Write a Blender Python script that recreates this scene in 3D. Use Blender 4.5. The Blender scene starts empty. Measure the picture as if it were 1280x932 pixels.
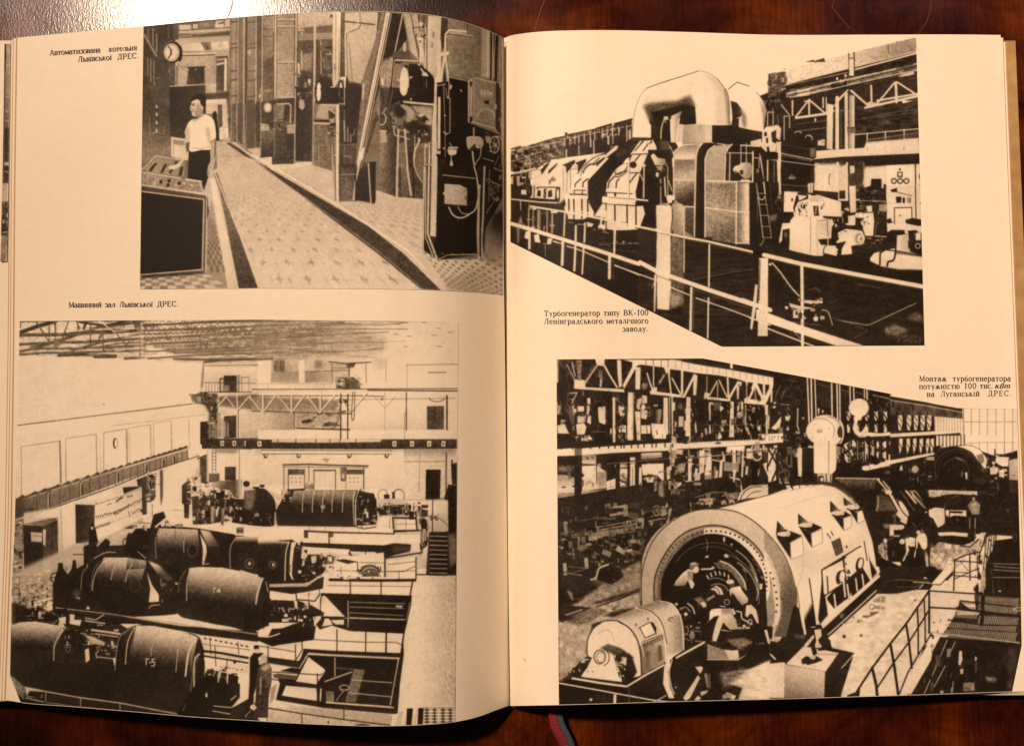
# An old picture book lying open on a varnished wooden table: two pages, four printed photographs.
import bpy, math
import numpy as np
S = bpy.context.scene
C = S.collection
# ---------------------------------------------------------------- camera
FPX, PW, PH = 1050.0, 1280.0, 932.0              # focal length in design units; design frame
CAM = (0.0, -0.0165, 0.350); PITCH = math.radians(2.7)
cam_d = bpy.data.cameras.new("camera"); cam = bpy.data.objects.new("camera", cam_d); C.objects.link(cam)
cam.location = CAM; cam.rotation_euler = (PITCH, 0, 0)
cam_d.sensor_width = 36.0; cam_d.sensor_fit = 'HORIZONTAL'; cam_d.lens = FPX*36.0/PW
cam_d.clip_start = 0.01; cam_d.clip_end = 50.0
S.camera = cam
# ---------------------------------------------------------------- light
S.view_settings.view_transform = 'Standard'; S.view_settings.look = 'None'
S.view_settings.exposure = 0.0; S.view_settings.gamma = 1.0
W = bpy.data.worlds.new("World"); S.world = W; W.use_nodes = True
bg = W.node_tree.nodes['Background']; bg.inputs[0].default_value = (1.0, .74, .52, 1); bg.inputs[1].default_value = 0.025
def lamp(name, loc, target, size, power, col, spread=math.pi, shape='DISK'):
    d = bpy.data.lights.new(name, 'AREA'); o = bpy.data.objects.new(name, d); C.objects.link(o)
    d.shape = shape; d.size = size; d.energy = power; d.color = col; d.spread = spread
    o.location = loc
    v = np.array(target)-np.array(loc); v = v/np.linalg.norm(v)
    import mathutils
    o.rotation_euler = mathutils.Vector(v).to_track_quat('-Z', 'Y').to_euler()
    return o
lamp("ceiling_lamp", (-0.90, 1.10, 2.0), (1.10, .90, 1.46), .17, 138.0, (1.0, .745, .555), 2.45)
lamp("added_fill_lamp", (1.3, 1.8, 2.0), (2.4, .2, 0), .26, 10.0, (1.0, .82, .76), 1.9)  # weak unseen fill added from the right to brighten the right page
# ---------------------------------------------------------------- ink on paper
# A small rasteriser: the four halftone plates are drawn shape by shape (0 = full ink, 1 = bare paper)
SS = 2.0                                        # plate samples per design unit
class Plate:
    def __init__(s, x0, y0, x1, y1, base, seed):
        s.x0, s.y0 = x0, y0
        s.w, s.h = int((x1-x0)*SS), int((y1-y0)*SS)
        s.a = np.full((s.h, s.w), base, np.float32)
        s.rng = np.random.default_rng(seed); s.white = .825
        s.view(0, 0)
    def view(s, ox, oy, k=4.0):
        s.ox, s.oy, s.k = ox, oy, k
    def xy(s, pts):
        if isinstance(pts, str): pts = [float(t) for t in pts.split()]
        q = np.asarray(pts, np.float64).reshape(-1, 2)
        return np.stack([(q[:, 0]/s.k + s.ox - s.x0)*SS, (q[:, 1]/s.k + s.oy - s.y0)*SS], 1)
    def box(s, q, m):
        xa = max(0, int(math.floor(q[:, 0].min()-m))); xb = min(s.w, int(math.ceil(q[:, 0].max()+m))+1)
        ya = max(0, int(math.floor(q[:, 1].min()-m))); yb = min(s.h, int(math.ceil(q[:, 1].max()+m))+1)
        return xa, ya, xb, yb
    def mask(s, q, m=1.0):
        xa, ya, xb, yb = s.box(q, m)
        if xb <= xa or yb <= ya: return None
        W, H = (xb-xa)*2, (yb-ya)*2
        ys = ya + (np.arange(H)+.5)/2; xs = xa + (np.arange(W)+.5)/2
        ins = np.zeros((H, W), bool)
        n = len(q)
        for i in range(n):
            (x1, y1), (x2, y2) = q[i], q[(i+1) % n]
            if y1 == y2: continue
            r = (ys >= min(y1, y2)) & (ys < max(y1, y2))
            if not r.any(): continue
            xc = x1 + (ys[r]-y1)*(x2-x1)/(y2-y1)
            ins[r] ^= xs[None, :] < xc[:, None]
        c = ins.reshape(H//2, 2, W//2, 2).mean((1, 3)).astype(np.float32)
        return xa, ya, xb, yb, c
    def put(s, b, v, a=1.0):
        xa, ya, xb, yb, c = b
        t = s.a[ya:yb, xa:xb]
        t += (v - t)*(c*a)
    def grad(s, b, g):                          # g = x1 y1 v1  x2 y2 v2 (zoom units)
        xa, ya, xb, yb, c = b
        (ax, ay), (bx, by) = s.xy([g[0], g[1], g[3], g[4]])
        X, Y = np.meshgrid(np.arange(xa, xb)+.5, np.arange(ya, yb)+.5)
        d2 = (bx-ax)**2+(by-ay)**2
        t = np.clip(((X-ax)*(bx-ax)+(Y-ay)*(by-ay))/d2, 0, 1)
        t = t*t*(3-2*t)
        return (g[2]+(g[5]-g[2])*t).astype(np.float32)
    def P(s, v, pts, g=None, soft=0, a=1.0, tex=0, cur=0):
        q = s.xy(pts)
        if cur: q = curve(q, True)
        sf = soft*SS/s.k
        b = s.mask(q, 1+3*sf)
        if b is None: return
        if sf > .3: b = b[:4]+(blur(b[4], sf),)
        val = s.grad(b, g) if g else v
        if not g and b[4].size > 160:             # slight random tone drift across every fill, for continuous tone
            h, w = b[4].shape; t = s.rng.uniform(0, 6.283); am = .05 if .15 < v < .85 else .03
            Y, X = np.mgrid[0:h, 0:w]
            val = v+(am*(math.cos(t)*(X/w-.5)+math.sin(t)*(Y/h-.5))*2).astype(np.float32)
        if tex: val = val + tex*noise(b[4].shape, 3.0, s.rng)
        s.put(b, val, a)
    def L(s, v, w, pts, a=1.0, soft=0, cur=0):
        q = s.xy(pts)
        if cur: q = curve(q, False)
        w2 = w*SS/s.k/2
        sf = max(1.0, soft*SS/s.k)
        if w2 < .5: a = a*max(.25, w2/.5); w2 = .5
        bx = s.box(q, w2+sf+1)
        xa, ya, xb, yb = bx
        if xb <= xa or yb <= ya: return
        c = np.zeros((yb-ya, xb-xa), np.float32)
        for i in range(len(q)-1):
            qq = q[i:i+2]
            ua, va, ub, vb = s.box(qq, w2+sf+1)
            if ub <= ua or vb <= va: continue
            X = np.arange(ua, ub)[None, :]+.5; Y = np.arange(va, vb)[:, None]+.5
            (ax, ay), (ex, ey) = qq
            dx, dy = ex-ax, ey-ay; d2 = dx*dx+dy*dy+1e-9
            t = np.clip(((X-ax)*dx+(Y-ay)*dy)/d2, 0, 1)
            d = np.sqrt((X-ax-t*dx)**2+(Y-ay-t*dy)**2)
            k = np.clip((w2-d)/sf+.5, 0, 1)
            sub = c[va-ya:vb-ya, ua-xa:ub-xa]
            np.maximum(sub, k, out=sub)
        s.put((xa, ya, xb, yb, c), v, a)
    def E(s, v, cx, cy, rx, ry, rot=0, **kw):
        s.P(v, ell(cx, cy, rx, ry, rot), **kw)
    def A(s, v, w, cx, cy, rx, ry, a0=0, a1=360, rot=0, **kw):
        s.L(v, w, ell(cx, cy, rx, ry, rot, a0, a1), **kw)
    def R(s, v, x, y, w, h, **kw):
        s.P(v, [x, y, x+w, y, x+w, y+h, x, y+h], **kw)
    def T(s, pts, amp, sx=3, sy=3, soft=2, lo=None, hi=None):   # mottling inside an outline
        b = s.mask(s.xy(pts), 1+soft)
        if b is None: return
        c = blur(b[4], max(.4, soft*SS/s.k))
        xa, ya, xb, yb = b[:4]
        t = s.a[ya:yb, xa:xb]
        t += amp*noise2(c.shape, sx, sy, s.rng)*c
        np.clip(t, 0, 1, out=t)
    def K(s, pts, n, vals, size, ang=(0, 90), lw=None, seed=None, asp=(.15, .6), a=1.0, w=(3, 7)):
        # small fittings scattered inside an outline: bars, pipes, boxes and rings
        r = np.random.default_rng(seed) if seed is not None else s.rng
        qz = np.asarray([float(t) for t in pts.split()] if isinstance(pts, str) else pts).reshape(-1, 2)
        lo, hi = qz.min(0), qz.max(0)
        b = s.mask(s.xy(qz), 1)
        if b is None: return
        xa, ya, xb, yb, c = b
        old = s.a[ya:yb, xa:xb].copy()
        for i in range(n):
            x, y = r.uniform(lo[0], hi[0]), r.uniform(lo[1], hi[1])
            L = r.uniform(*size); th = math.radians(ang[r.integers(len(ang))] + r.normal(0, 4))
            v = vals[r.integers(len(vals))] + r.normal(0, .04)
            t = r.random()
            if t < .55:
                q = r.uniform(*asp)*L
                ca, sa = math.cos(th)*L/2, math.sin(th)*L/2; cb, sb = -math.sin(th)*q/2, math.cos(th)*q/2
                s.P(v, [x-ca-cb, y-sa-sb, x+ca-cb, y+sa-sb, x+ca+cb, y+sa+sb, x-ca+cb, y-sa+sb], a=a)
            elif t < .9:
                ca, sa = math.cos(th)*L/2, math.sin(th)*L/2
                s.L(v, r.uniform(*w), [x-ca, y-sa, x+ca, y+sa], a=a)
            else:
                s.A(v, r.uniform(*w), x, y, L*.25, L*.3, a=a)
        t = s.a[ya:yb, xa:xb]
        t[:] = old + (t-old)*c
    def tiles(s, quad, nu, nv, v, a=1.0, dia=False, jit=0, fill=.5):
        q = np.asarray([float(t) for t in quad.split()]).reshape(4, 2)
        M = homog(q)
        for i in range(nu):
            for j in range(nv):
                if (i+j) % 2: continue
                u, w = i/nu, j/nv; du, dv = 1/nu, 1/nv
                if dia: c = [(u+du/2, w), (u+du, w+dv/2), (u+du/2, w+dv), (u, w+dv/2)]
                else: c = [(u, w), (u+du, w), (u+du, w+dv), (u, w+dv)]
                o = []
                for (x, y) in c:
                    k = M @ np.array([x, y, 1.]); o += [k[0]/k[2], k[1]/k[2]]
                s.P(v, o, a=a*(1-jit*s.rng.random()))
    def marks(s, quad, nu, nv, v, a=1.0):       # small star-shaped inlays in perspective rows
        q = np.asarray([float(t) for t in quad.split()]).reshape(4, 2)
        M = homog(q)
        for i in range(nu):
            for j in range(nv):
                if (i+j) % 2: continue
                u, w = (i+.5)/nu, ((j+.5)/nv)**1.0; du, dv = .3/nu, .3/nv
                o = []
                for k in range(8):
                    r = 1 if k % 2 == 0 else .42; t = math.pi*k/4
                    x = M @ np.array([u+du*r*math.cos(t), w+dv*r*math.sin(t), 1.]); o += [x[0]/x[2], x[1]/x[2]]
                s.P(v, o, a=a*s.rng.uniform(.6, 1), soft=1.5)
    def finish(s, sigma=.85, grain=.03):        # lens softness, mottled ink, press contrast
        for i in range(int(s.w*s.h/420)):        # scuffs, rivets, glints: the small stuff of a factory
            x, y = s.rng.uniform(2, s.w-3), s.rng.uniform(2, s.h-3); v = s.a[int(y), int(x)]
            if v > .72 and s.rng.random() < .9: continue
            n = s.rng.uniform(1.5, 8); t = math.radians((0, 90, 90, -12, 30)[s.rng.integers(5)]+s.rng.normal(0, 5)); u = np.clip(v+s.rng.choice((-.3, .2, .35)), .05, .92)
            q = np.array([[x, y], [x+n*math.cos(t), y+n*math.sin(t)]])
            s.view(s.x0, s.y0, SS); s.L(u, s.rng.uniform(.8, 1.8), q.ravel(), a=s.rng.uniform(.1, .4))
        b = blur(s.a, sigma)
        b = b*.85+blur(b, 3.0)*.07+blur(b, 11.0)*.08
        mid = .25+3.0*b*(1-b)
        for sc, am in ((1.1, .7), (2.4, .5), (7.0, .45), (22.0, .5)): b = b+grain*am*noise(b.shape, sc, s.rng)*mid
        return np.clip((b-.085)/s.white, 0, 1).astype(np.float32)
def homog(q):
    A = []; B = []
    for (u, v), (x, y) in zip([(0, 0), (1, 0), (1, 1), (0, 1)], q):
        A += [[u, v, 1, 0, 0, 0, -u*x, -v*x], [0, 0, 0, u, v, 1, -u*y, -v*y]]; B += [x, y]
    m = np.linalg.solve(np.array(A), np.array(B))
    return np.append(m, 1).reshape(3, 3)
def ell(cx, cy, rx, ry, rot=0, a0=0, a1=360):
    n = max(10, int(abs(a1-a0)/10))
    t = np.radians(np.linspace(a0, a1, n+1)); r = math.radians(rot)
    x, y = rx*np.cos(t), ry*np.sin(t)
    return np.stack([cx+x*math.cos(r)-y*math.sin(r), cy+x*math.sin(r)+y*math.cos(r)], 1)
def curve(q, closed, m=6):
    n = len(q); o = []
    for i in range(n if closed else n-1):
        if closed: a, b, c, d = q[i-1], q[i], q[(i+1) % n], q[(i+2) % n]
        else: a, b, c, d = q[max(i-1, 0)], q[i], q[i+1], q[min(i+2, n-1)]
        for t in np.arange(m)/m:
            o.append(.5*((2*b)+(c-a)*t+(2*a-5*b+4*c-d)*t*t+(3*b-a-3*c+d)*t**3))
    if not closed: o.append(q[-1])
    return np.array(o)
def blur(m, s):
    r = max(1, int(3*s+.5)); k = np.exp(-.5*(np.arange(-r, r+1)/s)**2); k /= k.sum()
    p = np.pad(m, ((r, r), (0, 0)), mode='edge'); o = np.zeros_like(m)
    for i, w in enumerate(k): o += w*p[i:i+m.shape[0]]
    p = np.pad(o, ((0, 0), (r, r)), mode='edge'); o = np.zeros_like(m)
    for i, w in enumerate(k): o += w*p[:, i:i+m.shape[1]]
    return o.astype(np.float32)
def noise2(sh, sx, sy, rng):                    # smooth value noise, unit-ish amplitude
    h, w = int(sh[0]/sy)+3, int(sh[1]/sx)+3
    g = rng.normal(0, 1, (h, w)).astype(np.float32)
    y = np.arange(sh[0])/sy; x = np.arange(sh[1])/sx
    yi = y.astype(int); xi = x.astype(int)
    fy = (y-yi)[:, None]; fx = (x-xi)[None, :]
    fy = fy*fy*(3-2*fy); fx = fx*fx*(3-2*fx)
    a = g[yi][:, xi]; b = g[yi][:, xi+1]; c = g[yi+1][:, xi]; d = g[yi+1][:, xi+1]
    return ((a*(1-fx)+b*fx)*(1-fy)+(c*(1-fx)+d*fx)*fy).astype(np.float32)
def noise(sh, s, rng): return noise2(sh, s, s, rng)
def plate_a():                                  # boiler hall with a man at a control desk
    p = Plate(172, 10, 634, 374, .42, 11)
    P, L, E, R, A, T, K = p.P, p.L, p.E, p.R, p.A, p.T, p.K; p.white = .785
    # --- left wall and far end
    p.view(170, 20, 8)
    P(.25, "60 100 450 60 450 940 60 940", tex=.03)
    P(.2, "80 110 430 90 430 240 80 300", soft=20)
    P(.7, "395 110 1020 20 1030 800 700 780 700 690 395 700", tex=.04)
    P(.3, "370 95 430 80 430 240 370 240")
    P(.33, "430 60 1020 0 1000 100 430 150")
    P(.8, "430 95 555 90 555 145 435 150"); P(.75, "570 85 620 85 620 130 570 130")
    P(.45, "630 70 790 50 790 130 630 130"); L(.75, 5, "690 70 690 110"); L(.75, 5, "720 68 720 110"); L(.6, 4, "640 100 790 92")
    P(.78, "800 55 880 45 880 110 790 120"); P(.35, "820 70 880 62 880 80 820 88"); P(.72, "890 40 940 35 945 100 890 110")
    L(.75, 10, "930 30 935 110"); L(.2, 8, "430 150 760 130 980 118", soft=3); L(.66, 7, "985 140 1000 60")
    P(.66, "560 170 940 140 940 165 560 190", tex=.05); P(.28, "430 180 640 185 960 150 960 205 430 225", soft=6)
    L(.78, 8, "435 205 550 200"); L(.6, 5, "560 215 560 190")
    P(.68, "440 235 930 200 935 270 440 300"); P(.8, "470 290 640 265 690 350 480 355"); P(.42, "650 270 750 260 750 345 690 345"); P(.25, "700 300 725 300 725 345 700 345")
    P(.8, "760 265 920 260 925 355 760 350", tex=.03); K("830 270 920 265 920 350 830 350", 12, [.5, .7], (20, 50))
    P(.62, "470 355 930 340 930 400 480 400"); L(.82, 14, "470 385 800 375"); L(.22, 10, "470 400 640 398 790 390", soft=3)
    P(.66, "400 420 800 410 800 770 700 770 690 690 400 700", tex=.04); A(.4, 7, 470, 460, 55, 55, 20, 160)
    P(.45, "400 500 425 500 420 700 400 700")
    P(.2, "530 512 685 510 690 690 505 690 520 600", tex=.03); E(.8, 598, 537, 6, 9); L(.15, 14, "520 520 690 512")
    P(.4, "800 410 940 400 940 820 800 780"); L(.15, 12, "800 415 910 408"); L(.7, 12, "820 445 890 435"); L(.15, 10, "815 460 880 455"); L(.78, 22, "815 490 870 475")
    P(.25, "810 500 880 490 880 745 805 745", tex=.03); L(.85, 24, "898 440 895 745"); L(.7, 10, "930 210 935 750"); L(.4, 12, "915 430 920 750")
    P(.72, "700 680 805 680 800 765 705 770")
    L(.72, 10, "340 708 690 685"); L(.25, 7, "350 720 690 697")
    P(.18, "340 715 695 700 695 950 340 950", tex=.02)
    P(.25, "695 780 950 765 950 860 695 850", soft=6)
    for x, y0, y1, v in ((125, 130, 260, .5), (172, 130, 300, .6), (208, 180, 360, .62), (120, 430, 600, .5), (150, 440, 660, .6), (182, 450, 690, .58), (325, 130, 230, .4)): L(v, 9, [x, y0, x, y1], soft=5)
    L(.75, 10, "80 190 205 405"); L(.45, 6, "100 180 215 390")
    E(.07, 368, 363, 92, 108); E(.04, 440, 380, 26, 80); E(.84, 358, 368, 78, 90); A(.5, 6, 358, 368, 66, 76); L(.15, 10, "328 310 355 350 350 385 325 430"); L(.12, 14, "352 340 352 390")
    A(.55, 6, 368, 363, 92, 108, 200, 280)
    E(.5, 335, 550, 10, 22, soft=5); E(.75, 218, 625, 5, 8); E(.8, 208, 905, 8, 20)
    # --- far doorway, right hand panelling
    P(.82, "700 840 905 830 915 945 700 945"); L(.3, 6, "700 895 860 885"); P(.3, "812 890 860 888 865 945 812 945")
    P(.4, "940 60 1290 0 1290 950 930 950", tex=.05)
    T("940 60 1290 0 1290 950 930 950", .06, 6, 30)
    for x, w, v in ((960, 22, .5), (985, 30, .58), (1020, 14, .62), (1045, 34, .42), (1083, 14, .72), (1105, 20, .25), (1150, 60, .5), (1203, 12, .7), (1225, 22, .22), (1258, 12, .66), (1275, 14, .25)):
        L(v, w, [x, 15, x-6, 950], soft=4)
    for y in (60, 280, 320, 550, 640, 800): L(.25, 12, [950, y+5, 1010, y]); L(.3, 10, [1100, y+12, 1200, y], soft=4)
    L(.6, 8, "960 200 1000 198"); E(.75, 1135, 370, 14, 30, soft=8); E(.85, 1237, 800, 7, 18)
    # --- man, console (8x, lower)
    p.view(170, 130, 8)
    P(.27, "66 0 350 0 350 520 66 600", g=(200, 100, .25, 150, 520, .48), tex=.04)
    P(.19, "340 0 700 0 700 380 340 330", tex=.02); P(.13, "480 160 560 160 560 330 480 340", soft=12)
    L(.5, 8, "135 130 140 300 150 370", soft=5)
    for y in (30, 108, 188, 270): E(.82, 208, y, 8, 20)
    L(.7, 8, "165 295 200 288")
    P(.8, "700 0 905 0 930 360 830 360 820 100 700 100"); P(.3, "815 10 862 8 866 230 830 240"); P(.78, "866 10 900 5 915 360 880 360"); T("850 200 920 200 920 360 850 360", .08, 3, 3)
    P(.06, "770 90 790 70 808 90 808 150 830 250 835 370 795 370 780 250 765 150"); L(.75, 8, "915 110 925 130 905 150")
    L(.7, 26, "880 355 940 352")
    P(.38, "930 0 1290 0 1290 560 1110 450 1010 390 930 340", tex=.05); T("930 0 1290 0 1290 560 930 340", .06, 5, 40)
    for x, w, v, y1 in ((955, 14, .5, 360), (1010, 8, .68, 380), (1045, 30, .28, 410), (1080, 9, .7, 430), (1150, 80, .3, 440), (1235, 14, .3, 440), (1252, 9, .65, 300)): L(v, w, [x, 0, x, y1], soft=3)
    P(.68, "800 375 940 370 1290 690 1290 940 830 940", tex=.05); P(.75, "740 760 830 940 730 940", soft=6)
    P(.74, "960 380 1010 390 1110 450 1240 440 1290 560 1290 640", tex=.03)
    P(.16, "905 395 945 390 1290 640 1290 680 1060 500", soft=2); P(.75, "960 385 990 385 1290 610 1290 632", soft=2); L(.3, 7, "1010 390 1290 600"); L(.66, 10, "1020 385 1290 590")
    P(.22, "1245 270 1290 270 1290 540 1245 540")
    P(.8, "355 335 500 360 530 500 520 570 355 530"); P(.55, "375 360 490 375 490 420 375 405"); L(.5, 7, "375 400 375 520"); L(.9, 8, "355 335 500 358")
    P(.4, "60 665 200 525 520 570 520 745 460 740 120 690"); P(.56, "80 655 205 540 500 575 480 730 110 680")
    for a in ("125 670 190 590 215 595 155 680", "240 690 290 600 315 605 270 690", "330 690 350 650 380 650 350 700", "420 720 450 630 475 630 460 720", "380 600 400 570 425 575 405 605"): P(.16, a)
    L(.85, 9, "60 660 200 525 440 560"); L(.85, 10, "70 685 450 745")
    P(.55, "66 690 450 750 660 780 680 890 66 815", tex=.06); K("80 710 430 760 640 800 640 860 80 800", 26, [.2, .75, .4], (14, 50), w=(4, 9))
    for x, y in ((248, 780), (330, 770), (322, 812), (430, 795)): P(.07, [x-16, y-10, x+12, y-22, x+20, y+8, x-6, y+22])
    E(.85, 482, 795, 12, 10); E(.85, 558, 812, 12, 8)
    P(.82, "500 745 670 770 660 785 490 765"); L(.85, 10, "640 790 672 890"); L(.75, 10, "66 815 710 905"); L(.3, 10, "66 835 700 925", soft=3)
    P(.35, "62 820 712 905 712 940 62 880"); L(.9, 12, "62 815 712 902"); L(.85, 8, "66 872 420 925")
    P(.06, "530 470 740 458 745 560 720 700 745 740 730 925 700 925 660 770 520 745", tex=.01)      # trousers
    P(.78, "500 300 545 330 530 470 470 580 410 650 330 650 340 620 420 600 470 510", cur=1); P(.3, "495 395 540 380 540 450 510 490")   # near arm
    P(.7, "745 370 800 360 800 520 775 640 770 690 740 722 712 710 722 620 745 560", cur=1); P(.4, "785 370 805 360 800 500 780 560"); P(.5, "712 690 770 680 745 722 712 716", soft=4)
    P(.9, "600 150 690 105 760 140 790 200 800 350 745 385 745 455 660 462 540 472 545 330 490 300 520 200 560 160", cur=1)      # shirt
    P(.66, "700 230 735 240 745 380 730 420", soft=14); L(.65, 8, "560 440 640 450 740 430", soft=5); L(.35, 8, "745 385 795 352"); P(.72, "490 290 530 200 545 330 520 330", soft=10)
    P(.6, "600 150 665 90 690 110 610 165"); P(.72, "560 175 600 150 612 180")
    P(.82, "548 20 600 -20 660 -20 672 40 660 90 605 128 565 118 556 80 540 50", cur=1)   # face
    P(.45, "610 60 665 50 655 95 600 130 590 110", soft=10); E(.8, 662, 30, 14, 24)
    L(.2, 6, "562 4 594 0"); L(.3, 6, "556 78 578 76"); E(.12, 580, 14, 9, 6); P(.5, "540 45 560 50 552 60"); P(.6, "600 70 655 60 650 95 605 126", soft=8)
    p.view(170, 20, 8)
    P(.84, "552 902 556 850 580 826 612 812 640 830 650 902"); P(.05, "546 868 555 828 600 786 660 780 698 798 702 850 694 918 668 908 648 884 642 850 612 834 576 848"); P(.2, "553 882 588 877 590 883 555 888"); E(.14, 575, 896, 11, 6); P(.6, "596 890 640 880 652 930 622 965 602 925", soft=10); P(.55, "556 900 564 918 556 930", soft=4); P(.35, "560 935 584 933 582 939 562 940"); P(.6, "575 955 640 920 650 960 600 985", soft=8); P(.08, "640 830 690 830 690 900 660 905")
    # --- middle cabinets (8x)
    p.view(320, 10, 8)
    P(.4, "0 80 420 40 420 940 0 940", tex=.04); P(.58, "215 60 390 50 390 890 210 900", tex=.05); P(.5, "75 90 170 85 170 480 70 520", tex=.05, soft=3)
    P(.35, "75 520 180 500 180 940 70 940", tex=.05); L(.75, 9, "65 90 60 940"); L(.25, 10, "45 90 45 940"); L(.3, 12, "20 90 20 940"); L(.68, 8, "4 90 4 930")
    L(.72, 10, "175 85 190 900"); L(.75, 16, "196 80 196 600 192 900"); L(.25, 8, "178 240 180 900"); L(.78, 11, "403 50 400 500 392 940"); L(.3, 10, "388 60 384 940")
    for y in (122, 190, 547, 900): L(.8, 9, [212, y, 388, y-4]); L(.25, 6, [212, y+11, 388, y+7])
    for y in (220, 290, 560): L(.3, 9, [70, y, 178, y-4], soft=4)
    L(.7, 9, "75 530 175 455"); L(.3, 8, "80 520 175 445"); E(.85, 37, 880, 7, 18)
    P(.25, "415 330 770 310 770 800 570 940 410 940", tex=.05); P(.7, "420 60 770 40 770 170 420 215", tex=.06); P(.36, "500 200 770 180 770 250 420 260", soft=8); P(.52, "420 265 770 250 770 310 420 330", tex=.04)
    L(.6, 8, "420 325 770 305"); L(.8, 12, "425 228 480 226"); E(.75, 458, 255, 12, 8); P(.15, "735 80 770 75 765 105")
    P(.5, "450 470 570 450 560 640 450 620", soft=10, tex=.05); L(.72, 14, "458 435 455 620"); L(.25, 10, "475 370 475 470"); L(.8, 22, "426 560 432 670"); L(.5, 8, "440 400 430 560")
    L(.76, 22, "590 50 588 450 582 930"); L(.25, 14, "618 340 612 700", soft=4); L(.68, 10, "650 330 652 660"); L(.5, 9, "700 340 705 560", soft=4); L(.5, 20, "715 570 715 640", soft=6)
    L(.8, 8, "690 465 770 465"); L(.8, 8, "742 420 742 470"); K("660 400 770 380 770 800 660 800", 25, [.2, .45, .3], (30, 110), (90, 0))
    K("415 660 570 640 570 900 415 900", 26, [.15, .25, .5], (20, 80), (90, 0)); E(.75, 535, 735, 16, 26)
    P(.12, "640 700 720 690 800 770 820 940 640 940", soft=3)
    P(.82, "770 40 850 40 838 700 780 820 765 760", tex=.02); L(.55, 8, "800 60 795 720", soft=3); L(.55, 8, "830 300 828 700", soft=3); P(.5, "780 560 800 560 800 620 780 620", soft=5)
    P(.32, "850 40 890 40 890 700 840 700", tex=.03)
    P(.7, "890 50 1215 45 1200 300 1050 760 890 720", tex=.03); L(.18, 12, "870 138 1000 150 1185 170"); L(.55, 12, "1040 50 1045 140"); L(.82, 10, "1018 50 1020 170 940 225 900 235 890 280 905 700", cur=0); L(.35, 8, "1050 170 1030 210 920 250", soft=3)
    L(.4, 7, "930 350 965 745"); L(.4, 9, "905 260 915 680", soft=4); L(.85, 8, "892 250 905 690"); P(.25, "1215 45 1250 45 1215 230 1200 200")
    L(.8, 10, "1215 60 1200 250")
    P(.8, "845 695 900 690 895 850 880 850 880 720 845 720"); P(.15, "900 750 1055 760 1055 940 900 940", tex=.03); P(.15, "905 680 920 700 930 760 900 760")
    L(.75, 16, "1075 760 1070 940"); L(.5, 22, "1100 740 1095 940", soft=5)
    A(.1, 18, 635, 840, 40, 105, 90, 290); E(.88, 630, 840, 25, 92); E(.8, 850, 840, 20, 95); A(.08, 14, 850, 840, 26, 105)
    E(.8, 590, 830, 10, 8); E(.8, 668, 820, 7, 7); E(.8, 810, 840, 8, 8); E(.75, 760, 795, 16, 10)
    # --- lower middle (8x)
    p.view(320, 110, 8)
    P(.24, "0 150 390 100 390 760 160 770 40 600 0 600", tex=.05); P(.72, "0 600 45 610 45 700 0 720"); P(.78, "0 705 160 690 160 770 560 730 560 770 770 840 770 940 330 940", tex=.03)
    P(.26, "50 430 190 400 185 690 50 695", g=(100, 430, .4, 100, 690, .18), tex=.05); P(.24, "190 330 390 330 390 760 165 765", tex=.05); P(.15, "300 470 385 460 385 620 300 600", soft=12)
    P(.45, "175 165 290 160 275 310 180 330", tex=.04); L(.7, 14, "210 165 330 158 350 180 345 350"); L(.15, 22, "300 180 290 320"); P(.62, "305 370 395 365 385 455 315 460", tex=.04); L(.7, 6, "175 332 270 330")
    E(.85, 118, 198, 42, 50); A(.45, 6, 118, 198, 34, 42); P(.65, "45 350 130 370 140 430 45 430", tex=.04); A(.62, 7, 245, 390, 26, 28, 60, 330); E(.1, 232, 375, 12, 16)
    L(.6, 7, "190 340 185 690"); L(.65, 7, "45 0 50 350 45 690"); L(.7, 9, "395 0 390 300 385 750"); L(.15, 10, "410 0 405 720"); E(.6, 118, 30, 40, 14, soft=8)
    P(.17, "400 0 570 0 560 740 400 730", tex=.04); P(.66, "430 120 480 120 490 190 465 225 430 200", tex=.03); L(.6, 16, "575 0 575 300 570 770", soft=2); K("410 0 560 0 560 120 410 120", 10, [.4, .15, .6], (15, 40))
    P(.1, "590 0 830 0 830 160 600 160", tex=.02); E(.88, 628, 60, 22, 76); E(.82, 848, 60, 18, 78)
    P(.5, "590 310 635 160 800 170 830 260 730 330", tex=.04); P(.62, "600 290 640 175 800 180 720 320", soft=3); L(.82, 10, "650 172 800 175"); P(.15, "725 220 800 260 770 310 730 310"); L(.72, 14, "730 215 810 270")
    P(.12, "580 320 730 320 735 345 580 345"); L(.72, 20, "580 352 740 362"); P(.6, "740 310 780 310 775 360 740 370")
    P(.4, "585 375 740 370 765 560 760 840 585 775", tex=.05); T("585 375 740 370 765 560 760 840 585 775", .05, 2, 40); K("740 360 800 350 800 540 740 540", 14, [.12, .2, .4], (20, 60)); E(.8, 735, 455, 12, 8)
    L(.66, 8, "765 560 762 830"); L(.2, 8, "780 560 778 900"); L(.83, 30, "818 180 815 500 814 940"); L(.4, 5, "800 380 800 940"); L(.62, 7, "790 540 785 940"); E(.85, 790, 675, 10, 8)
    P(.14, "835 0 1060 0 1040 200 1020 400 1010 560 835 560", tex=.04); L(.62, 16, "883 330 888 530", soft=2); L(.55, 12, "918 400 918 540", soft=3); L(.55, 14, "945 470 948 540", soft=4); L(.7, 6, "970 480 995 410"); L(.4, 12, "885 220 885 320", soft=4)
    L(.8, 8, "885 0 885 170"); L(.8, 8, "835 160 890 165")
    P(.1, "835 0 870 50 850 140", soft=2)
    P(.24, "835 560 1010 555 1000 880 835 940", tex=.05); L(.65, 8, "890 685 950 685"); L(.75, 8, "840 860 995 885"); L(.55, 7, "920 865 1000 862"); L(.5, 8, "885 580 880 850", soft=4); L(.4, 8, "840 570 1000 565")
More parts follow.
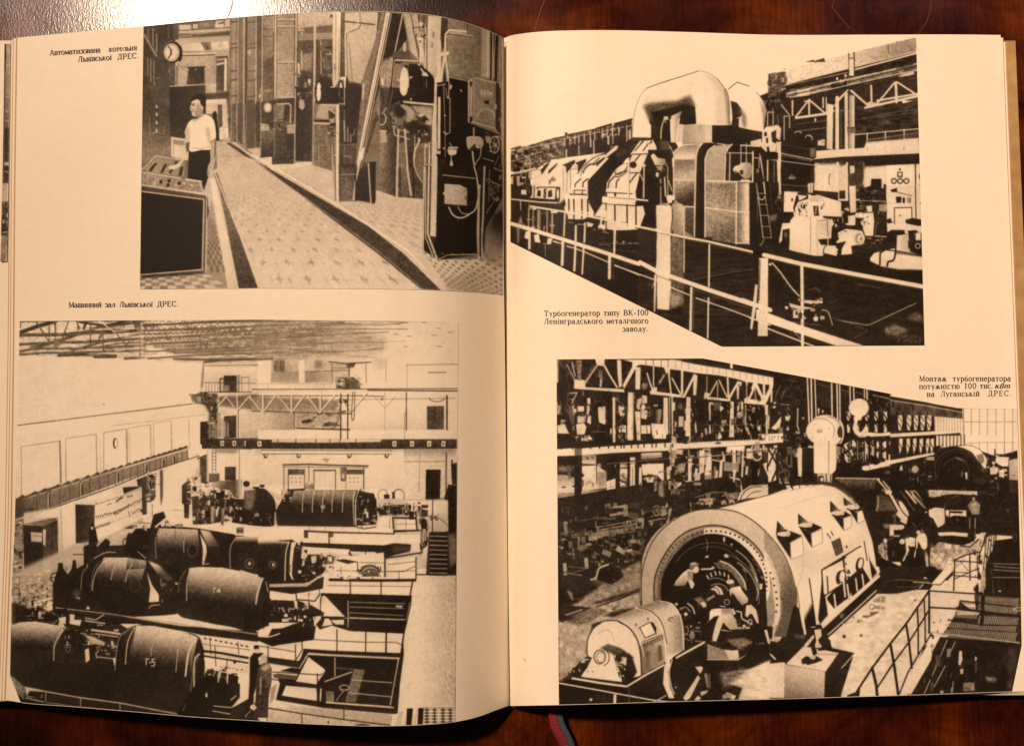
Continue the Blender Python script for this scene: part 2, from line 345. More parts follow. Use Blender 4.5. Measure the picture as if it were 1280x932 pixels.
    # --- the diagonal duct
    p.view(320, 0, 4)
    P(.32, "625 60 665 65 520 660 515 640", tex=.04); P(.45, "628 65 642 65 525 640 515 600", soft=2, tex=.05)
    P(.14, "670 65 735 75 755 200 690 280 640 400 600 500 520 850 510 800", tex=.02)
    P(.22, "640 380 700 280 770 260 720 330 690 560 640 560 600 620 560 760 530 830", tex=.04)
    P(.5, "640 300 690 280 680 420 620 600 600 560", tex=.06, soft=4)
    P(.86, "650 65 672 65 526 780 512 858 504 815", tex=.01); L(.5, 4, "660 80 518 790"); L(.8, 4, "678 70 530 800")
    L(.72, 7, "733 75 692 275"); L(.6, 8, "692 320 660 500 640 590", cur=1); L(.12, 7, "700 310 668 500 650 580")
    # --- right background
    p.view(475, 10, 8)
    P(.7, "235 55 480 75 480 640 420 560 300 430 270 240", tex=.04); P(.74, "480 80 615 90 610 760 545 780 540 680 475 640", tex=.02); P(.8, "570 90 612 95 605 760 570 760")
    P(.45, "525 240 545 240 545 300 525 300", soft=6); P(.45, "515 350 530 350 530 400 515 400", soft=6)
    for a in ("310 70 335 210", "380 70 390 130 400 200", "340 200 440 195", "350 240 420 590", "330 205 395 520", "400 330 395 600", "435 350 445 640", "470 80 470 640", "440 80 445 600"): L(.2, 9, a)
    K("340 180 480 170 480 320 350 330", 26, [.15, .25, .7], (20, 50), (90, 0, 60)); L(.85, 18, "407 80 405 180"); L(.85, 12, "465 90 465 160"); L(.8, 18, "405 360 402 600"); L(.75, 10, "430 350 450 640")
    P(.15, "380 70 480 80 480 180 380 130", a=.6); L(.85, 16, "375 310 425 315")
    P(.3, "130 440 300 430 310 520 130 500", soft=6); L(.8, 20, "245 360 245 430"); L(.2, 6, "280 340 275 440"); L(.75, 16, "85 518 330 535 430 540"); L(.25, 8, "90 532 400 550"); L(.15, 14, "80 512 95 530")
    P(.58, "30 540 140 510 120 700 80 940 0 940 0 640", tex=.05); L(.14, 22, "145 510 125 720 90 940"); L(.75, 8, "150 520 110 930"); P(.45, "155 560 240 560 200 800 190 940 110 940", tex=.06)
    L(.82, 20, "25 710 28 800"); K("0 780 60 780 60 930 0 930", 12, [.8, .3, .6], (20, 60), (90, 0)); L(.2, 6, "60 700 40 930")
    P(.06, "290 560 400 570 500 650 545 720 545 940 290 940", tex=.015); P(.1, "250 570 300 600 290 940 200 940"); E(.06, 262, 740, 62, 160); E(.84, 243, 738, 45, 145); A(.5, 5, 243, 738, 45, 145, 100, 260); L(.6, 8, "275 600 290 720 285 850")
    P(.8, "295 690 335 690 300 715"); P(.82, "175 705 200 725 178 740"); L(.7, 6, "465 720 468 930"); L(.7, 5, "440 690 445 900", a=.4); P(.78, "395 600 420 610 440 640 470 655 490 690 420 680 425 645"); P(.75, "370 560 400 570 395 590")
    P(.22, "615 100 690 115 690 260 640 400 620 420 605 300", tex=.02); P(.46, "680 110 1030 190 1010 700 680 680", tex=.03); T("680 110 1030 190 1010 700 680 680", .03, 8, 8)
    P(.62, "1015 200 1105 235 1100 700 1010 690", tex=.02); L(.78, 9, "1080 240 1075 700"); L(.05, 18, "1112 245 1110 720"); L(.7, 10, "1132 250 1122 730"); P(.06, "1135 260 1185 280 1170 740 1140 730"); L(.7, 8, "1155 260 1140 520 1140 700")
    P(.45, "1190 280 1240 300 1240 940 1170 940", tex=.03)
    L(.45, 16, "850 150 850 220"); L(.12, 6, "870 150 878 230")
    L(.86, 18, "620 640 650 440 655 270 690 225 860 240", cur=0); L(.78, 11, "665 300 700 255 780 255 930 285", cur=0); L(.2, 6, "690 265 920 290"); L(.15, 10, "690 272 690 260")
    P(.82, "595 450 640 440 690 435 690 470 650 480 600 485"); L(.82, 22, "650 470 620 640 610 760"); L(.82, 18, "655 480 680 700 690 780"); P(.2, "640 600 665 700 650 760 630 720")
    # --- instrument cabinets
    p.view(475, 110, 8)
    P(.05, "568 -50 870 -80 880 350 1220 480 1225 940 575 940", tex=.012)
    P(.05, "570 -50 700 -60 700 700 570 700"); P(.07, "690 -100 880 -60 880 380 690 380"); L(.6, 9, "690 -105 880 -65"); L(.75, 9, "570 -20 655 -35")
    P(.1, "100 0 530 0 530 180 100 180", tex=.02); E(.84, 238, 0, 40, 82)
    P(.22, "0 0 110 0 80 300 130 420 520 380 525 940 0 940", tex=.05); P(.3, "0 560 140 400 180 560 150 940 0 940", g=(0, 500, .5, 160, 500, .2), tex=.04); P(.42, "350 560 520 540 520 940 420 940 350 760", tex=.05); P(.42, "180 560 240 540 270 940 180 940", tex=.05)
    K("80 150 530 170 520 520 100 420", 60, [.1, .2, .55, .35, .15], (30, 110), (0, 60, 90)); E(.12, 200, 230, 60, 70, soft=10)
    P(.6, "200 175 280 180 340 250 310 340 260 340 270 250", cur=1, soft=3); P(.62, "320 180 520 210 515 370 450 370 470 280 360 240", soft=4); P(.1, "380 250 470 300 500 330 430 320", soft=4); P(.12, "230 340 480 370 480 440 330 460 230 400", soft=8); E(.72, 410, 275, 30, 18, soft=4)
    P(.8, "230 130 540 160 540 180 310 160 230 150"); L(.15, 8, "240 160 530 185"); E(.7, 310, 115, 10, 14)
    L(.12, 30, "110 0 80 280", soft=6); L(.5, 7, "130 20 70 300"); A(.8, 11, 20, 310, 40, 60, -60, 110); L(.7, 9, "70 200 20 260"); L(.15, 12, "10 0 40 180")
    P(.66, "0 425 60 430 70 540 0 555"); L(.8, 10, "0 428 65 432")
    L(.74, 20, "185 420 170 940"); L(.74, 20, "248 420 285 940"); L(.72, 12, "140 380 150 470 220 490 290 515", cur=1); L(.65, 8, "185 425 240 425"); L(.65, 10, "348 480 348 700"); L(.8, 14, "400 520 345 650 350 800 410 930", cur=1)
    K("380 420 480 420 480 540 380 540", 12, [.75, .15, .5], (15, 45)); L(.75, 12, "452 560 448 940"); L(.3, 10, "470 580 470 940"); L(.78, 14, "495 560 490 940"); L(.15, 8, "510 560 510 940"); P(.75, "455 560 490 580 460 600"); P(.6, "450 760 515 765 515 795 450 790")
    P(.78, "545 -100 570 -100 565 500 575 720 575 945 512 945 520 380 540 150", tex=.02)
    P(.83, "580 90 606 92 604 620 574 620"); L(.1, 6, "580 88 606 90"); P(.75, "562 625 608 632 606 668 560 655"); L(.1, 5, "570 610 608 618"); P(.06, "560 660 606 672 600 690 570 690")
    L(.6, 8, "635 -40 650 400 652 690"); L(.72, 9, "690 -60 690 0 685 100 700 110 700 450 655 465"); L(.66, 7, "655 0 670 100"); for_pts = ((680, 98), (650, 280), (645, 445), (665, 462), (640, 605))
    for x, y in for_pts: E(.75, x, y, 14, 8)
    P(.72, "700 -40 725 -20 715 15 690 20"); P(.78, "790 10 825 30 815 45"); P(.82, "675 615 770 618 765 660 740 675 690 672 678 650"); P(.78, "680 590 780 590 780 610 680 612"); L(.72, 9, "695 550 720 590"); L(.8, 10, "714 675 712 730"); P(.8, "706 725 722 725 735 782 695 780")
    L(.74, 9, "630 875 950 910"); P(.2, "610 720 660 720 650 780 610 780", soft=14)
    # dial box with letters
    P(.5, "880 -90 940 -95 935 350 880 345", tex=.02); L(.75, 10, "912 -90 910 320"); L(.72, 12, "885 -60 885 340"); P(.05, "900 -60 920 -60 915 -10 900 -15"); P(.08, "900 290 925 290 915 345 895 340")
    P(.46, "945 -105 1165 -60 1158 410 935 345", tex=.02); L(.66, 14, "945 -100 1160 -45"); L(.72, 10, "925 345 1155 408"); L(.62, 8, "945 -100 940 340"); L(.25, 8, "1160 -50 1158 400")
    for a in ("1012 85 1012 20 1040 85 1040 25", "1055 90 1055 25", "1055 58 1080 60", "1080 92 1080 30", "1095 95 1095 38 1108 65 1120 42 1120 98"): L(.72, 8, a)
    P(.03, "1040 130 1090 130 1088 172 1040 150"); A(.66, 10, 1060, 300, 85, 88, 185, 360); E(.42, 1060, 300, 70, 70, soft=4); P(.46, "975 310 1150 310 1150 350 975 345")
    P(.08, "1160 -50 1210 -30 1215 480 1158 410"); L(.5, 10, "1185 80 1190 330"); E(.6, 1160, 190, 14, 26); L(.4, 10, "1210 0 1205 400", soft=4)
    P(.5, "1190 -60 1232 -60 1232 940 1214 940 1208 400 1195 100", tex=.03); P(.1, "1165 -20 1205 0 1210 300 1170 300", soft=3)
    K("1020 420 1215 480 1200 620 1020 560", 26, [.5, .1, .2, .65], (16, 50)); L(.7, 14, "938 400 938 490"); P(.66, "875 490 1000 490 1035 540 1020 600 960 600 950 560 900 620 875 600 865 540", cur=1, tex=.03); P(.15, "900 600 950 570 960 610 900 640", soft=4); P(.6, "1050 480 1110 490 1090 560 1060 540", soft=3)
    A(.68, 12, 1145, 570, 46, 82); L(.6, 9, "1145 490 1145 650"); L(.6, 9, "1105 600 1185 540"); L(.6, 9, "1110 530 1180 610"); E(.6, 1145, 570, 14, 20)
    L(.78, 16, "925 640 940 760 980 940", cur=1); L(.7, 11, "1010 610 1000 690 955 760 955 800", cur=1); L(.7, 9, "1030 705 1135 735"); L(.66, 9, "1140 805 1225 835"); L(.6, 10, "1045 790 1040 940"); L(.5, 8, "1110 860 1190 680", cur=1); L(.45, 8, "1070 870 1070 940"); L(.4, 8, "1095 800 1095 940"); K("1060 720 1215 740 1215 940 1060 940", 16, [.35, .2, .1], (20, 60), (90, 50))
    # --- lower right
    p.view(475, 210, 8)
    P(.28, "0 0 430 0 430 320 160 300 0 240", tex=.05); P(.2, "0 0 160 0 160 290 0 235", g=(0, 100, .42, 170, 100, .2), tex=.04); P(.35, "190 0 270 0 290 290 190 290", tex=.05); P(.38, "350 0 430 0 430 200 400 120", soft=4)
    L(.75, 20, "172 -10 168 290"); L(.74, 20, "272 -10 310 270"); L(.72, 10, "345 -20 370 60 425 140", cur=1); L(.15, 12, "200 0 205 290", soft=4); L(.14, 14, "330 0 340 300", soft=6)
    P(.08, "440 -20 970 -20 965 865 600 865 560 900 430 820", tex=.012); P(.78, "515 -20 575 -20 560 690 500 680", tex=.02); P(.2, "500 680 555 690 545 760")
    P(.1, "960 -20 1225 -20 1225 300 1060 600 1040 860 960 860", tex=.02)
    L(.78, 12, "442 -10 432 820"); L(.76, 12, "455 -10 455 690 540 910"); L(.3, 8, "470 0 462 690"); L(.78, 20, "490 -10 478 660 570 910"); L(.72, 8, "430 820 500 870")
    P(.68, "645 162 800 172 872 212 870 378 645 360", tex=.025); L(.8, 8, "645 165 800 175 870 212"); L(.4, 7, "820 250 870 215"); E(.7, 640, 255, 12, 16); L(.74, 9, "630 72 950 106"); P(.4, "850 280 872 280 870 320 850 320", soft=5)
    L(.82, 14, "690 395 730 470 810 500 900 460 960 400 985 250 965 80 940 -10", cur=1); L(.72, 10, "780 390 820 450 890 462", cur=1)
    L(.72, 26, "995 180 980 650 990 900"); L(.3, 7, "1003 200 992 880"); L(.74, 18, "1045 -10 1030 500 1015 700 1025 905"); L(.05, 12, "1010 300 1005 880")
    K("1060 0 1215 0 1215 300 1060 450", 16, [.35, .5, .2], (30, 90), (90, 60)); L(.5, 8, "1060 460 1170 290"); L(.5, 7, "1095 20 1090 350"); A(.6, 6, 1085, 122, 16, 16); L(.66, 10, "1115 140 1215 180"); L(.66, 10, "1140 0 1215 35")
    # --- floor
    p.view(320, 200, 4)
    P(.76, "-60 -20 -10 0 100 60 280 25 380 55 400 210 600 205 600 150 700 185 835 195 832 450 905 498 1140 495 1180 300 1250 250 1250 720 -440 720 -230 60", g=(200, 200, .74, 200, 640, .8))
    P(.55, "1140 500 1150 350 1190 270 1250 240 1250 560", g=(1140, 420, .5, 1230, 300, .12), soft=8)
    P(.6, "960 600 1250 480 1250 720 960 660", soft=14, a=.6)
    p.tiles("595 170 830 210 835 460 420 230", 12, 26, .62, .8, True, .4)
    p.tiles("440 225 835 440 1000 640 500 300", 16, 18, .62, .7, True, .5)
    p.tiles("830 455 1240 470 1240 690 960 640", 15, 14, .42, .9, True, .3)
    p.tiles("110 60 390 160 400 215 200 120", 14, 8, .66, .6, True, .5)
    p.marks("-70 20 20 20 860 650 -440 645", 17, 80, .5, .8)
    p.marks("-60 30 10 30 760 655 -380 650", 23, 90, .64, .6)
    T("-420 30 1240 30 1240 700 -420 700", .012, 5, 4)
    P(.2, "-20 -10 8 10 560 330 740 470 925 652 825 645 610 470 420 325", tex=.04); L(.55, 4, "0 14 430 320 640 480 830 640"); T("0 0 560 330 740 470 925 652 825 645 420 325", .05, 3, 1)
    for i in range(5): L(.3, 3, [430+i*18, 322-i*2, 835+i*18, 645], a=.7)
    L(.88, 7, "-20 -25 20 -5 440 245 760 455 850 545")
    P(.08, "915 472 1100 470 1100 476 905 500", soft=3); L(.8, 4, "905 500 960 475 1100 472")
    # --- feet of the cabinets standing on the tiles
    P(.22, "412 25 600 10 598 205 500 200 415 210", tex=.05, soft=2); P(.14, "500 60 570 20 575 215 500 200", soft=3); P(.1, "570 10 598 10 596 218 572 218"); P(.84, "530 -60 545 -60 520 30 511 60 504 20"); L(.6, 3, "545 -60 526 40"); P(.32, "420 40 490 40 490 200 420 205", tex=.06, soft=4); L(.75, 9, "488 200 496 120 520 10"); L(.74, 7, "562 20 575 214"); L(.62, 5, "430 75 500 72"); L(.14, 6, "500 60 498 205"); L(.4, 5, "455 80 452 195", soft=3)
    L(.82, 14, "406 -20 408 208"); L(.68, 6, "384 -20 392 130 402 205"); L(.3, 4, "396 -20 398 200"); L(.6, 3, "415 208 495 200")
    # --- lower left floor and desk front
    p.view(0, 200, 4)
    P(.55, "1035 290 1060 200 1140 640 700 650 700 580 1030 565", tex=.03)
    p.tiles("700 580 1035 560 1140 640 690 648", 10, 5, .76, .9); p.tiles("1038 300 1068 300 1130 560 1036 560", 6, 22, .38, .8)
    P(.82, "1050 95 1075 90 1195 640 1140 640", soft=2); P(.28, "1068 70 1085 60 1290 640 1195 642 1100 160", tex=.05, g=(1075, 100, .45, 1240, 640, .22)); L(.82, 6, "1072 60 1290 600", soft=3)
    P(.3, "705 130 1035 178 1028 566 705 582", tex=.02); P(.06, "708 160 1020 200 1010 548 705 572"); L(.8, 6, "710 158 1020 198 1012 548 705 574"); L(.75, 7, "705 126 1036 176 1030 560", soft=1); P(.05, "708 168 1008 206 1000 540 705 568"); P(.15, "1038 170 1045 260 1035 300")
    P(.12, "705 578 1028 560 1000 570 705 592", soft=4)
    return p
def plate_b():                                  # turbogenerator with two big steam pipes
    p = Plate(632, 40, 1162, 440, 1.0, 22)
    P, L, E, R, A, T, K = p.P, p.L, p.E, p.R, p.A, p.T, p.K
    p.view(0, 0, 1)
    P(.12, "640 270 800 240 905 160 950 120 1000 100 1145 62 1170 460 905 460 620 315", tex=.015); T("640 270 1156 300 1156 432 905 432 638 302", .02, 40, 4)
    # --- building behind, left
    p.view(636, 150, 8)
    P(.93, "20 290 400 180 980 20 1240 -40 1240 20 560 150 20 320", soft=10, tex=.02)
    P(.3, "20 285 110 260 170 265 450 180 560 160 860 90 1230 0 1235 240 1100 260 960 340 420 400 300 480 20 520", tex=.08); T("20 285 450 180 560 160 560 380 300 480 20 520", .14, 8, 6); K("20 300 550 180 550 380 260 480 20 520", 130, [.7, .15, .55, .2, .4], (14, 60), (-14, 90, 30), w=(4, 9)); L(.62, 10, "20 420 200 360 330 320", soft=3); L(.66, 10, "120 300 330 250 520 220", soft=4)
    P(.2, "560 150 860 90 1230 0 1235 230 1000 260 560 350", tex=.04); K("560 160 1230 20 1230 130 560 250", 120, [.8, .12, .7, .15, .82], (12, 50), (-13, 90, 90)); P(.16, "560 250 1230 130 1235 240 960 330 560 380", tex=.03)
    for x in (560, 610, 660, 700, 755, 815, 860, 935, 985, 1035, 1100, 1180): L(.75, 12, [x, 260-(x-560)*.2, x-2, 180-(x-560)*.2]); L(.72, 8, [x+12, 190-(x-560)*.2, x+50, 180-(x-560)*.2])
    for x, y0, y1, w in ((575, 300, 370, 14), (700, 260, 350, 10), (850, 210, 340, 12), (818, 200, 270, 14), (995, 170, 240, 18), (1040, 20, 240, 8), (1180, 130, 230, 12), (1210, 120, 220, 22)): L(.78, w, [x, y0, x, y1])
    L(.12, 18, "1050 45 1230 -5"); L(.12, 16, "870 90 1030 42"); L(.12, 12, "710 130 850 98"); L(.2, 10, "570 160 690 135"); L(.85, 12, "20 310 60 300"); E(.15, 572, 138, 14, 12); L(.2, 7, "572 140 572 180"); P(.85, "1030 35 1050 35 1050 60 1030 60")
    P(.14, "20 545 210 510 230 800 20 800", tex=.04); K("20 420 330 400 240 780 20 790", 70, [.12, .6, .15, .75, .3], (16, 70), (90, 0)); P(.78, "20 535 170 505 170 525 20 550"); P(.7, "75 560 110 560 105 650 85 665"); P(.7, "20 570 45 570 45 640 20 645"); P(.82, "125 700 175 700 175 748 125 745"); P(.12, "20 740 210 750 500 790 500 840 20 790"); P(.66, "200 520 240 520 220 590 195 570")
    # nearest casing, far turbine
    P(.86, "215 500 330 490 400 425 580 375 960 328 1000 340 700 540 650 640 600 700 620 740 540 800 215 780 240 560", tex=.015); P(.92, "350 470 440 405 960 330 900 345 640 390 480 430", soft=4)
    for a in ("315 500 380 440 405 440 330 550", "395 510 490 425 480 455 395 545", "530 455 660 400 665 425 590 520 575 530 570 465", "665 430 775 390 770 420 690 520 690 455"): P(.12, a)
    L(.2, 7, "345 465 405 430"); L(.15, 6, "220 510 300 490"); L(.12, 10, "255 660 250 780", cur=0); P(.4, "430 570 450 570 410 645 395 640"); K("400 570 470 570 460 640 400 640", 8, [.3, .2], (10, 30)); L(.2, 5, "615 430 618 720"); L(.3, 4, "545 480 545 720"); L(.3, 4, "590 500 575 720"); L(.2, 4, "630 495 690 495"); P(.8, "632 450 688 452 686 490 632 490")
    P(.9, "720 520 850 450 960 340 980 350 860 480 800 600 660 620 650 660 660 560"); L(.12, 8, "690 540 730 480 850 380 960 335", cur=1); L(.12, 8, "740 520 850 430 940 350"); E(.88, 800, 500, 34, 70, 45); A(.12, 9, 800, 500, 34, 70, rot=45); A(.2, 6, 790, 505, 44, 84, rot=45); E(.7, 725, 550, 20, 18)
    P(.88, "660 580 760 600 795 610 795 740 610 740 610 690 650 690"); P(.9, "1030 260 1110 260 790 610 720 560 860 440 970 350"); L(.1, 14, "960 345 1055 260"); L(.1, 12, "850 450 960 375"); P(.2, "870 440 950 375 965 385 880 470"); L(.12, 12, "660 670 665 640 720 590"); L(.12, 12, "740 670 742 625 790 590"); L(.1, 7, "650 705 770 705"); L(.12, 8, "655 705 655 740"); L(.12, 8, "735 705 735 740"); P(.85, "970 345 990 350 985 375 905 380 900 365"); L(.9, 9, "1110 262 800 600 795 740")
    P(.1, "1110 265 1290 240 1290 280 1200 360 980 630 975 760 935 770 935 830 965 850 960 900 850 940 830 900 790 780 790 610", tex=.02); P(.22, "1110 265 1290 240 1290 270 1180 390 1090 460", g=(1120, 280, .28, 1090, 460, .1), tex=.04); L(.85, 7, "1100 258 1290 230"); L(.3, 5, "1090 340 1090 440")
    P(.88, "560 748 780 752 770 808 560 785"); L(.1, 9, "610 745 780 750"); P(.86, "580 790 790 810 850 920 850 970 545 970 545 920"); P(.9, "560 750 575 748 575 790 560 785")
    for x in (600, 650, 730, 788): L(.1, 13, [x, 795, x+2, 960])
    for i in range(7): P(.1, [620+i*24, 738, 636+i*24, 738, 628+i*24, 752])
    P(.12, "215 660 235 660 230 760 210 770"); L(.12, 10, "290 675 500 675"); P(.12, "270 680 300 680 290 780 265 770"); P(.85, "268 690 350 685 345 778 265 770"); P(.85, "385 690 465 690 460 785 380 778"); P(.1, "280 760 290 700 320 710 320 770"); P(.1, "390 775 395 710 430 700 435 770"); P(.12, "350 690 380 690 370 785 345 780"); P(.12, "470 680 515 670 510 830 460 800"); K("345 680 385 690 375 785 345 780", 8, [.8, .1], (8, 20)); E(.85, 490, 740, 12, 50); P(.12, "500 830 560 780 570 850 520 900"); L(.8, 8, "500 840 560 790")
    # second casing
    p.view(760, 80, 8)
    P(.12, "240 740 650 740 760 940 660 940 600 940 -20 940", tex=.02); P(.2, "110 805 320 780 200 900 90 940 60 920", tex=.04)
    P(.86, "320 770 450 765 500 860 400 960 300 960 200 960 220 905"); L(.1, 14, "270 870 350 775"); L(.1, 12, "350 870 440 775"); L(.9, 12, "445 765 490 865"); L(.9, 10, "600 790 655 900"); P(.25, "470 760 610 760 620 900 490 880", g=(490, 800, .12, 560, 800, .3))
    p.view(760, 180, 8)
    P(.88, "235 100 400 90 380 200 340 240 330 290 290 360 270 480 290 520 270 610 -40 600 -40 540 0 380 90 250 190 190", tex=.012); P(.9, "300 0 420 0 400 95 240 105"); L(.1, 10, "270 70 330 0"); L(.1, 10, "350 70 400 0"); P(.12, "215 110 240 108 210 190 215 150"); L(.12, 9, "240 105 390 100"); L(.12, 12, "270 170 320 110"); E(.14, 250, 210, 36, 34); E(.88, 135, 250, 34, 78, 48); A(.1, 9, 135, 250, 34, 78, rot=48); A(.1, 9, 140, 262, 42, 92, -60, 100, rot=48); L(.12, 8, "90 300 110 290 200 270"); L(.9, 10, "0 380 90 250 200 180", cur=1); L(.1, 12, "0 440 10 380 60 330"); L(.1, 12, "80 440 85 380 110 350"); L(.1, 12, "215 390 290 290"); L(.15, 8, "215 290 320 290"); L(.1, 8, "-40 485 70 490"); L(.1, 9, "60 490 240 500"); P(.1, "-30 490 -10 490 -10 530 -30 530"); P(.1, "60 495 85 495 75 530 65 530")
    P(.1, "320 290 400 90 470 200 560 560 470 600 470 830 330 800 370 700 350 620 290 610 275 480", tex=.02); L(.88, 18, "205 150 200 540"); L(.3, 4, "215 150 212 540"); L(.85, 14, "360 210 355 540"); L(.8, 10, "320 300 350 370"); P(.85, "325 215 370 200 380 225 330 230"); P(.9, "285 545 405 560 400 575 285 565")
    P(.88, "-60 540 275 560 270 615 -60 590"); L(.1, 8, "-40 600 270 625")
    for i in range(12): P(.1, [10+i*22, 530+i*1.6, 24+i*22, 532+i*1.6, 16+i*22, 546+i*1.6])
    P(.87, "-150 740 -60 600 270 625 350 620 370 700 330 800 320 830 270 850 100 870 -150 830", tex=.012)
    for x in (68, 190, 278): L(.1, 14, [x, 610, x+2, 860])
    L(.1, 10, "-20 590 -18 860"); L(.2, 4, "-20 775 190 785"); P(.1, "330 830 350 770 370 800 420 790 420 830")
    # column lamp between
    P(.12, "400 60 640 60 650 560 480 600 400 500", tex=.02); P(.8, "425 120 470 80 500 140 570 150 575 200 540 220 470 215", g=(440, 150, .88, 570, 200, .6)); P(.1, "450 90 480 75 560 90 570 150 500 140"); P(.6, "460 225 550 225 540 270 480 260"); K("460 220 600 200 600 340 480 330", 22, [.7, .1, .5], (14, 50), (90, 20)); L(.66, 12, "525 350 528 590"); L(.85, 14, "565 340 575 520"); L(.75, 9, "597 230 597 510"); L(.8, 10, "600 360 640 470"); L(.88, 12, "660 100 657 560"); E(.15, 525, 410, 14, 14)
    # gas bottle posts
    p.view(640, 200, 4)
    P(.1, "0 0 20 190 240 230 460 300 720 360 720 770 0 420", a=0)
    # --- big pipes
    p.view(760, 80, 8)
    P(.93, "240 740 260 500 300 370 390 240 520 195 900 72 980 85 1090 145 1150 225 1200 330 1225 620 880 605 870 420 700 440 440 490 420 620 430 740", tex=.012)
    P(.8, "940 90 1090 150 1150 230 1200 350 1220 620 1160 610 1130 330 1060 200", soft=14, a=.8); P(.55, "1150 240 1185 260 1215 400 1215 600 1190 600 1180 400", soft=8); L(.94, 8, "1225 390 1238 460 1232 615"); L(.2, 6, "1165 240 1205 340 1212 610", soft=2, cur=1)
    P(.84, "300 370 400 245 900 80 1000 95 1000 330 820 310 560 380 350 430 300 600 260 600", soft=40, a=.5); P(.72, "1010 110 1090 160 1150 260 1150 600 1080 610 1070 330", soft=22, a=.5)
    for i in range(16): L((.8, .97)[i % 2], 5, [895+i*17, 600, 893+i*16.5, 420-i*6, 860+i*14, 330-i*12], a=.35, cur=1, soft=3)
    for i in range(9): L((.97, .78)[i % 2], 6, [280+i*16, 735, 285+i*15, 480-i*8, 330+i*12, 390-i*10, 500, 300-i*9], a=.3, cur=1, soft=4)
    L(.15, 7, "385 245 520 195 760 120 905 72"); L(.45, 6, "390 240 330 310 290 400 262 500 240 730", cur=1); L(.3, 7, "1090 148 1155 230", soft=1); L(.5, 6, "905 72 1000 90 1090 148", cur=1)
    P(.1, "420 500 470 475 600 450 720 430 800 410 870 430 882 600 850 600 760 640 720 540 600 560 530 640 520 760 430 740 430 620 415 590", tex=.02)
    P(.3, "350 420 430 390 560 380 700 370 820 310 880 430 720 440 480 480 420 600 400 540", soft=14, tex=.06); P(.1, "430 490 600 445 760 400 860 420 870 520 740 520 560 540 460 560", soft=6)
    P(.14, "430 610 530 600 520 760 430 740", tex=.04); P(.85, "555 530 600 525 605 600 560 620"); P(.1, "540 560 620 560 625 780 530 760"); L(.85, 12, "565 540 535 640 528 750", cur=1); K("560 520 630 520 630 620 560 610", 12, [.8, .1], (14, 40)); P(.82, "630 525 740 470 700 580 690 680 680 790 625 785", g=(630, 600, .9, 720, 600, .6)); P(.1, "740 475 790 480 880 600 760 640 700 640 720 540"); P(.82, "700 600 760 610 755 790 690 785")
    P(.2, "235 735 430 740 430 760 235 780", soft=3)
    # collar drum
    P(.6, "755 615 890 605 1290 620 1290 800 1050 790 740 800", tex=.015, g=(760, 700, .62, 1000, 700, .8)); P(.14, "1050 620 1290 610 1290 700 1290 830 1050 790", g=(1030, 700, .6, 1080, 700, .1), tex=.02); L(.88, 7, "755 618 890 605"); L(.2, 5, "745 800 900 795 1050 790"); P(.7, "900 610 960 612 950 795 900 795", soft=12)
    p.view(890, 110, 8)
    P(.12, "0 375 200 380 500 440 500 540 300 580 0 550", tex=.015); L(.82, 10, "0 552 130 568")
    P(.93, "160 10 250 -60 370 -15 440 40 510 130 550 260 560 380 500 440 380 420 270 395 200 240 180 130", tex=.012); P(.14, "185 130 250 150 290 210 305 270 270 300 265 390 205 380 200 250", soft=2, tex=.02); P(.5, "270 180 340 280 345 390 310 400 290 280", soft=12); L(.85, 8, "250 305 300 290"); P(.6, "470 100 530 220 550 380 520 430 500 250", soft=8); L(.9, 8, "510 125 550 260"); L(.3, 6, "440 40 500 120 545 260 555 380", cur=1); L(.15, 8, "160 15 250 -55 370 -15")
    # --- right hall
    p.view(960, 0, 4)
    P(.9, "90 350 740 188 748 260 90 425", tex=.02); P(.6, "90 350 400 268 740 188 748 255 90 425", g=(300, 300, .86, 740, 220, .55), tex=.05, soft=2); P(.3, "0 375 85 358 95 400 80 490 0 480", tex=.1, soft=3); K("0 370 90 355 90 480 0 490", 30, [.15, .4, .6], (10, 40), (90, -20))
    L(.15, 4, "600 225 600 260"); L(.3, 3, "640 208 650 215"); P(.9, "80 430 400 362 400 372 80 440"); L(.9, 8, "432 350 748 266"); P(.15, "90 430 400 365 748 275 752 700 500 730 240 760 80 700 60 480", tex=.03); P(.12, "80 432 400 366 400 388 90 455", soft=1); P(.12, "435 355 748 280 748 318 435 380"); L(.25, 6, "403 270 405 350"); L(.2, 6, "430 265 430 350"); P(.85, "405 300 428 300 428 380 405 380"); L(.2, 4, "403 293 430 293")
    P(.5, "90 465 390 395 748 318 748 350 400 430 90 490", tex=.08); K("90 455 748 315 748 370 90 500", 70, [.8, .15, .75, .3], (20, 90), (-12, -12, -14)); L(.85, 5, "100 468 390 402 640 345"); L(.82, 5, "110 490 300 450 520 400 748 352"); L(.15, 5, "100 480 400 412 748 330"); E(.85, 345, 395, 6, 8); E(.85, 387, 380, 6, 8); T("90 430 748 280 748 400 90 500", .05, 10, 3)
    T("430 520 752 480 752 660 440 680", .06, 14, 5)
    for a, w in (("135 590 205 500 285 568", 9), ("205 500 205 580", 9), ("60 530 105 580", 7), ("122 505 122 590", 7), ("300 565 400 450 350 500", 7), ("415 455 495 525", 11), ("540 525 632 415", 9), ("645 412 742 475", 9), ("638 415 642 512", 13), ("515 430 517 520", 10), ("290 490 292 560", 6), ("275 490 275 540", 7)): L(.84, w, a)
    L(.86, 12, "130 592 320 566"); L(.86, 12, "485 540 748 482"); L(.84, 10, "545 505 748 470"); P(.8, "500 510 545 515 540 535 490 535"); L(.84, 8, "285 565 330 555")
    L(.4, 3, "440 600 650 575 750 560"); L(.4, 3, "470 590 750 545"); L(.45, 3, "140 622 290 605"); L(.5, 4, "160 655 290 640"); E(.85, 236, 600, 4, 10)
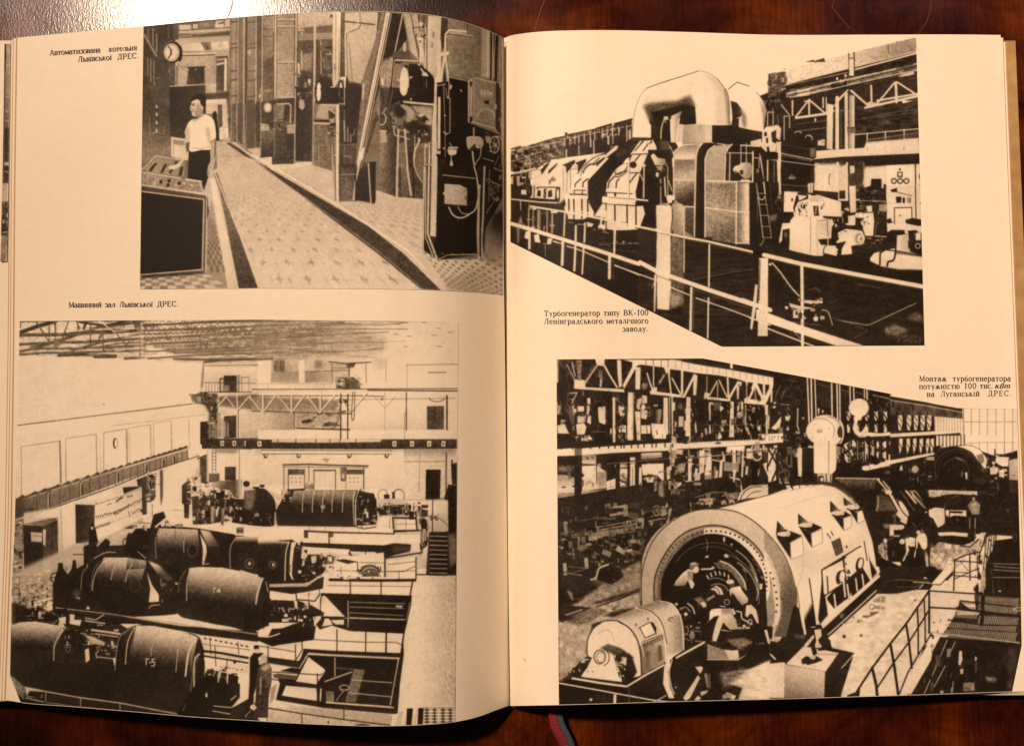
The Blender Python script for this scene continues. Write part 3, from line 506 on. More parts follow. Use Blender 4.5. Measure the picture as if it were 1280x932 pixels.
    P(.84, "295 520 325 525 322 750 292 745"); L(.86, 18, "345 490 345 740"); L(.85, 16, "390 470 392 745"); P(.78, "405 475 432 480 432 745 403 745", g=(405, 600, .6, 432, 600, .85)); P(.4, "395 635 438 635 436 668 395 668", tex=.06); L(.25, 3, "395 640 438 640"); L(.3, 8, "365 550 365 735"); L(.6, 3, "360 556 390 552"); P(.12, "440 670 490 665 490 740 440 742")
    P(.86, "240 755 400 745 480 740 490 712 752 690 760 768 370 785 230 798", tex=.02); L(.85, 5, "430 675 752 645"); L(.7, 3, "500 700 750 665");
    for x in (495, 586, 680): L(.85, 6, [x, 668-(x-495)*.1, x, 760-(x-495)*.08]); K([x-6, 735, x+6, 735, x+6, 755, x-6, 755], 4, [.4], (4, 8), w=(1, 2))
    P(.3, "490 705 752 665 752 690 490 715", soft=5, a=.5, tex=.08); P(.11, "232 800 370 788 760 770 762 820 600 825 232 812", tex=.02)
    P(.84, "232 815 480 812 490 932 232 935", soft=3); P(.82, "480 835 590 830 590 932 480 932", soft=4); P(.18, "400 815 478 810 478 935 405 935", soft=5, tex=.05); P(.82, "410 828 432 828 430 868 412 868")
    P(.12, "60 640 120 650 240 690 240 790 200 800 60 760", tex=.02); L(.35, 5, "60 690 230 740"); L(.8, 4, "70 770 200 798")
    L(.85, 7, "0 565 22 560 22 625"); L(.84, 6, "80 640 80 585 105 585 105 635"); A(.8, 5, 150, 672, 14, 10, 180, 360); A(.75, 5, 200, 695, 18, 16, 200, 380); L(.7, 4, "82 650 82 700"); P(.8, "248 700 285 698 280 730 248 728"); K("248 698 285 698 282 730 248 728", 8, [.2, .85], (6, 16)); L(.84, 5, "125 575 128 640")
    # --- right hall lower (8x)
    p.view(1010, 130, 8)
    P(.85, "90 620 560 600 560 800 300 940 60 940 60 820", tex=.03, soft=2); P(.2, "70 560 480 560 560 600 560 760 480 940 400 940 400 700 300 590 220 600 120 600", soft=12, tex=.05); P(.86, "75 640 205 620 220 800 210 830 60 800 120 730 60 660"); P(.86, "240 640 290 700 290 940 250 940"); L(.86, 22, "295 590 298 940"); L(.86, 18, "388 590 385 940"); P(.8, "305 640 380 600 380 860 310 860", tex=.04, soft=4); P(.82, "415 620 465 620 465 690 420 700"); L(.15, 8, "405 600 408 940"); A(.2, 7, 225, 760, 18, 60, 120, 260)
    P(.86, "560 660 780 620 780 860 560 860", soft=6); P(.1, "630 750 735 750 730 940 620 940"); P(.12, "560 840 620 820 785 850 785 940 480 940", tex=.05, soft=3); P(.12, "755 805 785 805 785 880 755 880"); P(.84, "415 830 475 820 470 940 415 940"); P(.85, "735 850 755 850 750 880 735 880")
    P(.88, "780 615 1120 600 1125 940 780 940", tex=.012); L(.15, 12, "1072 600 1076 940"); E(.15, 917, 655, 11, 11); P(.12, "890 680 945 680 945 735 890 735"); E(.86, 918, 705, 18, 18)
    for x in (857, 920, 982): E(.1, x, 772, 30, 30); E(.87, x, 772, 19, 19); E(.3, x, 772, 4, 4)
    P(.1, "815 840 900 830 900 890 840 890 835 910 815 900"); P(.1, "935 855 1035 855 1035 895 960 890"); P(.85, "960 868 1015 868 1015 880 960 880"); E(.12, 985, 828, 12, 9); P(.2, "1108 705 1120 705 1120 750 1108 750"); E(.2, 1122, 815, 6, 14)
    p.view(1010, 235, 8)
    P(.12, "0 20 500 60 780 0 780 480 620 500 620 620 1150 820 1150 940 900 940 0 740", tex=.03); P(.85, "780 -20 1140 -20 1140 480 1080 420 790 450", tex=.012); P(.86, "860 200 1035 200 1035 360 865 370"); L(.12, 9, "862 360 862 200 1035 195 1037 300"); L(.1, 10, "1072 -10 1078 300"); P(.1, "878 88 935 88 930 150 880 150"); P(.1, "945 95 970 100 965 155 945 150"); P(.5, "990 95 1030 95 1030 150 990 150"); L(.15, 6, "835 30 1040 80"); E(.3, 918, 278, 12, 7); E(.15, 1128, 155, 8, 9); P(.1, "820 20 890 0 890 45 840 45")
    P(.14, "480 60 780 60 780 470 640 480 650 260 480 240", tex=.06); K("480 20 780 20 780 260 480 240", 40, [.5, .12, .3, .7], (16, 60), (90, 0)); L(.66, 7, "310 120 780 135"); P(.75, "710 165 780 165 780 235 710 235"); 
    for x in (722, 740, 757): L(.2, 6, [x, 165, x, 235])
    P(.8, "580 180 640 175 640 240 590 240", tex=.1)
    P(.84, "300 0 400 0 400 130 300 130"); P(.15, "310 30 370 25 370 110 310 110"); P(.84, "410 -20 475 -20 480 240 420 250", tex=.02); L(.12, 7, "405 -20 405 150")
    P(.87, "470 250 650 250 660 330 650 480 570 480 540 380 560 300 480 300"); P(.86, "395 280 475 270 470 375 395 375"); P(.12, "660 350 690 320 780 330 780 470 660 480"); L(.75, 10, "670 480 780 490"); K("480 240 650 240 640 420 520 400", 30, [.2, .88, .1, .8], (10, 40)); L(.7, 8, "700 340 680 380 670 470", cur=1, a=.5); K("600 500 780 500 780 560 620 560", 16, [.6, .12, .3], (20, 90), (0,)); K("430 560 620 500 640 640 430 660", 20, [.3, .12, .5], (8, 30))
    # pump motor, engine
    P(.87, "290 450 380 410 480 420 540 430 570 500 550 560 430 580 440 660 330 670 340 590 370 540 290 560 280 540 310 510", tex=.015, cur=0); E(.8, 512, 505, 52, 66); E(.55, 510, 508, 40, 52); E(.85, 520, 510, 28, 40); E(.5, 530, 510, 12, 22); L(.1, 10, "280 560 370 540 335 600"); K("290 440 340 430 330 520 290 540", 6, [.3], (10, 24))
    P(.1, "240 290 400 250 400 370 300 440 280 560 240 700 200 520 250 400"); K("250 200 410 180 400 370 270 420", 50, [.87, .1, .6, .85, .12], (12, 50))
    # engine (8x at 890,190)
    p.view(890, 190, 8)
    P(.88, "720 395 860 400 970 420 1000 440 1060 430 1290 500 1290 650 1200 660 1190 870 1060 880 1090 930 1160 930 1120 1000 1100 1060 960 1030 890 1010 770 980 780 690 820 640 810 600 715 600", tex=.012)
    P(.1, "840 440 880 420 960 430 960 470 860 500 830 560 830 620 810 560"); P(.86, "860 430 950 440 930 460 870 490"); K("850 500 960 500 950 650 860 640", 36, [.1, .85, .12, .8], (14, 50), (90, 70)); P(.78, "970 470 1040 430 1110 450 1130 500 980 500", tex=.02); P(.1, "1010 540 1060 540 1070 640 1020 640"); L(.88, 9, "1040 550 1036 620"); K("1080 520 1120 520 1110 640 1080 650", 10, [.15, .8], (12, 50), (90,)); P(.1, "1110 640 1290 650 1290 660 1200 680 1110 660", soft=2); P(.82, "1130 690 1200 670 1220 720 1190 760"); L(.4, 5, "985 640 985 1000"); L(.5, 4, "1050 670 1050 1040"); P(.8, "1060 700 1180 700 1185 860 1080 880 1060 840", tex=.02); L(.2, 6, "1060 690 1150 680 1160 840"); P(.1, "1060 875 1190 865 1190 940 1150 940 1130 930 1080 900"); L(.84, 10, "1158 850 1158 935"); E(.2, 800, 480, 10, 18); P(.88, "670 715 780 710 780 770 710 780 700 890 670 910"); P(.1, "705 780 770 765 775 930 690 930 700 880"); A(.7, 6, 735, 830, 10, 20); P(.1, "720 610 810 610 800 660 770 700 720 700")
    P(.88, "1130 930 1240 940 1270 980 1240 1040 1120 1010"); L(.15, 9, "1110 1010 1120 960 1150 930", cur=1); L(.1, 10, "1240 950 1270 980 1250 1000"); P(.1, "780 985 1000 1035 1100 1060 1240 1045 1290 1100 1290 1130 760 1000", soft=2)
    # dark steps, ladder, cab at centre
    P(.1, "370 310 560 310 720 600 700 720 660 930 380 930", tex=.02); L(.15, 20, "860 415 1200 420"); P(.82, "955 315 1012 310 1008 410 960 410"); L(.3, 5, "985 320 985 405"); L(.8, 8, "997 140 988 320"); P(.1, "690 20 1010 80 1020 140 1000 160 990 310 950 320 690 340 700 420 560 340 540 80", tex=.025); P(.5, "755 270 790 215 840 260 820 275", g=(800, 210, .25, 800, 280, .6), tex=.1); L(.5, 6, "690 330 950 345"); L(.75, 9, "690 15 990 75"); L(.8, 8, "550 75 720 95 1030 135"); L(.85, 14, "555 80 555 290"); L(.6, 6, "620 100 620 300"); P(.86, "650 -10 680 -10 690 430 670 430"); K("640 420 710 430 700 600 600 600", 16, [.12, .5, .3], (14, 50), (90, 0)); L(.3, 6, "580 330 600 590"); P(.4, "560 640 650 620 640 690 580 690", soft=6)
    L(.8, 9, "440 310 470 520 510 860"); L(.86, 13, "470 20 490 100 530 420", cur=1); L(.7, 7, "530 440 595 860")
    for y in (415, 525, 635, 745, 855): L(.72, 7, [450+(y-415)*.13, y, 535+(y-415)*.13, y+2])
    A(.82, 9, 495, 440, 32, 38, 0, 180); L(.5, 5, "455 440 445 900"); L(.8, 6, "520 870 490 930 440 935")
    # valve block on top (8x)
    p.view(890, 110, 8)
    P(.14, "540 240 700 120 830 300 830 420 1040 520 1030 700 690 660 640 640 540 640 490 590", tex=.03); P(.86, "500 440 540 390 610 380 660 370 690 410 680 530 640 500 640 420 590 450 600 540 640 560 640 640 540 640 490 590 500 540", tex=.02); P(.1, "520 450 545 440 550 480 525 490"); P(.1, "540 500 560 500 560 555 540 550"); P(.1, "545 590 570 590 575 640 550 640"); P(.84, "385 535 490 510 500 590 385 575"); L(.86, 14, "285 575 470 585"); L(.85, 9, "555 380 555 245 610 245 610 370"); L(.8, 8, "608 200 608 250"); L(.82, 9, "720 520 720 285 775 285 775 400"); L(.84, 10, "690 170 770 270"); L(.84, 10, "800 130 802 280"); L(.5, 6, "660 270 658 380"); A(.6, 6, 570, 160, 40, 40, 180, 340); E(.7, 655, 130, 28, 12, soft=4); K("540 100 700 120 690 240 600 240", 16, [.3, .12, .55], (14, 50)); A(.8, 9, 860, 455, 32, 18, 190, 360); A(.75, 9, 965, 510, 36, 36, 200, 380); P(.86, "640 540 690 540 690 700 680 940 655 940 645 640"); L(.15, 6, "690 560 690 620"); P(.12, "690 560 1030 620 1040 690 690 660", tex=.02); L(.35, 6, "700 570 1030 625"); P(.4, "980 600 1035 600 1030 700 980 690", soft=6); L(.85, 8, "690 655 1010 720"); L(.6, 6, "690 672 990 735"); P(.1, "520 640 660 650 660 720 540 720", tex=.03)
    # casings right of the gap: two rounded boxes
    p.view(760, 180, 8)
    P(.6, "655 930 655 130 680 60 740 15 920 0 890 100 870 930", tex=.03); P(.78, "665 120 700 50 745 15 890 10 870 120 868 150 668 155", g=(780, 20, .55, 780, 140, .85)); P(.35, "668 370 865 375 865 620 760 620 668 560", g=(680, 380, .62, 760, 600, .2), tex=.06); P(.5, "668 155 865 160 862 360 668 360", g=(760, 160, .45, 780, 360, .75), tex=.05); P(.3, "765 640 862 640 858 930 765 870", g=(820, 640, .35, 800, 900, .22), tex=.05); L(.88, 12, "657 560 657 130 690 55 745 12", cur=1); L(.86, 12, "940 0 900 50 880 130 868 400 862 930", cur=0); L(.86, 9, "660 362 868 368"); L(.86, 10, "760 625 865 632"); L(.8, 5, "668 155 865 158")
    P(.1, "945 5 1100 -10 1040 20 990 80 965 150 962 930 875 930 890 130 905 60"); P(.7, "970 930 972 150 1000 70 1060 20 1240 5 1190 60 1170 130 1165 370 1290 380 1290 930", tex=.03); P(.8, "980 130 1010 70 1070 20 1230 8 1175 80 1165 360 978 365", g=(1070, 20, .7, 1070, 360, .62), tex=.04); P(.5, "978 385 1290 390 1290 660 978 630", g=(1000, 600, .62, 1200, 420, .4), tex=.07); P(.5, "975 650 1290 680 1290 930 975 930", g=(1000, 690, .62, 1280, 900, .36), tex=.07); L(.88, 12, "968 930 970 150 1000 65 1065 18", cur=0); L(.88, 12, "975 370 1290 380"); L(.88, 10, "975 640 1290 670"); L(.86, 12, "1240 5 1195 55 1175 130 1165 370", cur=0); P(.1, "1185 90 1290 20 1290 370 1175 370"); L(.86, 8, "1190 92 1290 95"); L(.86, 12, "1218 92 1212 375"); E(.85, 1275, 255, 24, 28)
    p.view(890, 190, 8)
    P(.12, "140 0 470 0 480 100 520 300 420 310 140 290", tex=.02); P(.62, "0 310 370 310 375 920 240 920 0 880", tex=.05); P(.5, "0 315 235 320 235 585 0 560", g=(20, 560, .66, 200, 340, .45), tex=.08); P(.45, "0 585 230 600 228 920 0 880", g=(20, 600, .6, 200, 880, .35), tex=.08); P(.66, "250 320 370 310 372 910 245 910", g=(260, 600, .45, 350, 600, .86), tex=.05); L(.86, 12, "-20 292 400 300"); L(.88, 12, "243 310 240 920"); L(.86, 12, "-20 565 240 598 390 605"); L(.84, 9, "245 910 380 920"); P(.1, "375 310 440 310 455 930 380 930", soft=2)
    L(.86, 8, "140 10 410 15"); L(.84, 11, "178 10 174 295"); L(.82, 9, "288 -70 288 120"); L(.82, 9, "342 -80 342 120"); L(.84, 7, "288 -60 345 -65"); L(.87, 15, "408 0 405 300"); L(.8, 8, "410 60 470 62 470 160"); E(.5, 455, 190, 14, 22)
    P(.82, "210 190 220 150 270 130 300 110 390 120 390 240 350 270 310 260 270 210 240 200", cur=1, tex=.03, g=(240, 160, .88, 390, 220, .55)); P(.12, "270 190 310 180 310 230 285 220"); P(.86, "290 275 380 280 380 300 280 298"); E(.5, 235, 200, 12, 14)
    # --- floor and railings
    p.view(636, 230, 8)
    P(.12, "20 160 500 190 560 260 600 340 860 330 900 400 1000 470 1290 450 1290 1300 20 560", tex=.02); P(.13, "20 160 210 160 210 240 540 300 560 520 400 480 20 400"); K("30 170 500 210 540 300 520 500 100 420", 36, [.6, .1, .3, .15], (20, 80), (90, 90, 8), w=(3, 6)); P(.6, "95 400 120 310 135 390", soft=3); P(.5, "80 420 110 430 100 600 85 590", soft=5)
    P(.87, "545 260 590 160 780 180 850 290 850 320 790 330 560 290", tex=.0, a=0)
    P(.87, "560 250 790 300 855 330 840 290"); 
    p.view(636, 230, 8)
    P(.86, "600 270 780 310 780 340 735 360 590 350"); L(.1, 12, "652 290 650 355"); L(.1, 12, "730 300 730 360"); P(.85, "780 380 850 400 830 430 785 430"); P(.1, "590 380 680 355 780 360 760 400 690 400 640 390"); L(.7, 7, "600 385 650 388"); P(.12, "850 320 920 330 905 430 860 420"); P(.87, "985 370 1290 450 1290 455 1110 465 985 440"); P(.85, "910 340 975 260 985 360 930 350"); P(.85, "890 430 940 350 970 360 960 460 900 450"); P(.1, "940 340 965 340 955 410 930 400"); K("830 430 1080 470 1060 520 840 500", 16, [.4, .12, .75], (14, 50), (-10, 20))
    L(.5, 6, "900 610 1000 600 1290 590"); K("880 570 1290 570 1290 620 880 620", 10, [.5, .7], (12, 40), (5,)); L(.3, 6, "860 640 1290 680", soft=3)
    L(.84, 14, "20 152 300 182 480 190"); L(.8, 7, "490 190 555 130"); L(.75, 9, "118 160 118 260"); L(.5, 7, "205 170 205 250"); L(.86, 20, "215 225 600 285 880 340 1300 430"); E(.6, 215, 240, 14, 18); P(.8, "240 225 290 235 270 260 235 255")
    for x, w in ((200, 14), (245, 12), (297, 22), (315, 8), (385, 14), (435, 20)): L(.66, w, [x, 255+(x-200)*.12, x-3, 440+(x-200)*.2], a=.85)
    L(.8, 18, "560 290 550 520"); P(.84, "420 270 490 275 480 295 420 290"); P(.8, "410 410 460 410 460 422 410 420"); L(.75, 7, "180 355 230 358")
    P(.86, "170 475 205 470 200 555 155 540"); P(.86, "252 510 300 500 310 560 330 600 420 605 440 545 390 540 380 600 260 580"); P(.1, "305 510 370 530 340 605 320 600"); P(.84, "440 565 530 590 525 602 440 580"); L(.6, 6, "365 600 365 720"); L(.3, 6, "245 480 240 655")
    L(.9, 40, "20 398 220 455 540 555 1000 700 1300 800"); L(.35, 4, "20 415 540 575 1000 722 1300 822", soft=1)
    L(.88, 11, "580 620 660 645 745 675 990 780"); L(.88, 11, "1060 810 1300 910")
    L(.86, 24, "208 460 205 645"); L(.86, 28, "542 570 532 810"); L(.4, 6, "555 580 548 810"); L(.84, 22, "670 420 668 560 655 865", cur=0); L(.82, 20, "762 395 755 580", cur=0); L(.84, 18, "748 640 733 900"); L(.86, 18, "1065 400 1054 690"); L(.87, 30, "1008 720 1005 940"); L(.75, 9, "690 405 770 405"); L(.3, 9, "1045 760 1045 940")
    p.view(640, 200, 4)
    P(.12, "500 360 720 390 720 560 500 450", tex=.02, a=0); T("500 440 1280 560 1280 900 700 760", .025, 40, 4); P(.13, "860 380 1280 440 1280 470 860 390", a=0)
    L(.3, 5, "900 600 1100 560 1230 545", soft=3); L(.07, 6, "880 610 1230 550")
    # tall canister posts
    P(.88, "720 230 740 218 780 218 800 235 800 580 785 750 725 745 722 380"); P(.9, "770 185 780 175 812 178 815 190 810 212 780 218"); P(.66, "800 220 850 220 862 240 862 370 800 350", g=(800, 270, .55, 862, 250, .8), tex=.03); L(.15, 5, "800 240 802 290 795 350 795 560 788 600"); P(.3, "795 380 860 400 860 720 790 760 795 560", tex=.08, g=(820, 400, .4, 830, 740, .25)); P(.55, "790 660 850 670 850 720 790 740", soft=8, tex=.08); L(.8, 6, "862 240 860 560"); L(.15, 5, "716 240 722 380 712 560"); L(.5, 3, "780 222 798 240"); P(.12, "640 480 700 620 695 640 640 620", a=0); L(.7, 4, "700 640 712 610 718 650"); P(.1, "725 745 785 752 850 730 850 770 790 770 740 760")
    L(.15, 4, "728 225 745 222 775 226"); E(.1, 806, 208, 6, 7)
    L(.87, 7, "720 345 740 360 718 580 712 755"); L(.86, 10, "733 370 730 520", a=0)
    L(.9, 11, "590 325 720 352 800 375 980 408 1290 480"); L(.4, 2.5, "720 362 980 420 1280 490")
    L(.88, 9, "986 425 984 630"); L(.9, 22, "640 512 730 560 900 620 1000 655 1290 750", soft=1); L(.35, 3, "730 580 900 645 1290 778"); L(.88, 6, "515 528 730 605"); L(.88, 6, "790 635 885 675"); L(.88, 6, "920 690 1080 745 1290 825"); L(.88, 12, "896 640 892 850"); L(.4, 4, "908 650 906 850"); L(.88, 8, "982 690 978 890"); L(.88, 7, "714 580 712 755"); L(.87, 8, "512 320 510 460")
    # right foreground rail
    p.view(960, 200, 4)
    P(.1, "0 320 40 440 100 470 220 490 320 480 500 540 775 560 778 925 480 925 -60 760 -60 520 -60 300", tex=.015, a=0)
    P(.11, "-80 390 0 470 150 525 780 650 778 925 480 925 0 770 -60 740", tex=.018); P(.1, "240 480 380 480 500 520 520 550 600 560 778 555 778 615 160 520 0 470 0 440 100 470", tex=.015)
    P(.87, "510 490 530 465 640 440 780 480 780 550 660 545 560 530 510 505", tex=.015); P(.89, "520 480 545 462 600 450 560 475 556 525"); P(.4, "640 455 780 480 780 487 640 470", soft=2); P(.84, "640 370 700 360 710 460 640 460", g=(640, 400, .88, 710, 400, .7)); P(.1, "605 355 640 340 690 355 685 372 640 378 610 365"); P(.1, "590 300 612 290 622 315 598 318"); P(.1, "685 300 720 290 775 300 775 330 750 330 690 318"); L(.1, 9, "640 372 632 490 600 510 595 540", cur=1); L(.1, 8, "600 365 600 440 560 465 558 535", cur=0); P(.86, "730 365 770 365 770 400 735 402"); L(.15, 5, "735 365 735 400"); L(.15, 5, "765 365 765 400"); P(.1, "700 400 735 410 765 405 770 470 740 465 700 440"); A(.85, 4, 748, 430, 12, 12); L(.1, 6, "590 450 640 455 780 480"); L(.7, 4, "560 530 650 545 780 548"); P(.86, "600 330 680 340 690 350 600 350"); P(.1, "595 360 640 350 640 370 600 385"); E(.85, 690, 360, 8, 8)
    L(.9, 21, "-20 475 160 518 430 570 780 634"); L(.3, 3, "0 492 160 532 430 585 780 648"); L(.9, 15, "168 525 170 700 172 930"); L(.35, 3, "178 540 182 800")
    P(.9, "-60 745 0 765 160 825 300 870 480 928 340 928 150 865 -60 795"); L(.88, 7, "-20 835 160 905 240 935"); L(.6, 4, "120 850 160 890"); L(.82, 7, "20 515 60 560 110 630 155 680", cur=1); L(.3, 3, "30 540 80 600"); E(.85, 10, 522, 7, 6)
    P(.8, "125 750 160 745 160 790 125 790"); P(.84, "105 715 160 730 230 740 160 750 110 735"); P(.8, "180 700 270 705 250 718 180 715"); K("90 680 280 690 290 800 120 800", 34, [.85, .1, .12, .7], (8, 30)); E(.88, 238, 793, 12, 13); E(.85, 92, 738, 8, 8); L(.75, 5, "270 750 300 760 322 825", cur=1); E(.85, 265, 710, 8, 7); L(.4, 4, "200 650 240 640 260 660"); L(.5, 3, "120 810 260 825")
    L(.7, 4, "350 800 490 825 510 822 600 780 740 715"); L(.35, 3, "320 790 450 830 500 850"); L(.4, 3, "430 890 500 850"); L(.3, 6, "450 620 560 640", soft=3); L(.25, 3, "300 720 380 690"); P(.35, "690 785 740 760 775 780 775 810 720 800", soft=6, tex=.06); P(.45, "580 840 630 820 700 850 650 880 590 870", soft=6, tex=.1); P(.2, "640 870 778 880 778 920 640 915", soft=6, tex=.08); L(.06, 5, "500 830 500 850"); T("-60 540 778 660 778 925 480 925", .02, 20, 3)
    p.view(640, 200, 4)
    P(.88, "1235 490 1280 490 1278 880 1228 880 1232 700"); L(.2, 4, "1240 500 1235 700"); P(.86, "1215 620 1228 625 1222 720 1200 850 1190 840"); L(.9, 22, "1150 700 1290 750"); L(.88, 6, "1190 790 1290 825")
    return p
def plate_c():                                  # turbine hall with rows of dark generators
    p = Plate(4, 394, 580, 912, .86, 33)
    P, L, E, R, A, T, K = p.P, p.L, p.E, p.R, p.A, p.T, p.K; p.white = .775; r = np.random.default_rng(5)
    # --- sheds of light: walls and the truss ceiling
    p.view(20, 398, 8)
    T("0 400 900 400 900 940 0 940", .015, 60, 60)
    P(.8, "30 10 1290 10 1290 400 30 370", tex=.04)
    for a, w, v in (("40 30 400 20 700 25 1290 15", 18, .3), ("45 140 200 85 400 25", 38, .2), ("40 165 500 160 700 140 1290 120", 34, .28), ("40 260 420 240 700 235 1290 200", 28, .33), ("150 300 420 225 700 130 860 80 1290 30", 32, .3),
                    ("40 330 200 300 600 300 1290 270", 24, .36), ("40 360 230 350", 24, .38), ("240 345 600 340 1290 315", 20, .35), ("430 370 660 360 1000 375", 28, .28), ("790 385 990 385", 24, .3), ("1090 400 1290 390", 24, .34), ("540 340 620 300 900 230 1290 150", 22, .36), ("230 305 420 300 800 290 1000 250 1290 240", 16, .4), ("640 35 760 55 880 70", 26, .25), ("920 70 1130 20", 34, .22)):
        L(v, w, a, soft=3)
    for a in ("200 30 260 120 330 230", "335 60 335 240", "395 30 395 260 410 300", "530 20 470 190", "610 30 640 110", "690 20 680 110", "750 20 745 270", "860 170 830 220", "870 160 875 320", "980 100 1040 200", "1060 200 1100 270", "1130 230 1100 280", "1240 20 1240 400", "1200 30 1200 110", "620 20 620 120", "50 20 45 90", "380 20 400 110", "880 80 830 200", "1090 20 1085 80"): L(.3, 12, a, soft=3)
    P(.2, "660 110 700 30 720 30 690 110"); P(.2, "1160 20 1250 20 1250 100 1190 90"); L(.86, 12, "820 15 900 70 990 135")
    P(.42, "380 200 480 200 470 250 380 300", soft=6); P(.4, "150 270 240 260 210 320 150 310", soft=6); E(.25, 98, 405, 10, 8)
    T("30 15 1290 15 1290 400 30 380", .06, 7, 3)
    for x, y in ((455, 545), (455, 590), (455, 635), (885, 860), (570, 410)): E(.6, x, y, 8, 7, soft=3)
    p.view(180, 398, 8)
    P(.72, "0 10 3100 10 3100 40 2700 400 600 430 0 400", tex=.06, soft=50)
    P(.58, "0 10 1700 8 1700 400 600 430 0 400", tex=.05, g=(0, 0, .9, 900, 260, .66), soft=50); T("0 10 1700 10 1700 400 600 430 0 400", .12, 18, 3, soft=60)
    for i in range(60):
        x, y = -r.uniform(0, 1200)**1.0*r.random(), r.uniform(30, 380); w = r.uniform(60, 260); L((.28, .4, .86)[i % 3], r.uniform(4, 11), [x, y, x+w, y-w*.05], a=.7, soft=3)
    for i in range(110):                       # slanting purlins and lit glazing between them
        x, y = r.uniform(0, 1900), r.uniform(20, 410)
        if y > 400-max(0, 600-x)*.02+10: continue
        w = r.uniform(40, 220)*(1.2-y/500); f = r.uniform(-.1, .0)
        v = (.86, .86, .26, .32, .4)[r.integers(5)]
        L(v, r.uniform(5, 13), [x, y, x+w, y+f*w], a=.8, soft=3)
    for i in range(70):
        x, y = r.uniform(0, 1900), r.uniform(20, 300); h = r.uniform(20, 90)
        L(.28, r.uniform(5, 9), [x, y, x+r.uniform(-40, 40), y+h], a=.9, soft=2)
    for i in range(60):
        x, y = r.uniform(0, 1600), r.uniform(15, 300)
        P(.87, [x, y, x+r.uniform(20, 70), y-5, x+r.uniform(20, 60), y+r.uniform(20, 45), x, y+30], soft=3)
    for y0, h, x0, x1, pt in ((22, 46, -60, 1000, 70), (70, 44, -40, 1500, 62), (118, 36, 0, 1800, 54), (160, 30, 0, 1900, 46), (200, 26, 0, 1900, 40), (240, 22, 60, 1900, 36), (276, 18, 100, 1800, 30), (308, 16, 200, 1700, 28), (338, 14, 300, 1700, 26)):   # roof trusses one behind another
        n = int((x1-x0)/pt); f = -.035
        for v, dy in ((.3, 0), (.36, h)): L(v, 7, [x0, y0+dy, x1, y0+dy+f*(x1-x0)], a=.85, soft=2)
        for k in range(n):
            x = x0+k*pt; y = y0+f*(x-x0)
            if r.random() < .5: P(.88, [x+8, y+5, x+pt*.8, y+5, x+pt*.55, y+h-4, x+14, y+h-4], a=.9, soft=2)
            L(.3, 5, [x, y+h, x+pt/2, y, x+pt, y+h], a=.85, soft=1.5)
    for a, v in (("0 80 200 60 700 30 1300 10", .32), ("0 120 700 110 1300 60 2000 40", .38), ("0 60 300 60", .3), ("0 210 500 170 1300 110", .4), ("0 260 900 210 1700 150", .42), ("0 330 900 300 1900 250", .45), ("40 400 600 360 1900 330", .4), ("300 405 600 410 1290 400", .3)): L(v, 18, a, soft=4)
    L(.75, 14, "740 70 1290 50 2100 60 2500 40"); L(.25, 10, "600 430 900 420 1290 405", soft=3)
    P(.3, "600 425 780 410 680 440 600 445", soft=3); L(.55, 8, "740 10 735 200")
    P(.87, "1650 400 1800 380 3160 10 3160 420 1650 420", soft=10)
    # far right pale upper wall
    p.view(320, 430, 4)
    P(.85, "520 -120 1014 -120 1014 235 520 235 520 80", soft=10); P(.58, "-10 -112 300 -120 540 -90 660 -20 640 40 520 70 -10 80", a=.55, tex=.06, soft=12)
    for a in ("-20 -110 400 -118 620 -115 1010 -118", "0 -95 300 -100 620 -95 760 -108", "0 -40 240 -70 420 -75 760 -75", "0 -20 300 -45 660 -60", "200 0 420 -10 640 -8", "0 20 400 40 640 20"): L(.42, 4, a, soft=2)
    for i in range(60):
        x, y = r.uniform(0, 660), r.uniform(-115, 75); L((.35, .84, .5)[i % 3], r.uniform(2, 5), [x, y, x+r.uniform(20, 110), y-r.uniform(-2, 5)], a=.7)
    for x, y in ((700, -100), (830, -108), (740, 12), (905, 10), (900, -80), (755, -40), (880, -45), (690, -50), (960, -60), (640, -60), (555, 5)): L(.4, 3, [x, y, x+22, y+2])
    L(.4, 3, "750 104 1010 100"); L(.3, 4, "862 142 950 141"); L(.5, 3, "650 70 650 190"); L(.55, 3, "755 100 755 230"); P(.75, "580 70 640 70 640 130 580 110", soft=8)
    P(.86, "0 85 80 80 80 190 0 195"); L(.55, 3, "80 80 78 195"); P(.45, "85 82 145 80 145 138 85 138", tex=.05); L(.2, 3, "100 82 100 138"); L(.2, 3, "125 82 125 138"); P(.7, "145 80 215 78 215 135 145 138", tex=.04); P(.6, "80 140 215 136 215 195 80 192", tex=.03); P(.85, "217 80 243 80 243 195 217 195")
    P(.72, "243 85 360 80 460 95 460 130 243 136", tex=.04, soft=3); P(.66, "245 138 465 132 465 190 245 192", g=(250, 150, .55, 470, 180, .78), tex=.03); L(.25, 3, "243 137 465 131")
    P(.3, "290 85 330 80 335 120 300 125", soft=8, a=.6)
    L(.2, 5, "365 88 450 98 575 90"); L(.25, 4, "465 95 465 230"); L(.25, 3, "380 95 382 200"); L(.3, 3, "550 100 552 195"); P(.25, "450 95 500 92 490 115 460 120", soft=2); K("395 160 530 165 545 230 400 230", 40, [.15, .3, .6], (10, 36), (0, 90, 45)); P(.25, "440 170 510 175 520 225 430 228", soft=4, a=.7); A(.4, 2.5, 430, 190, 20, 28, 150, 300)
    L(.3, 2.5, "390 120 470 118 465 180")
    P(.84, "-10 197 400 195 405 230 -10 232"); L(.5, 2, "-10 198 380 196"); L(.5, 2, "60 198 60 232"); L(.5, 2, "340 198 340 232"); L(.55, 2, "198 198 198 232")
    # --- left wall
    p.view(0, 430, 4)
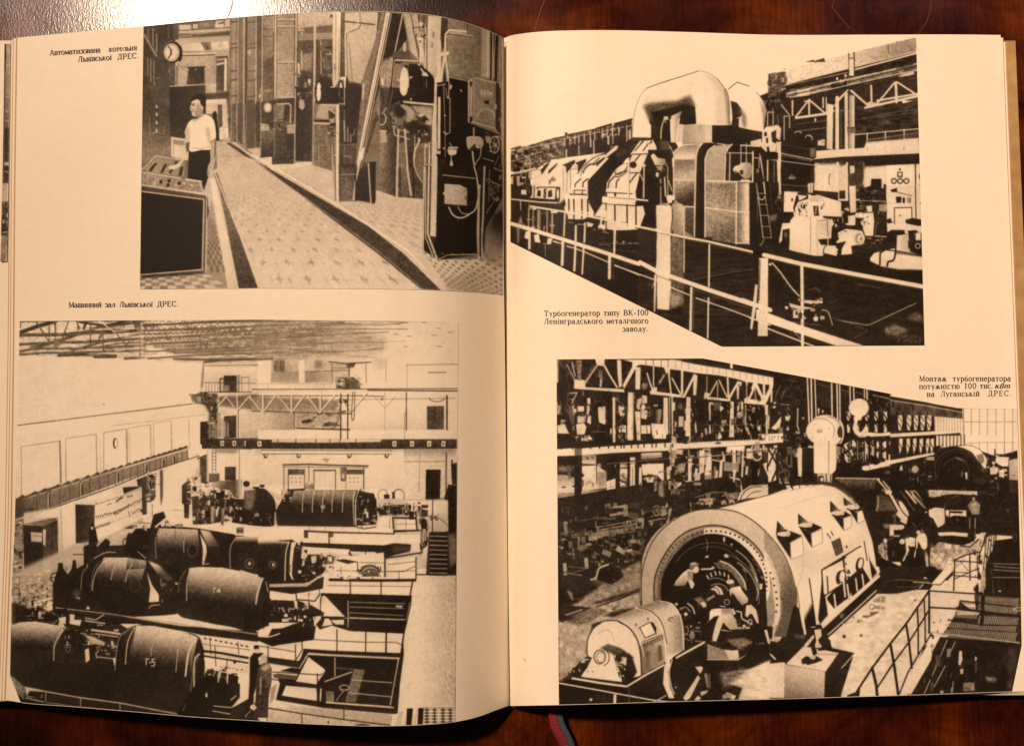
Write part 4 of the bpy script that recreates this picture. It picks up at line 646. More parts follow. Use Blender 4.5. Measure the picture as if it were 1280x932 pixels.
    P(.86, "100 60 740 85 1020 95 1010 290 85 400", g=(90, 100, .84, 900, 200, .88)); P(.87, "85 408 1000 292 1040 500 80 780")
    P(.5, "1015 95 1025 95 1018 200 1005 240 1005 190", soft=3); P(.86, "85 402 1030 290 1030 350 85 460", soft=3)
    L(.3, 5, "85 406 280 382 620 340 960 298"); L(.45, 3, "280 382 960 298 1010 296"); L(.6, 3, "560 408 1030 352")
    for x0, x1, x2, yt0, yt1, yb, v in ((108, 300, 330, 512, 483, 700, .5), (330, 482, 500, 470, 450, 660, .55), (520, 632, 650, 442, 424, 610, .5), (640, 752, 760, 420, 402, 570, .6), (770, 855, 862, 395, 382, 545, .6)):
        L(v, 3.5, [x0, yb+70, x0, yt0, x1, yt1]); L(v, 5, [x1, yt1, x1+4, yb]); L(v+.15, 3, [x2, yt0, x2+4, yb])
    L(.4, 7, "300 483 306 690", soft=3); L(.6, 4, "945 372 948 520"); L(.6, 3, "80 620 78 780")
    A(.12, 7, 578, 495, 9, 24, 100, 260); A(.4, 3, 580, 495, 9, 22, 270, 440); E(.55, 520, 300, 6, 4)
    # cornice
    P(.45, "75 775 300 700 700 585 940 515 942 570 730 640 300 800 175 860 75 880", tex=.05); P(.36, "75 790 240 745 240 810 175 850 75 875", soft=4, tex=.04); P(.55, "560 640 940 530 942 560 560 690", soft=8, a=.5); P(.75, "300 705 720 590 935 530 935 522 720 582 300 695"); P(.28, "75 775 300 703 300 712 75 785", soft=2)
    for i, x in enumerate((122, 185, 235, 300, 350, 398, 450, 497, 540, 578, 615, 655, 690, 720, 750, 778, 805, 832, 858, 885, 912, 938)):
        y0 = 775-(x-75)*.301; y1 = 880-(x-75)*.352
        L(.22, 3, [x, y0+12, x, y1], soft=1.5)
        if i in (2, 5, 9, 13, 16, 18): L(.15, 7, [x+14, y0+25, x+14, y1-14]); L(.75, 5, [x+7, y0+20, x+7, y1-10])
        P(.22, [x-44, y0+14, x-10, y0-8, x, y0-8, x, y0+2]); L(.8, 3, [x-40, y0+22, x, y0+10])
    P(.85, "940 525 1040 500 1042 540 945 572"); L(.3, 4, "945 574 1042 542"); L(.2, 5, "75 882 180 858 300 806 560 715 735 642 860 600 945 573"); P(.25, "122 820 170 815 172 855 125 862")
    # --- far wall
    P(.84, "1020 100 1290 90 1290 700 1000 700 1000 380 1030 350")
    L(.3, 3, "1025 108 1200 105 1290 104"); L(.45, 2.5, "1030 120 1250 116"); P(.8, "1025 118 1290 115 1290 190 1025 195"); P(.2, "1120 157 1185 157 1185 238 1120 238", tex=.04); P(.2, "1098 170 1118 168 1118 238 1098 238"); P(.75, "1104 178 1116 176 1116 235 1104 235"); P(.5, "1122 205 1150 205 1150 235 1122 235"); L(.2, 4, "1195 155 1195 238"); L(.7, 4, "1188 155 1190 238"); L(.4, 3, "1208 160 1210 235"); L(.5, 3, "1245 165 1245 235"); L(.4, 3, "1212 165 1245 165")
    for x in (1030, 1045, 1060, 1075, 1090): L(.4, 2.5, [x, 192, x, 238])
    L(.3, 3, "1025 192 1280 196"); L(.25, 4, "1000 240 1290 240"); L(.85, 5, "1000 247 1300 244"); P(.3, "952 258 1000 242 1090 250 1085 300 1050 310 965 290", tex=.08); K("955 250 1090 250 1085 300 960 290", 22, [.15, .55, .35], (10, 40)); P(.25, "1020 295 1090 290 1088 350 1090 500 1045 500 1045 340", soft=5, tex=.06)
    P(.4, "1090 262 1290 250 1290 330 1100 310", soft=5, tex=.05); P(.75, "1200 340 1290 330 1290 470 1200 470", tex=.03); P(.8, "1090 330 1185 330 1185 352 1090 352")
    P(.15, "1002 388 1045 385 1045 500 1002 500"); P(.5, "1045 380 1090 360 1090 470 1045 470", tex=.06); P(.2, "1120 360 1182 356 1182 468 1120 470", tex=.05); P(.7, "1095 370 1120 368 1120 465 1095 466"); L(.65, 8, "1125 390 1125 460"); L(.6, 7, "1140 395 1140 460"); L(.3, 3, "1100 360 1100 465"); P(.2, "1150 365 1180 362 1182 400 1160 420"); K("1050 310 1090 310 1085 500 1050 500", 20, [.15, .4, .75], (10, 40), (90, 0))
    for a in ("1090 310 1132 262 1185 328", "1190 328 1245 262 1290 318", "1185 255 1188 325"): L(.85, 6, a); L(.3, 2.5, [float(t)+(5 if i % 2 == 0 else 2) for i, t in enumerate(a.split())])
    L(.3, 4, "1192 330 1192 470"); L(.8, 5, "1186 330 1186 470"); P(.2, "1010 475 1290 470 1290 525 1010 522", tex=.05); L(.35, 3, "1010 474 1290 470"); P(.5, "1060 525 1200 524 1180 545 1080 540", soft=6)
    for x in (1112, 1172, 1232): P(.85, [x-9, 482, x+9, 482, x+9, 508, x-9, 508]); E(.2, x, 496, 4, 7)
    P(.25, "985 570 1035 548 1035 700 1000 690", tex=.04); L(.12, 3, "990 565 990 640"); L(.7, 5, "1040 520 1040 690"); L(.3, 3, "1062 530 1062 640"); L(.3, 3, "1080 530 1080 640")
    for y in range(545, 640, 16): L(.35, 3, [1062, y, 1080, y])
    P(.35, "1045 645 1098 645 1098 690 1045 690"); L(.7, 3, "1046 645 1098 645"); P(.2, "1125 612 1180 612 1180 680 1125 680"); L(.1, 2, "1152 612 1152 680"); L(.4, 3, "1198 525 1198 690")
    P(.25, "800 630 815 628 815 760 806 810 802 760", soft=2); P(.84, "560 720 800 630 1000 570 1000 690 920 700 900 800 700 880 600 880", soft=3)
    # switch panels
    P(.2, "378 800 475 803 473 940 382 940", tex=.03); P(.83, "475 803 605 760 615 745 712 715 712 850 560 930 475 940"); P(.15, "615 715 685 710 700 715 620 748"); P(.2, "685 675 735 658 735 850 712 852 710 715 690 710"); P(.32, "735 655 780 645 775 770 735 800", tex=.06); K("735 650 785 645 778 780 735 800", 34, [.1, .75, .2], (8, 26), (0, 90)); L(.3, 3, "762 800 762 860")
    P(.5, "108 880 290 850 295 885 130 935 108 930", tex=.05)
    p.view(0, 560, 4)
    P(.82, "75 330 380 280 1000 130 1000 400 500 560 60 680", soft=4, g=(100, 600, .74, 700, 250, .85)); P(.84, "175 335 375 262 378 475 310 520 295 345 250 345 175 350"); L(.6, 4, "305 300 312 505")
    P(.22, "378 280 475 283 473 470 380 475", g=(390, 400, .15, 470, 400, .26), tex=.03); P(.84, "475 283 605 240 712 200 712 335 570 420 475 470"); L(.45, 3, "475 283 605 240 712 198"); L(.6, 3, "478 405 710 310"); P(.72, "540 440 712 345 720 370 560 450", soft=3)
    P(.15, "615 195 685 190 700 196 620 228"); P(.2, "685 155 735 138 735 330 712 332 710 195 690 190"); P(.4, "735 136 780 125 776 250 735 275", tex=.06); K("735 132 785 125 778 262 735 280", 34, [.1, .75, .15], (8, 26), (0, 90)); L(.3, 3, "762 280 762 340"); P(.25, "800 110 815 108 815 240 806 292 802 240", soft=2); L(.5, 3, "865 308 910 310"); L(.35, 4, "695 372 750 374")
    r = np.random.default_rng(8)
    for (xa, ya, xb, yb, n, s) in ((482, 345, 570, 320, 9, 5), (482, 392, 548, 372, 8, 5), (482, 270, 605, 250, 3, 4), (575, 320, 640, 290, 8, 6), (645, 285, 708, 255, 7, 5), (665, 320, 708, 302, 6, 4), (585, 265, 612, 245, 5, 6), (640, 240, 660, 238, 3, 5), (540, 282, 556, 276, 3, 4), (645, 320, 650, 338, 3, 4), (575, 330, 610, 310, 5, 4)):
        for i in range(n):
            t = i/max(1, n-1); x = xa+(xb-xa)*t; y = ya+(yb-ya)*t+r.normal(0, 1.5); E(.12, x, y, s*.6, s*.9)
        if n > 5: L(.5, 2.5, [xa, ya+9, xb, yb+9])
    # kiosk left
    P(.5, "75 360 120 350 115 620 68 630", tex=.05); K("70 370 112 360 112 600 68 620", 34, [.8, .2, .35], (8, 30), (-12, 90)); P(.28, "75 260 118 245 120 340 75 355", soft=3)
    P(.42, "118 378 250 350 292 345 270 370 228 388", tex=.04); P(.14, "116 382 228 388 216 612 122 614", tex=.02); P(.25, "216 390 290 355 292 525 262 540 262 580 218 612", tex=.04); P(.75, "155 418 212 422 210 468 157 465"); L(.3, 3, "165 435 205 440"); P(.8, "216 405 230 405 228 488 216 480"); L(.15, 3, "262 370 260 540"); P(.72, "262 545 300 525 300 515 290 525"); L(.75, 4, "218 610 270 580")
    P(.66, "60 640 270 560 420 490 560 450 740 380 740 480 300 700 270 740 60 800", tex=.05, soft=4); P(.7, "110 600 380 480 560 440 600 470 270 620 110 650", soft=8); T("60 630 280 600 270 760 60 780", .07, 6, 3)
    for i in range(46):
        x, y = r.uniform(70, 270), r.uniform(680, 800); P((.2, .75, .3)[i % 3], [x, y, x+r.uniform(8, 30), y-r.uniform(2, 14), x+r.uniform(10, 30), y+r.uniform(3, 12)], a=.8)
    P(.1, "60 770 120 780 200 800 290 830 330 870 60 880", soft=5, tex=.05); K("60 770 330 770 380 880 60 890", 70, [.75, .1, .15, .5, .1], (8, 34)); L(.3, 3, "98 640 98 800"); A(.2, 4, 80, 720, 18, 26, 150, 380); L(.35, 3, "68 560 74 900"); L(.4, 3, "60 650 100 640")
    # --- generators
    def drum(x0, y0, x1, y1, xb, yb, pts, top=.62):
        P(.12, pts, cur=0, tex=.015)
    # back turbine group
    p.view(220, 580, 8)
    P(.84, "-100 -20 1100 -20 1100 260 700 640 0 640 -100 640", a=.0)
    P(.2, "60 210 110 170 150 160 150 400 60 395"); P(.18, "80 395 135 400 130 540 85 535"); P(.82, "130 150 190 60 215 30 250 120 245 240 220 320 160 200", tex=.06); K("110 150 260 60 260 400 110 400", 50, [.82, .15, .3, .7], (16, 60), (90, 60, 0)); P(.18, "160 320 560 300 560 560 300 600 170 600", tex=.05); K("240 200 560 230 560 600 200 600", 120, [.1, .75, .2, .55, .82, .12], (16, 80), (90, 90, 10)); P(.5, "340 215 380 180 440 165 560 165 640 150 660 160 660 330 590 340 540 260 430 240", soft=3, g=(400, 170, .62, 500, 240, .3)); P(.4, "570 160 650 150 670 330 580 340", g=(570, 250, .25, 670, 250, .8))
    P(.12, "540 330 700 350 690 600 560 580", tex=.04); P(.8, "580 330 660 335 660 348 580 345"); K("560 340 660 350 660 560 560 560", 24, [.75, .1, .3], (10, 40), (90, 30))
    P(.6, "350 420 390 420 380 580 350 580", soft=4); P(.78, "400 450 425 450 420 520 395 520"); P(.5, "460 440 490 440 470 580 455 580", soft=4); P(.75, "540 410 565 430 545 490 535 480"); E(.75, 550, 545, 18, 22)
    P(.12, "690 270 780 240 900 250 980 340 1000 470 990 600 900 620 700 600 620 560 680 460", tex=.025, cur=1); P(.42, "690 250 800 250 790 340 760 460 680 440", soft=12, tex=.06); E(.12, 705, 195, 34, 30); E(.12, 862, 200, 28, 32); P(.12, "770 225 835 225 830 240 770 240"); P(.8, "680 230 740 225 800 250 690 265", soft=4); P(.75, "905 255 1060 310 1100 370 1060 385 980 330", soft=2); P(.7, "985 340 1030 400 1040 450 1015 470", soft=1); L(.7, 12, "995 480 988 590"); L(.5, 6, "920 530 960 610"); K("640 470 800 460 960 500 980 600 640 590", 20, [.35, .15, .6], (12, 50))
    P(.12, "1000 460 1060 360 1110 250 1290 240 1290 600 1010 600", tex=.02); K("1050 260 1160 250 1160 350 1060 350", 20, [.6, .2, .75], (14, 50), (90, 40))
    # rear long generator
    p.view(320, 560, 4)
    pass
    P(.84, "-20 -130 850 -140 850 -92 -20 -92"); P(.6, "-20 -210 200 -180 195 -92 -20 -90", g=(-20, -150, .78, 190, -120, .6), tex=.03); P(.66, "200 -190 420 -190 420 -110 200 -105", tex=.05, soft=4); L(.3, 4, "190 -200 192 -95"); K("200 -260 460 -250 440 -110 200 -105", 30, [.35, .5, .25], (10, 50), (-15, 0)); L(.35, 6, "195 -102 470 -95"); L(.2, 3, "205 -98 470 -90")
    P(.82, "470 -180 850 -180 850 -92 470 -92"); P(.5, "-20 -190 400 -185 420 -240 -20 -260", soft=6, tex=.06)
    L(.2, 6, "-20 -190 0 -188 690 -192 1005 -192", a=0)
    for a in ("-30 -172 100 -300", ""):
        pass
    # crane girder lattice
    L(.25, 5, "-20 -186 200 -180 480 -172"); L(.25, 4, "-20 -262 0 -262 560 -262 640 -258"); P(.84, "-20 -290 1006 -297 1006 -286 -20 -276"); L(.2, 4, "-20 -294 1006 -298"); L(.2, 6, "560 -290 1006 -286"); L(.45, 3, "400 -242 640 -245 1000 -250"); E(.2, 630, -245, 7, 5)
    for a in ("-30 -258 35 -178 100 -268", "110 -266 180 -180 245 -268", "255 -268 318 -178 395 -268", "415 -268 470 -178 555 -278", "35 -268 35 -185", "178 -268 178 -180", "322 -268 322 -180"): L(.88, 7, a); L(.25, 2.5, [float(t)+(5 if i % 2 == 0 else 2) for i, t in enumerate(a.split())])
    for a in ("580 -270 645 -200 700 -260", "645 -280 645 -90"): L(.55, 3, a)
    L(.15, 6, "424 -270 424 150"); L(.15, 6, "460 -270 458 80"); L(.25, 4, "485 -280 478 -160 490 -150 495 -280", cur=1); L(.3, 4, "418 -200 400 -110 330 -100", cur=1)
    L(.2, 5, "752 -280 752 -92"); L(.5, 3, "745 -180 740 200"); P(.3, "855 -210 940 -212 940 -94 855 -94", tex=.05); L(.12, 7, "955 -262 955 -94"); A(.3, 4, 905, -255, 40, 22, 20, 170); L(.2, 3, "895 -210 895 -94"); L(.2, 3, "855 -150 940 -152")
    for i in range(5): L(.22, 2, [870+i*15, -208, 870+i*15, -96])
    P(.84, "-20 -40 740 -40 740 210 -20 180"); P(.7, "0 0 1005 0 1005 20 740 14 680 20 0 30", soft=6, a=.7)
    P(.2, "-50 -44 1005 -46 1005 2 620 4 -50 2", tex=.05); P(.8, "80 -46 625 -44 625 -32 360 -28 80 -30")
    for x in (18, 692, 780, 866, 937): P(.85, [x-10, -36, x+10, -37, x+10, -9, x-10, -9]); E(.25, x, -22, 4, 6)
    for x in (110, 200, 300, 370, 420, 500): L(.2, 4, [x, -46, x, -30])
    P(.86, "30 13 680 14 680 26 30 24"); L(.2, 3, "30 10 680 12"); L(.3, 3, "30 28 680 29")
    for x in (50, 215, 468, 655): P(.3, [x-14, 28, x+12, 28, x+6, 48, x-8, 50], tex=.1); P(.8, [x-6, 30, x+6, 30, x+4, 40, x-4, 40])
    P(.8, "740 4 1000 4 1000 260 740 255", g=(800, 0, .6, 800, 60, .82), tex=.03); L(.5, 3, "820 0 815 220"); L(.4, 3, "740 66 940 66"); P(.12, "850 106 924 106 920 250 848 256", tex=.02); L(.35, 8, "952 20 950 250"); L(.3, 10, "980 60 985 180"); P(.15, "940 250 960 190 1005 180 1005 290 960 270", tex=.06); L(.25, 4, "680 256 850 258 950 250"); P(.15, "975 80 1005 70 1005 180 980 180", tex=.05)
    L(.2, 7, "135 82 270 80 380 84 560 88"); L(.3, 3, "135 92 560 96"); L(.3, 4, "140 90 140 205"); L(.3, 4, "265 90 265 200"); P(.3, "162 104 243 104 243 132 162 132", tex=.03); L(.2, 4, "162 104 162 205"); L(.25, 4, "243 104 243 205"); P(.3, "290 106 398 106 398 114 290 114"); L(.2, 4, "290 106 290 205"); L(.25, 4, "398 106 398 205"); P(.3, "452 106 540 106 540 130 452 130"); L(.2, 5, "540 100 538 205"); L(.4, 3, "452 106 450 205")
    for x in (180, 200, 222, 470, 490, 510):
        for y in (148, 168): E(.3, x, y, 3, 3)
    P(.4, "420 92 455 92 450 160 425 160", tex=.08); L(.12, 4, "428 150 428 162 446 162"); P(.75, "430 128 442 128 442 150 430 150"); K("320 45 370 50 365 68 320 68", 8, [.3, .6], (8, 20))
    P(.5, "245 180 265 165 285 180 290 205 245 205", tex=.1); E(.75, 268, 175, 10, 9); A(.25, 3, 634, 232, 24, 26); A(.25, 3, 714, 235, 28, 30); A(.3, 5, 714, 235, 28, 30, 180, 300); P(.12, "640 230 668 230 668 285 640 285"); P(.15, "680 215 695 220 695 280 682 282")
    P(.78, "600 250 960 258 965 420 870 420 860 500 800 640 0 640 0 430 600 400", tex=.02); P(.84, "740 260 960 262 960 420 870 415 800 330", soft=3, g=(900, 260, .86, 920, 420, .7))
    P(.12, "185 210 510 208 540 215 600 250 610 380 490 388 110 385 105 320 150 290 175 300", tex=.02); P(.3, "190 210 500 210 490 310 165 310", g=(340, 208, .55, 340, 300, .12), tex=.06); P(.14, "105 320 180 300 490 310 490 385 105 382", soft=3, a=.8)
    for x in (240, 290, 340, 388, 440): L(.72, 5, [x+2, 212, x-6, 260, x-8, 318], cur=1, soft=1.5)
    L(.8, 5, "500 212 486 260 492 380", cur=1); L(.85, 7, "512 212 498 262 498 380", cur=1); L(.1, 4, "506 212 492 270 494 380"); P(.75, "325 285 346 285 346 300 325 300"); L(.2, 3, "328 293 344 293"); L(.7, 5, "98 322 96 370")
    K("510 212 600 240 612 380 500 385", 60, [.1, .2, .6, .1, .75], (8, 36)); P(.12, "520 215 590 225 600 260 540 250"); P(.14, "600 300 640 290 740 288 748 330 620 335", tex=.05); K("600 285 750 280 760 335 600 335", 36, [.12, .2, .6], (8, 34), (90, 0)); K("750 280 830 290 830 345 750 345", 14, [.15, .3], (14, 50), (90,))
    P(.85, "610 342 690 345 690 400 580 400 600 385"); L(.12, 8, "690 347 800 348 806 410 690 416 684 345"); P(.86, "706 356 796 356 798 405 706 406"); L(.3, 2.5, "750 356 750 408"); L(.3, 2.5, "706 378 800 378"); L(.35, 3, "670 350 668 400")
    P(.86, "100 390 560 395 600 385 690 405 690 420 100 405"); L(.2, 5, "110 385 490 390 540 402 600 392"); L(.85, 4, "110 392 530 405"); L(.12, 8, "110 406 400 420 690 428 690 412 820 410"); P(.86, "140 418 820 432 820 480 700 470 640 484 230 470 220 420"); L(.15, 8, "235 410 230 470"); P(.2, "235 415 262 415 260 450 240 445"); L(.15, 6, "366 425 366 475"); E(.3, 375, 432, 14, 12)
    for x in (265, 345, 430, 515): L(.4, 2, [x, 395, x, 410])
    P(.12, "220 470 640 484 690 474 775 480 775 512 650 545 600 545 470 530 220 500", tex=.02); P(.25, "680 490 770 484 772 512 690 520", soft=8); P(.8, "470 514 600 518 600 536 480 532"); L(.12, 4, "548 515 548 545"); L(.1, 6, "470 535 600 548"); P(.85, "780 460 820 455 820 520 770 520", soft=1); L(.1, 7, "650 548 760 532 830 520"); L(.12, 6, "825 300 835 340 825 480 830 520"); L(.14, 8, "850 370 855 460"); K("815 300 865 310 865 480 820 520", 26, [.12, .2, .5], (14, 60), (90,)); L(.15, 5, "884 258 882 420"); L(.3, 3, "860 340 920 350 960 385"); K("860 330 920 330 910 360 865 360", 10, [.2, .5, .7], (8, 24))
    P(.86, "840 500 862 480 862 600 810 600", g=(840, 500, .84, 850, 600, .7)); P(.14, "865 418 960 415 1003 300 1003 632 850 630", tex=.03); P(.4, "960 280 985 270 1003 330 1003 420 965 420", soft=3, a=0); P(.1, "960 180 1005 185 1003 420 962 420", tex=.04); P(.4, "962 430 1000 430 1003 560 970 600", soft=6, tex=.05)
    for i in range(9): y = 438+i*23; L(.68, 4, [870, y, 955, y+2]); L(.06, 7, [868, y+9, 955, y+11])
    L(.25, 4, "866 420 862 620"); L(.1, 6, "805 630 1003 632")
    # middle walkways
    P(.86, "230 490 470 505 460 530 240 520"); P(.85, "370 552 510 560 510 610 640 640 385 640", soft=1); P(.86, "395 545 640 520 640 640 390 640"); P(.86, "660 560 800 540 800 640 660 640"); P(.2, "400 560 440 552 508 566 460 578", tex=.08); L(.12, 4, "395 555 508 568 510 615"); L(.15, 6, "800 545 800 650"); L(.15, 8, "645 540 645 640"); L(.3, 3, "400 610 640 615 800 610"); L(.3, 3, "520 570 640 572"); L(.3, 3, "660 580 800 565"); L(.25, 3, "425 590 425 630"); L(.25, 3, "715 615 715 650"); L(.3, 4, "660 615 740 615 800 585")
    A(.12, 7, 570, 620, 46, 36, 180, 360); A(.2, 6, 575, 625, 34, 24, 180, 360); P(.3, "525 590 560 580 615 600 620 640 525 640", tex=.1); A(.8, 4, 572, 625, 40, 30, 190, 350); A(.8, 3, 572, 628, 26, 18, 190, 350); K("510 590 625 585 625 640 515 640", 18, [.12, .8, .3], (10, 30))
    L(.1, 14, "365 656 600 660 800 658"); K("380 630 520 640 520 660 380 655", 14, [.15, .3, .8], (8, 26)); P(.86, "350 666 790 668 780 735 340 720"); L(.15, 6, "472 668 472 730"); L(.15, 6, "626 668 626 730"); L(.3, 3, "360 685 780 690"); L(.1, 7, "785 655 770 735 765 800 755 860 740 920"); P(.1, "325 722 780 735 775 790 760 860 740 925 470 912 380 885 320 905 300 880 325 850", tex=.02); P(.84, "330 740 345 735 445 840 330 838 325 800"); P(.78, "330 745 350 740 350 770 332 770", soft=5); P(.84, "345 850 365 850 385 880 330 890"); P(.84, "372 858 440 855 440 880 400 880")
    L(.66, 6, "460 762 462 840 460 890"); for_l = ("470 768 745 775", "470 792 740 800", "470 820 740 835", "440 848 740 856 755 850 770 770"); [L(.6, 4, a) for a in for_l]; P(.7, "698 782 735 785 730 796 700 795"); P(.3, "620 905 660 900 665 912 640 912"); L(.85, 4, "470 845 740 855")
    P(.1, "470 860 755 865 740 925 470 912")
    P(.86, "300 905 735 925 735 990 290 980"); P(.8, "805 640 1000 636 1003 940 740 940 745 920 790 720", g=(850, 700, .84, 1000, 760, .72), tex=.02)
    P(.84, "805 640 1000 636 1000 1290 715 1290 745 920 790 720", g=(800, 900, .85, 1010, 900, .74), tex=.025); T("960 640 1003 640 1003 1290 940 1290", .07, 2, 5); L(.3, 2.5, "1001 640 1001 1290")
    # front right pits
    p.view(320, 699, 4)
    L(.12, 5, "405 350 405 460"); L(.12, 6, "550 362 548 465"); L(.1, 8, "652 345 650 470"); L(.25, 4, "290 398 405 405 550 412 700 412 728 425"); L(.1, 8, "740 365 725 470"); P(.8, "655 415 720 418 715 465 655 465", soft=6)
    P(.1, "240 445 380 455 720 468 735 370 740 470 720 620 708 770 680 770 340 740 100 700 120 620 100 560 210 530", tex=.02)
    P(.72, "255 462 350 470 720 488 718 498 350 480 262 475 220 545 60 520 60 508 210 535"); P(.85, "262 485 345 548 320 625 200 608"); P(.84, "150 628 305 642 305 705 130 678"); P(.6, "75 640 105 620 90 700 70 720", soft=3); P(.84, "85 550 210 566 208 580 85 566"); P(.3, "85 570 205 580 200 600 90 590")
    P(.1, "300 625 345 560 340 700 310 705"); L(.84, 7, "325 645 322 703"); L(.66, 6, "395 490 395 580"); L(.7, 7, "345 608 480 560"); P(.4, "490 545 545 550 500 710 445 712", tex=.06); P(.45, "350 655 392 658 390 710 352 708", tex=.06); L(.5, 4, "400 540 500 548"); L(.7, 5, "480 600 680 614"); L(.7, 5, "465 664 680 685"); L(.7, 6, "714 490 672 725"); P(.8, "350 708 660 730 690 735 690 742 350 716"); A(.75, 5, 442, 638, 24, 12); A(.5, 4, 442, 642, 24, 12, 0, 180); L(.15, 6, "440 650 438 710"); L(.7, 4, "438 655 400 705")
    L(.15, 5, "85 560 320 575 350 560"); L(.15, 5, "80 596 330 640"); L(.12, 6, "308 570 308 640"); L(.7, 4, "320 590 345 555")
    P(.72, "60 735 330 742 680 772 680 830 55 820", tex=.05); P(.55, "110 715 340 745 680 775 670 830 550 820 220 760", soft=8, a=.4); L(.14, 6, "60 740 230 768 420 795 680 828"); L(.15, 5, "440 745 440 795"); L(.15, 5, "230 768 230 820"); L(.2, 4, "55 740 55 815"); E(.1, 530, 830, 40, 10); E(.2, 362, 812, 4, 6)
    P(.84, "690 770 1000 740 1000 835 670 835"); P(.08, "755 742 785 742 778 825 750 828"); P(.08, "812 740 838 740 834 822 808 824"); L(.5, 3, "720 760 700 830"); L(.7, 10, "730 760 715 830"); L(.6, 3, "805 745 795 825")
    for x in (855, 893, 935, 972):
        L(.15, 4, [x, 742, x, 822])
        for y in range(750, 820, 15): P(.12, [x-20, y, x, y-5, x+20, y, x, y+5])
    L(.2, 3, "840 740 998 740"); L(.2, 4, "998 640 998 820")
    # second-row generator (8x)
    p.view(330, 660, 8)
    P(.86, "0 -10 400 0 400 130 0 130"); P(.12, "-300 140 -320 300 -300 560 0 640 60 570 200 570 440 560 560 470 600 440 640 300 560 260 420 260 330 140 280 110 0 130", tex=.02); P(.6, "-220 120 0 118 260 130 240 190 -240 190", g=(0, 120, .8, 0, 170, .15), soft=3, tex=.04); K("300 170 560 260 640 260 700 460 460 560 300 540", 70, [.1, .75, .12, .25, .8], (12, 60)); P(.12, "300 180 380 220 370 520 300 520", tex=.02)
    L(.84, 11, "250 135 220 250 210 520", cur=1); P(.84, "275 140 330 130 300 200 285 340 280 460 300 520 275 500 250 440 262 260", cur=0); L(.1, 10, "268 140 240 260 235 480", cur=1); L(.1, 8, "262 360 258 440"); E(.12, 85, 365, 44, 48); A(.5, 7, 85, 365, 34, 38); P(.8, "80 345 105 350 100 380 85 380"); E(.84, 358, 432, 18, 18); P(.8, "380 200 440 270 410 310 370 300", soft=2); P(.75, "470 280 530 270 520 340 480 350", soft=2)
    A(.75, 14, 670, 300, 52, 56, -140, 70); A(.2, 12, 660, 310, 36, 40); K("570 250 730 250 690 440 570 420", 30, [.75, .12, .3], (14, 50)); E(.8, 600, 370, 20, 12); E(.8, 500, 445, 16, 14); P(.84, "600 450 650 460 650 560 600 580")
    P(.72, "50 555 400 545 460 530 560 465 530 490 450 570 420 580 60 580", soft=2); L(.84, 12, "485 550 550 480"); P(.12, "50 585 430 580 540 500 600 480 590 600 440 630 280 655 60 620"); P(.84, "65 640 300 660 310 690 70 690"); P(.84, "330 650 560 640 520 715 330 705"); L(.12, 12, "320 650 330 710 510 725 560 655"); L(.2, 7, "450 640 448 760"); L(.2, 6, "555 600 555 660"); P(.84, "500 760 555 680 570 690 560 850 500 850", soft=2); L(.15, 7, "565 690 565 840"); P(.12, "60 700 330 715 500 780 600 840 600 870 490 880 490 940 0 940 0 700", tex=.03); K("40 700 500 740 490 930 40 930", 60, [.8, .1, .12, .6], (14, 60), (60, 90, 0)); P(.82, "300 720 330 720 340 810 310 790"); P(.8, "180 900 250 900 250 930 180 930"); P(.82, "340 905 390 905 390 930 340 930"); E(.84, 220, 868, 20, 18); E(.84, 410, 880, 16, 14)
    # left column generators (4x)
    p.view(0, 560, 4)
    P(.12, "440 490 700 480 800 380 1000 400 1290 450 1290 760 900 760 640 720 440 720", tex=.02)
    P(.12, "735 440 750 405 800 395 900 396 985 405 1030 440 1045 500 1035 590 900 600 760 570 735 500", tex=.015, cur=1); P(.55, "790 398 990 405 1000 520 765 520", g=(880, 398, .72, 880, 515, .12), tex=.04); P(.15, "735 400 790 395 780 550 740 540", tex=.02); L(.6, 4, "800 400 778 460 782 550", cur=1); L(.65, 4, "940 410 920 470 920 520", cur=1); L(.3, 3, "880 410 868 500", soft=2); P(.6, "1000 405 1050 415 1100 490 1040 490", soft=2, g=(1040, 410, .75, 1070, 495, .25)); P(.82, "1000 425 1030 480 1035 520 1020 580 1012 575 1015 500"); E(.1, 963, 510, 26, 32); A(.35, 4, 963, 510, 24, 30); L(.75, 4, "1012 580 1065 572"); P(.12, "1045 490 1100 492 1085 600 1040 570"); P(.12, "1100 490 1160 440 1290 440 1290 620 1100 640", tex=.02)
    P(.6, "1180 440 1290 440 1290 470 1170 470", g=(1230, 440, .75, 1230, 475, .12)); L(.6, 5, "1180 445 1152 500 1152 600", cur=1); A(.4, 4, 1248, 575, 22, 24); E(.7, 1248, 575, 8, 10); P(.84, "1175 385 1225 388 1222 435 1175 435"); P(.4, "1182 395 1218 395 1218 425 1182 425"); E(.15, 1192, 412, 6, 7); E(.15, 1208, 412, 6, 7)
    P(.1, "625 490 640 425 660 425 680 400 710 400 745 420 770 330 820 315 830 345 780 385 750 430 740 530 700 520 700 545 628 540"); K("620 400 760 340 830 320 830 370 740 540 628 540", 24, [.1, .15, .4], (10, 40)); A(.1, 5, 632, 470, 16, 20); L(.8, 4, "690 515 730 550")
    P(.85, "805 370 860 370 855 392 805 390"); P(.5, "875 378 915 378 912 396 880 396", tex=.1); K("800 365 870 365 860 392 810 392", 12, [.3, .8], (6, 20))
    P(.1, "455 385 470 380 480 405 492 470 465 520 445 515 445 410"); E(.75, 462, 395, 7, 12); E(.1, 462, 384, 10, 8)
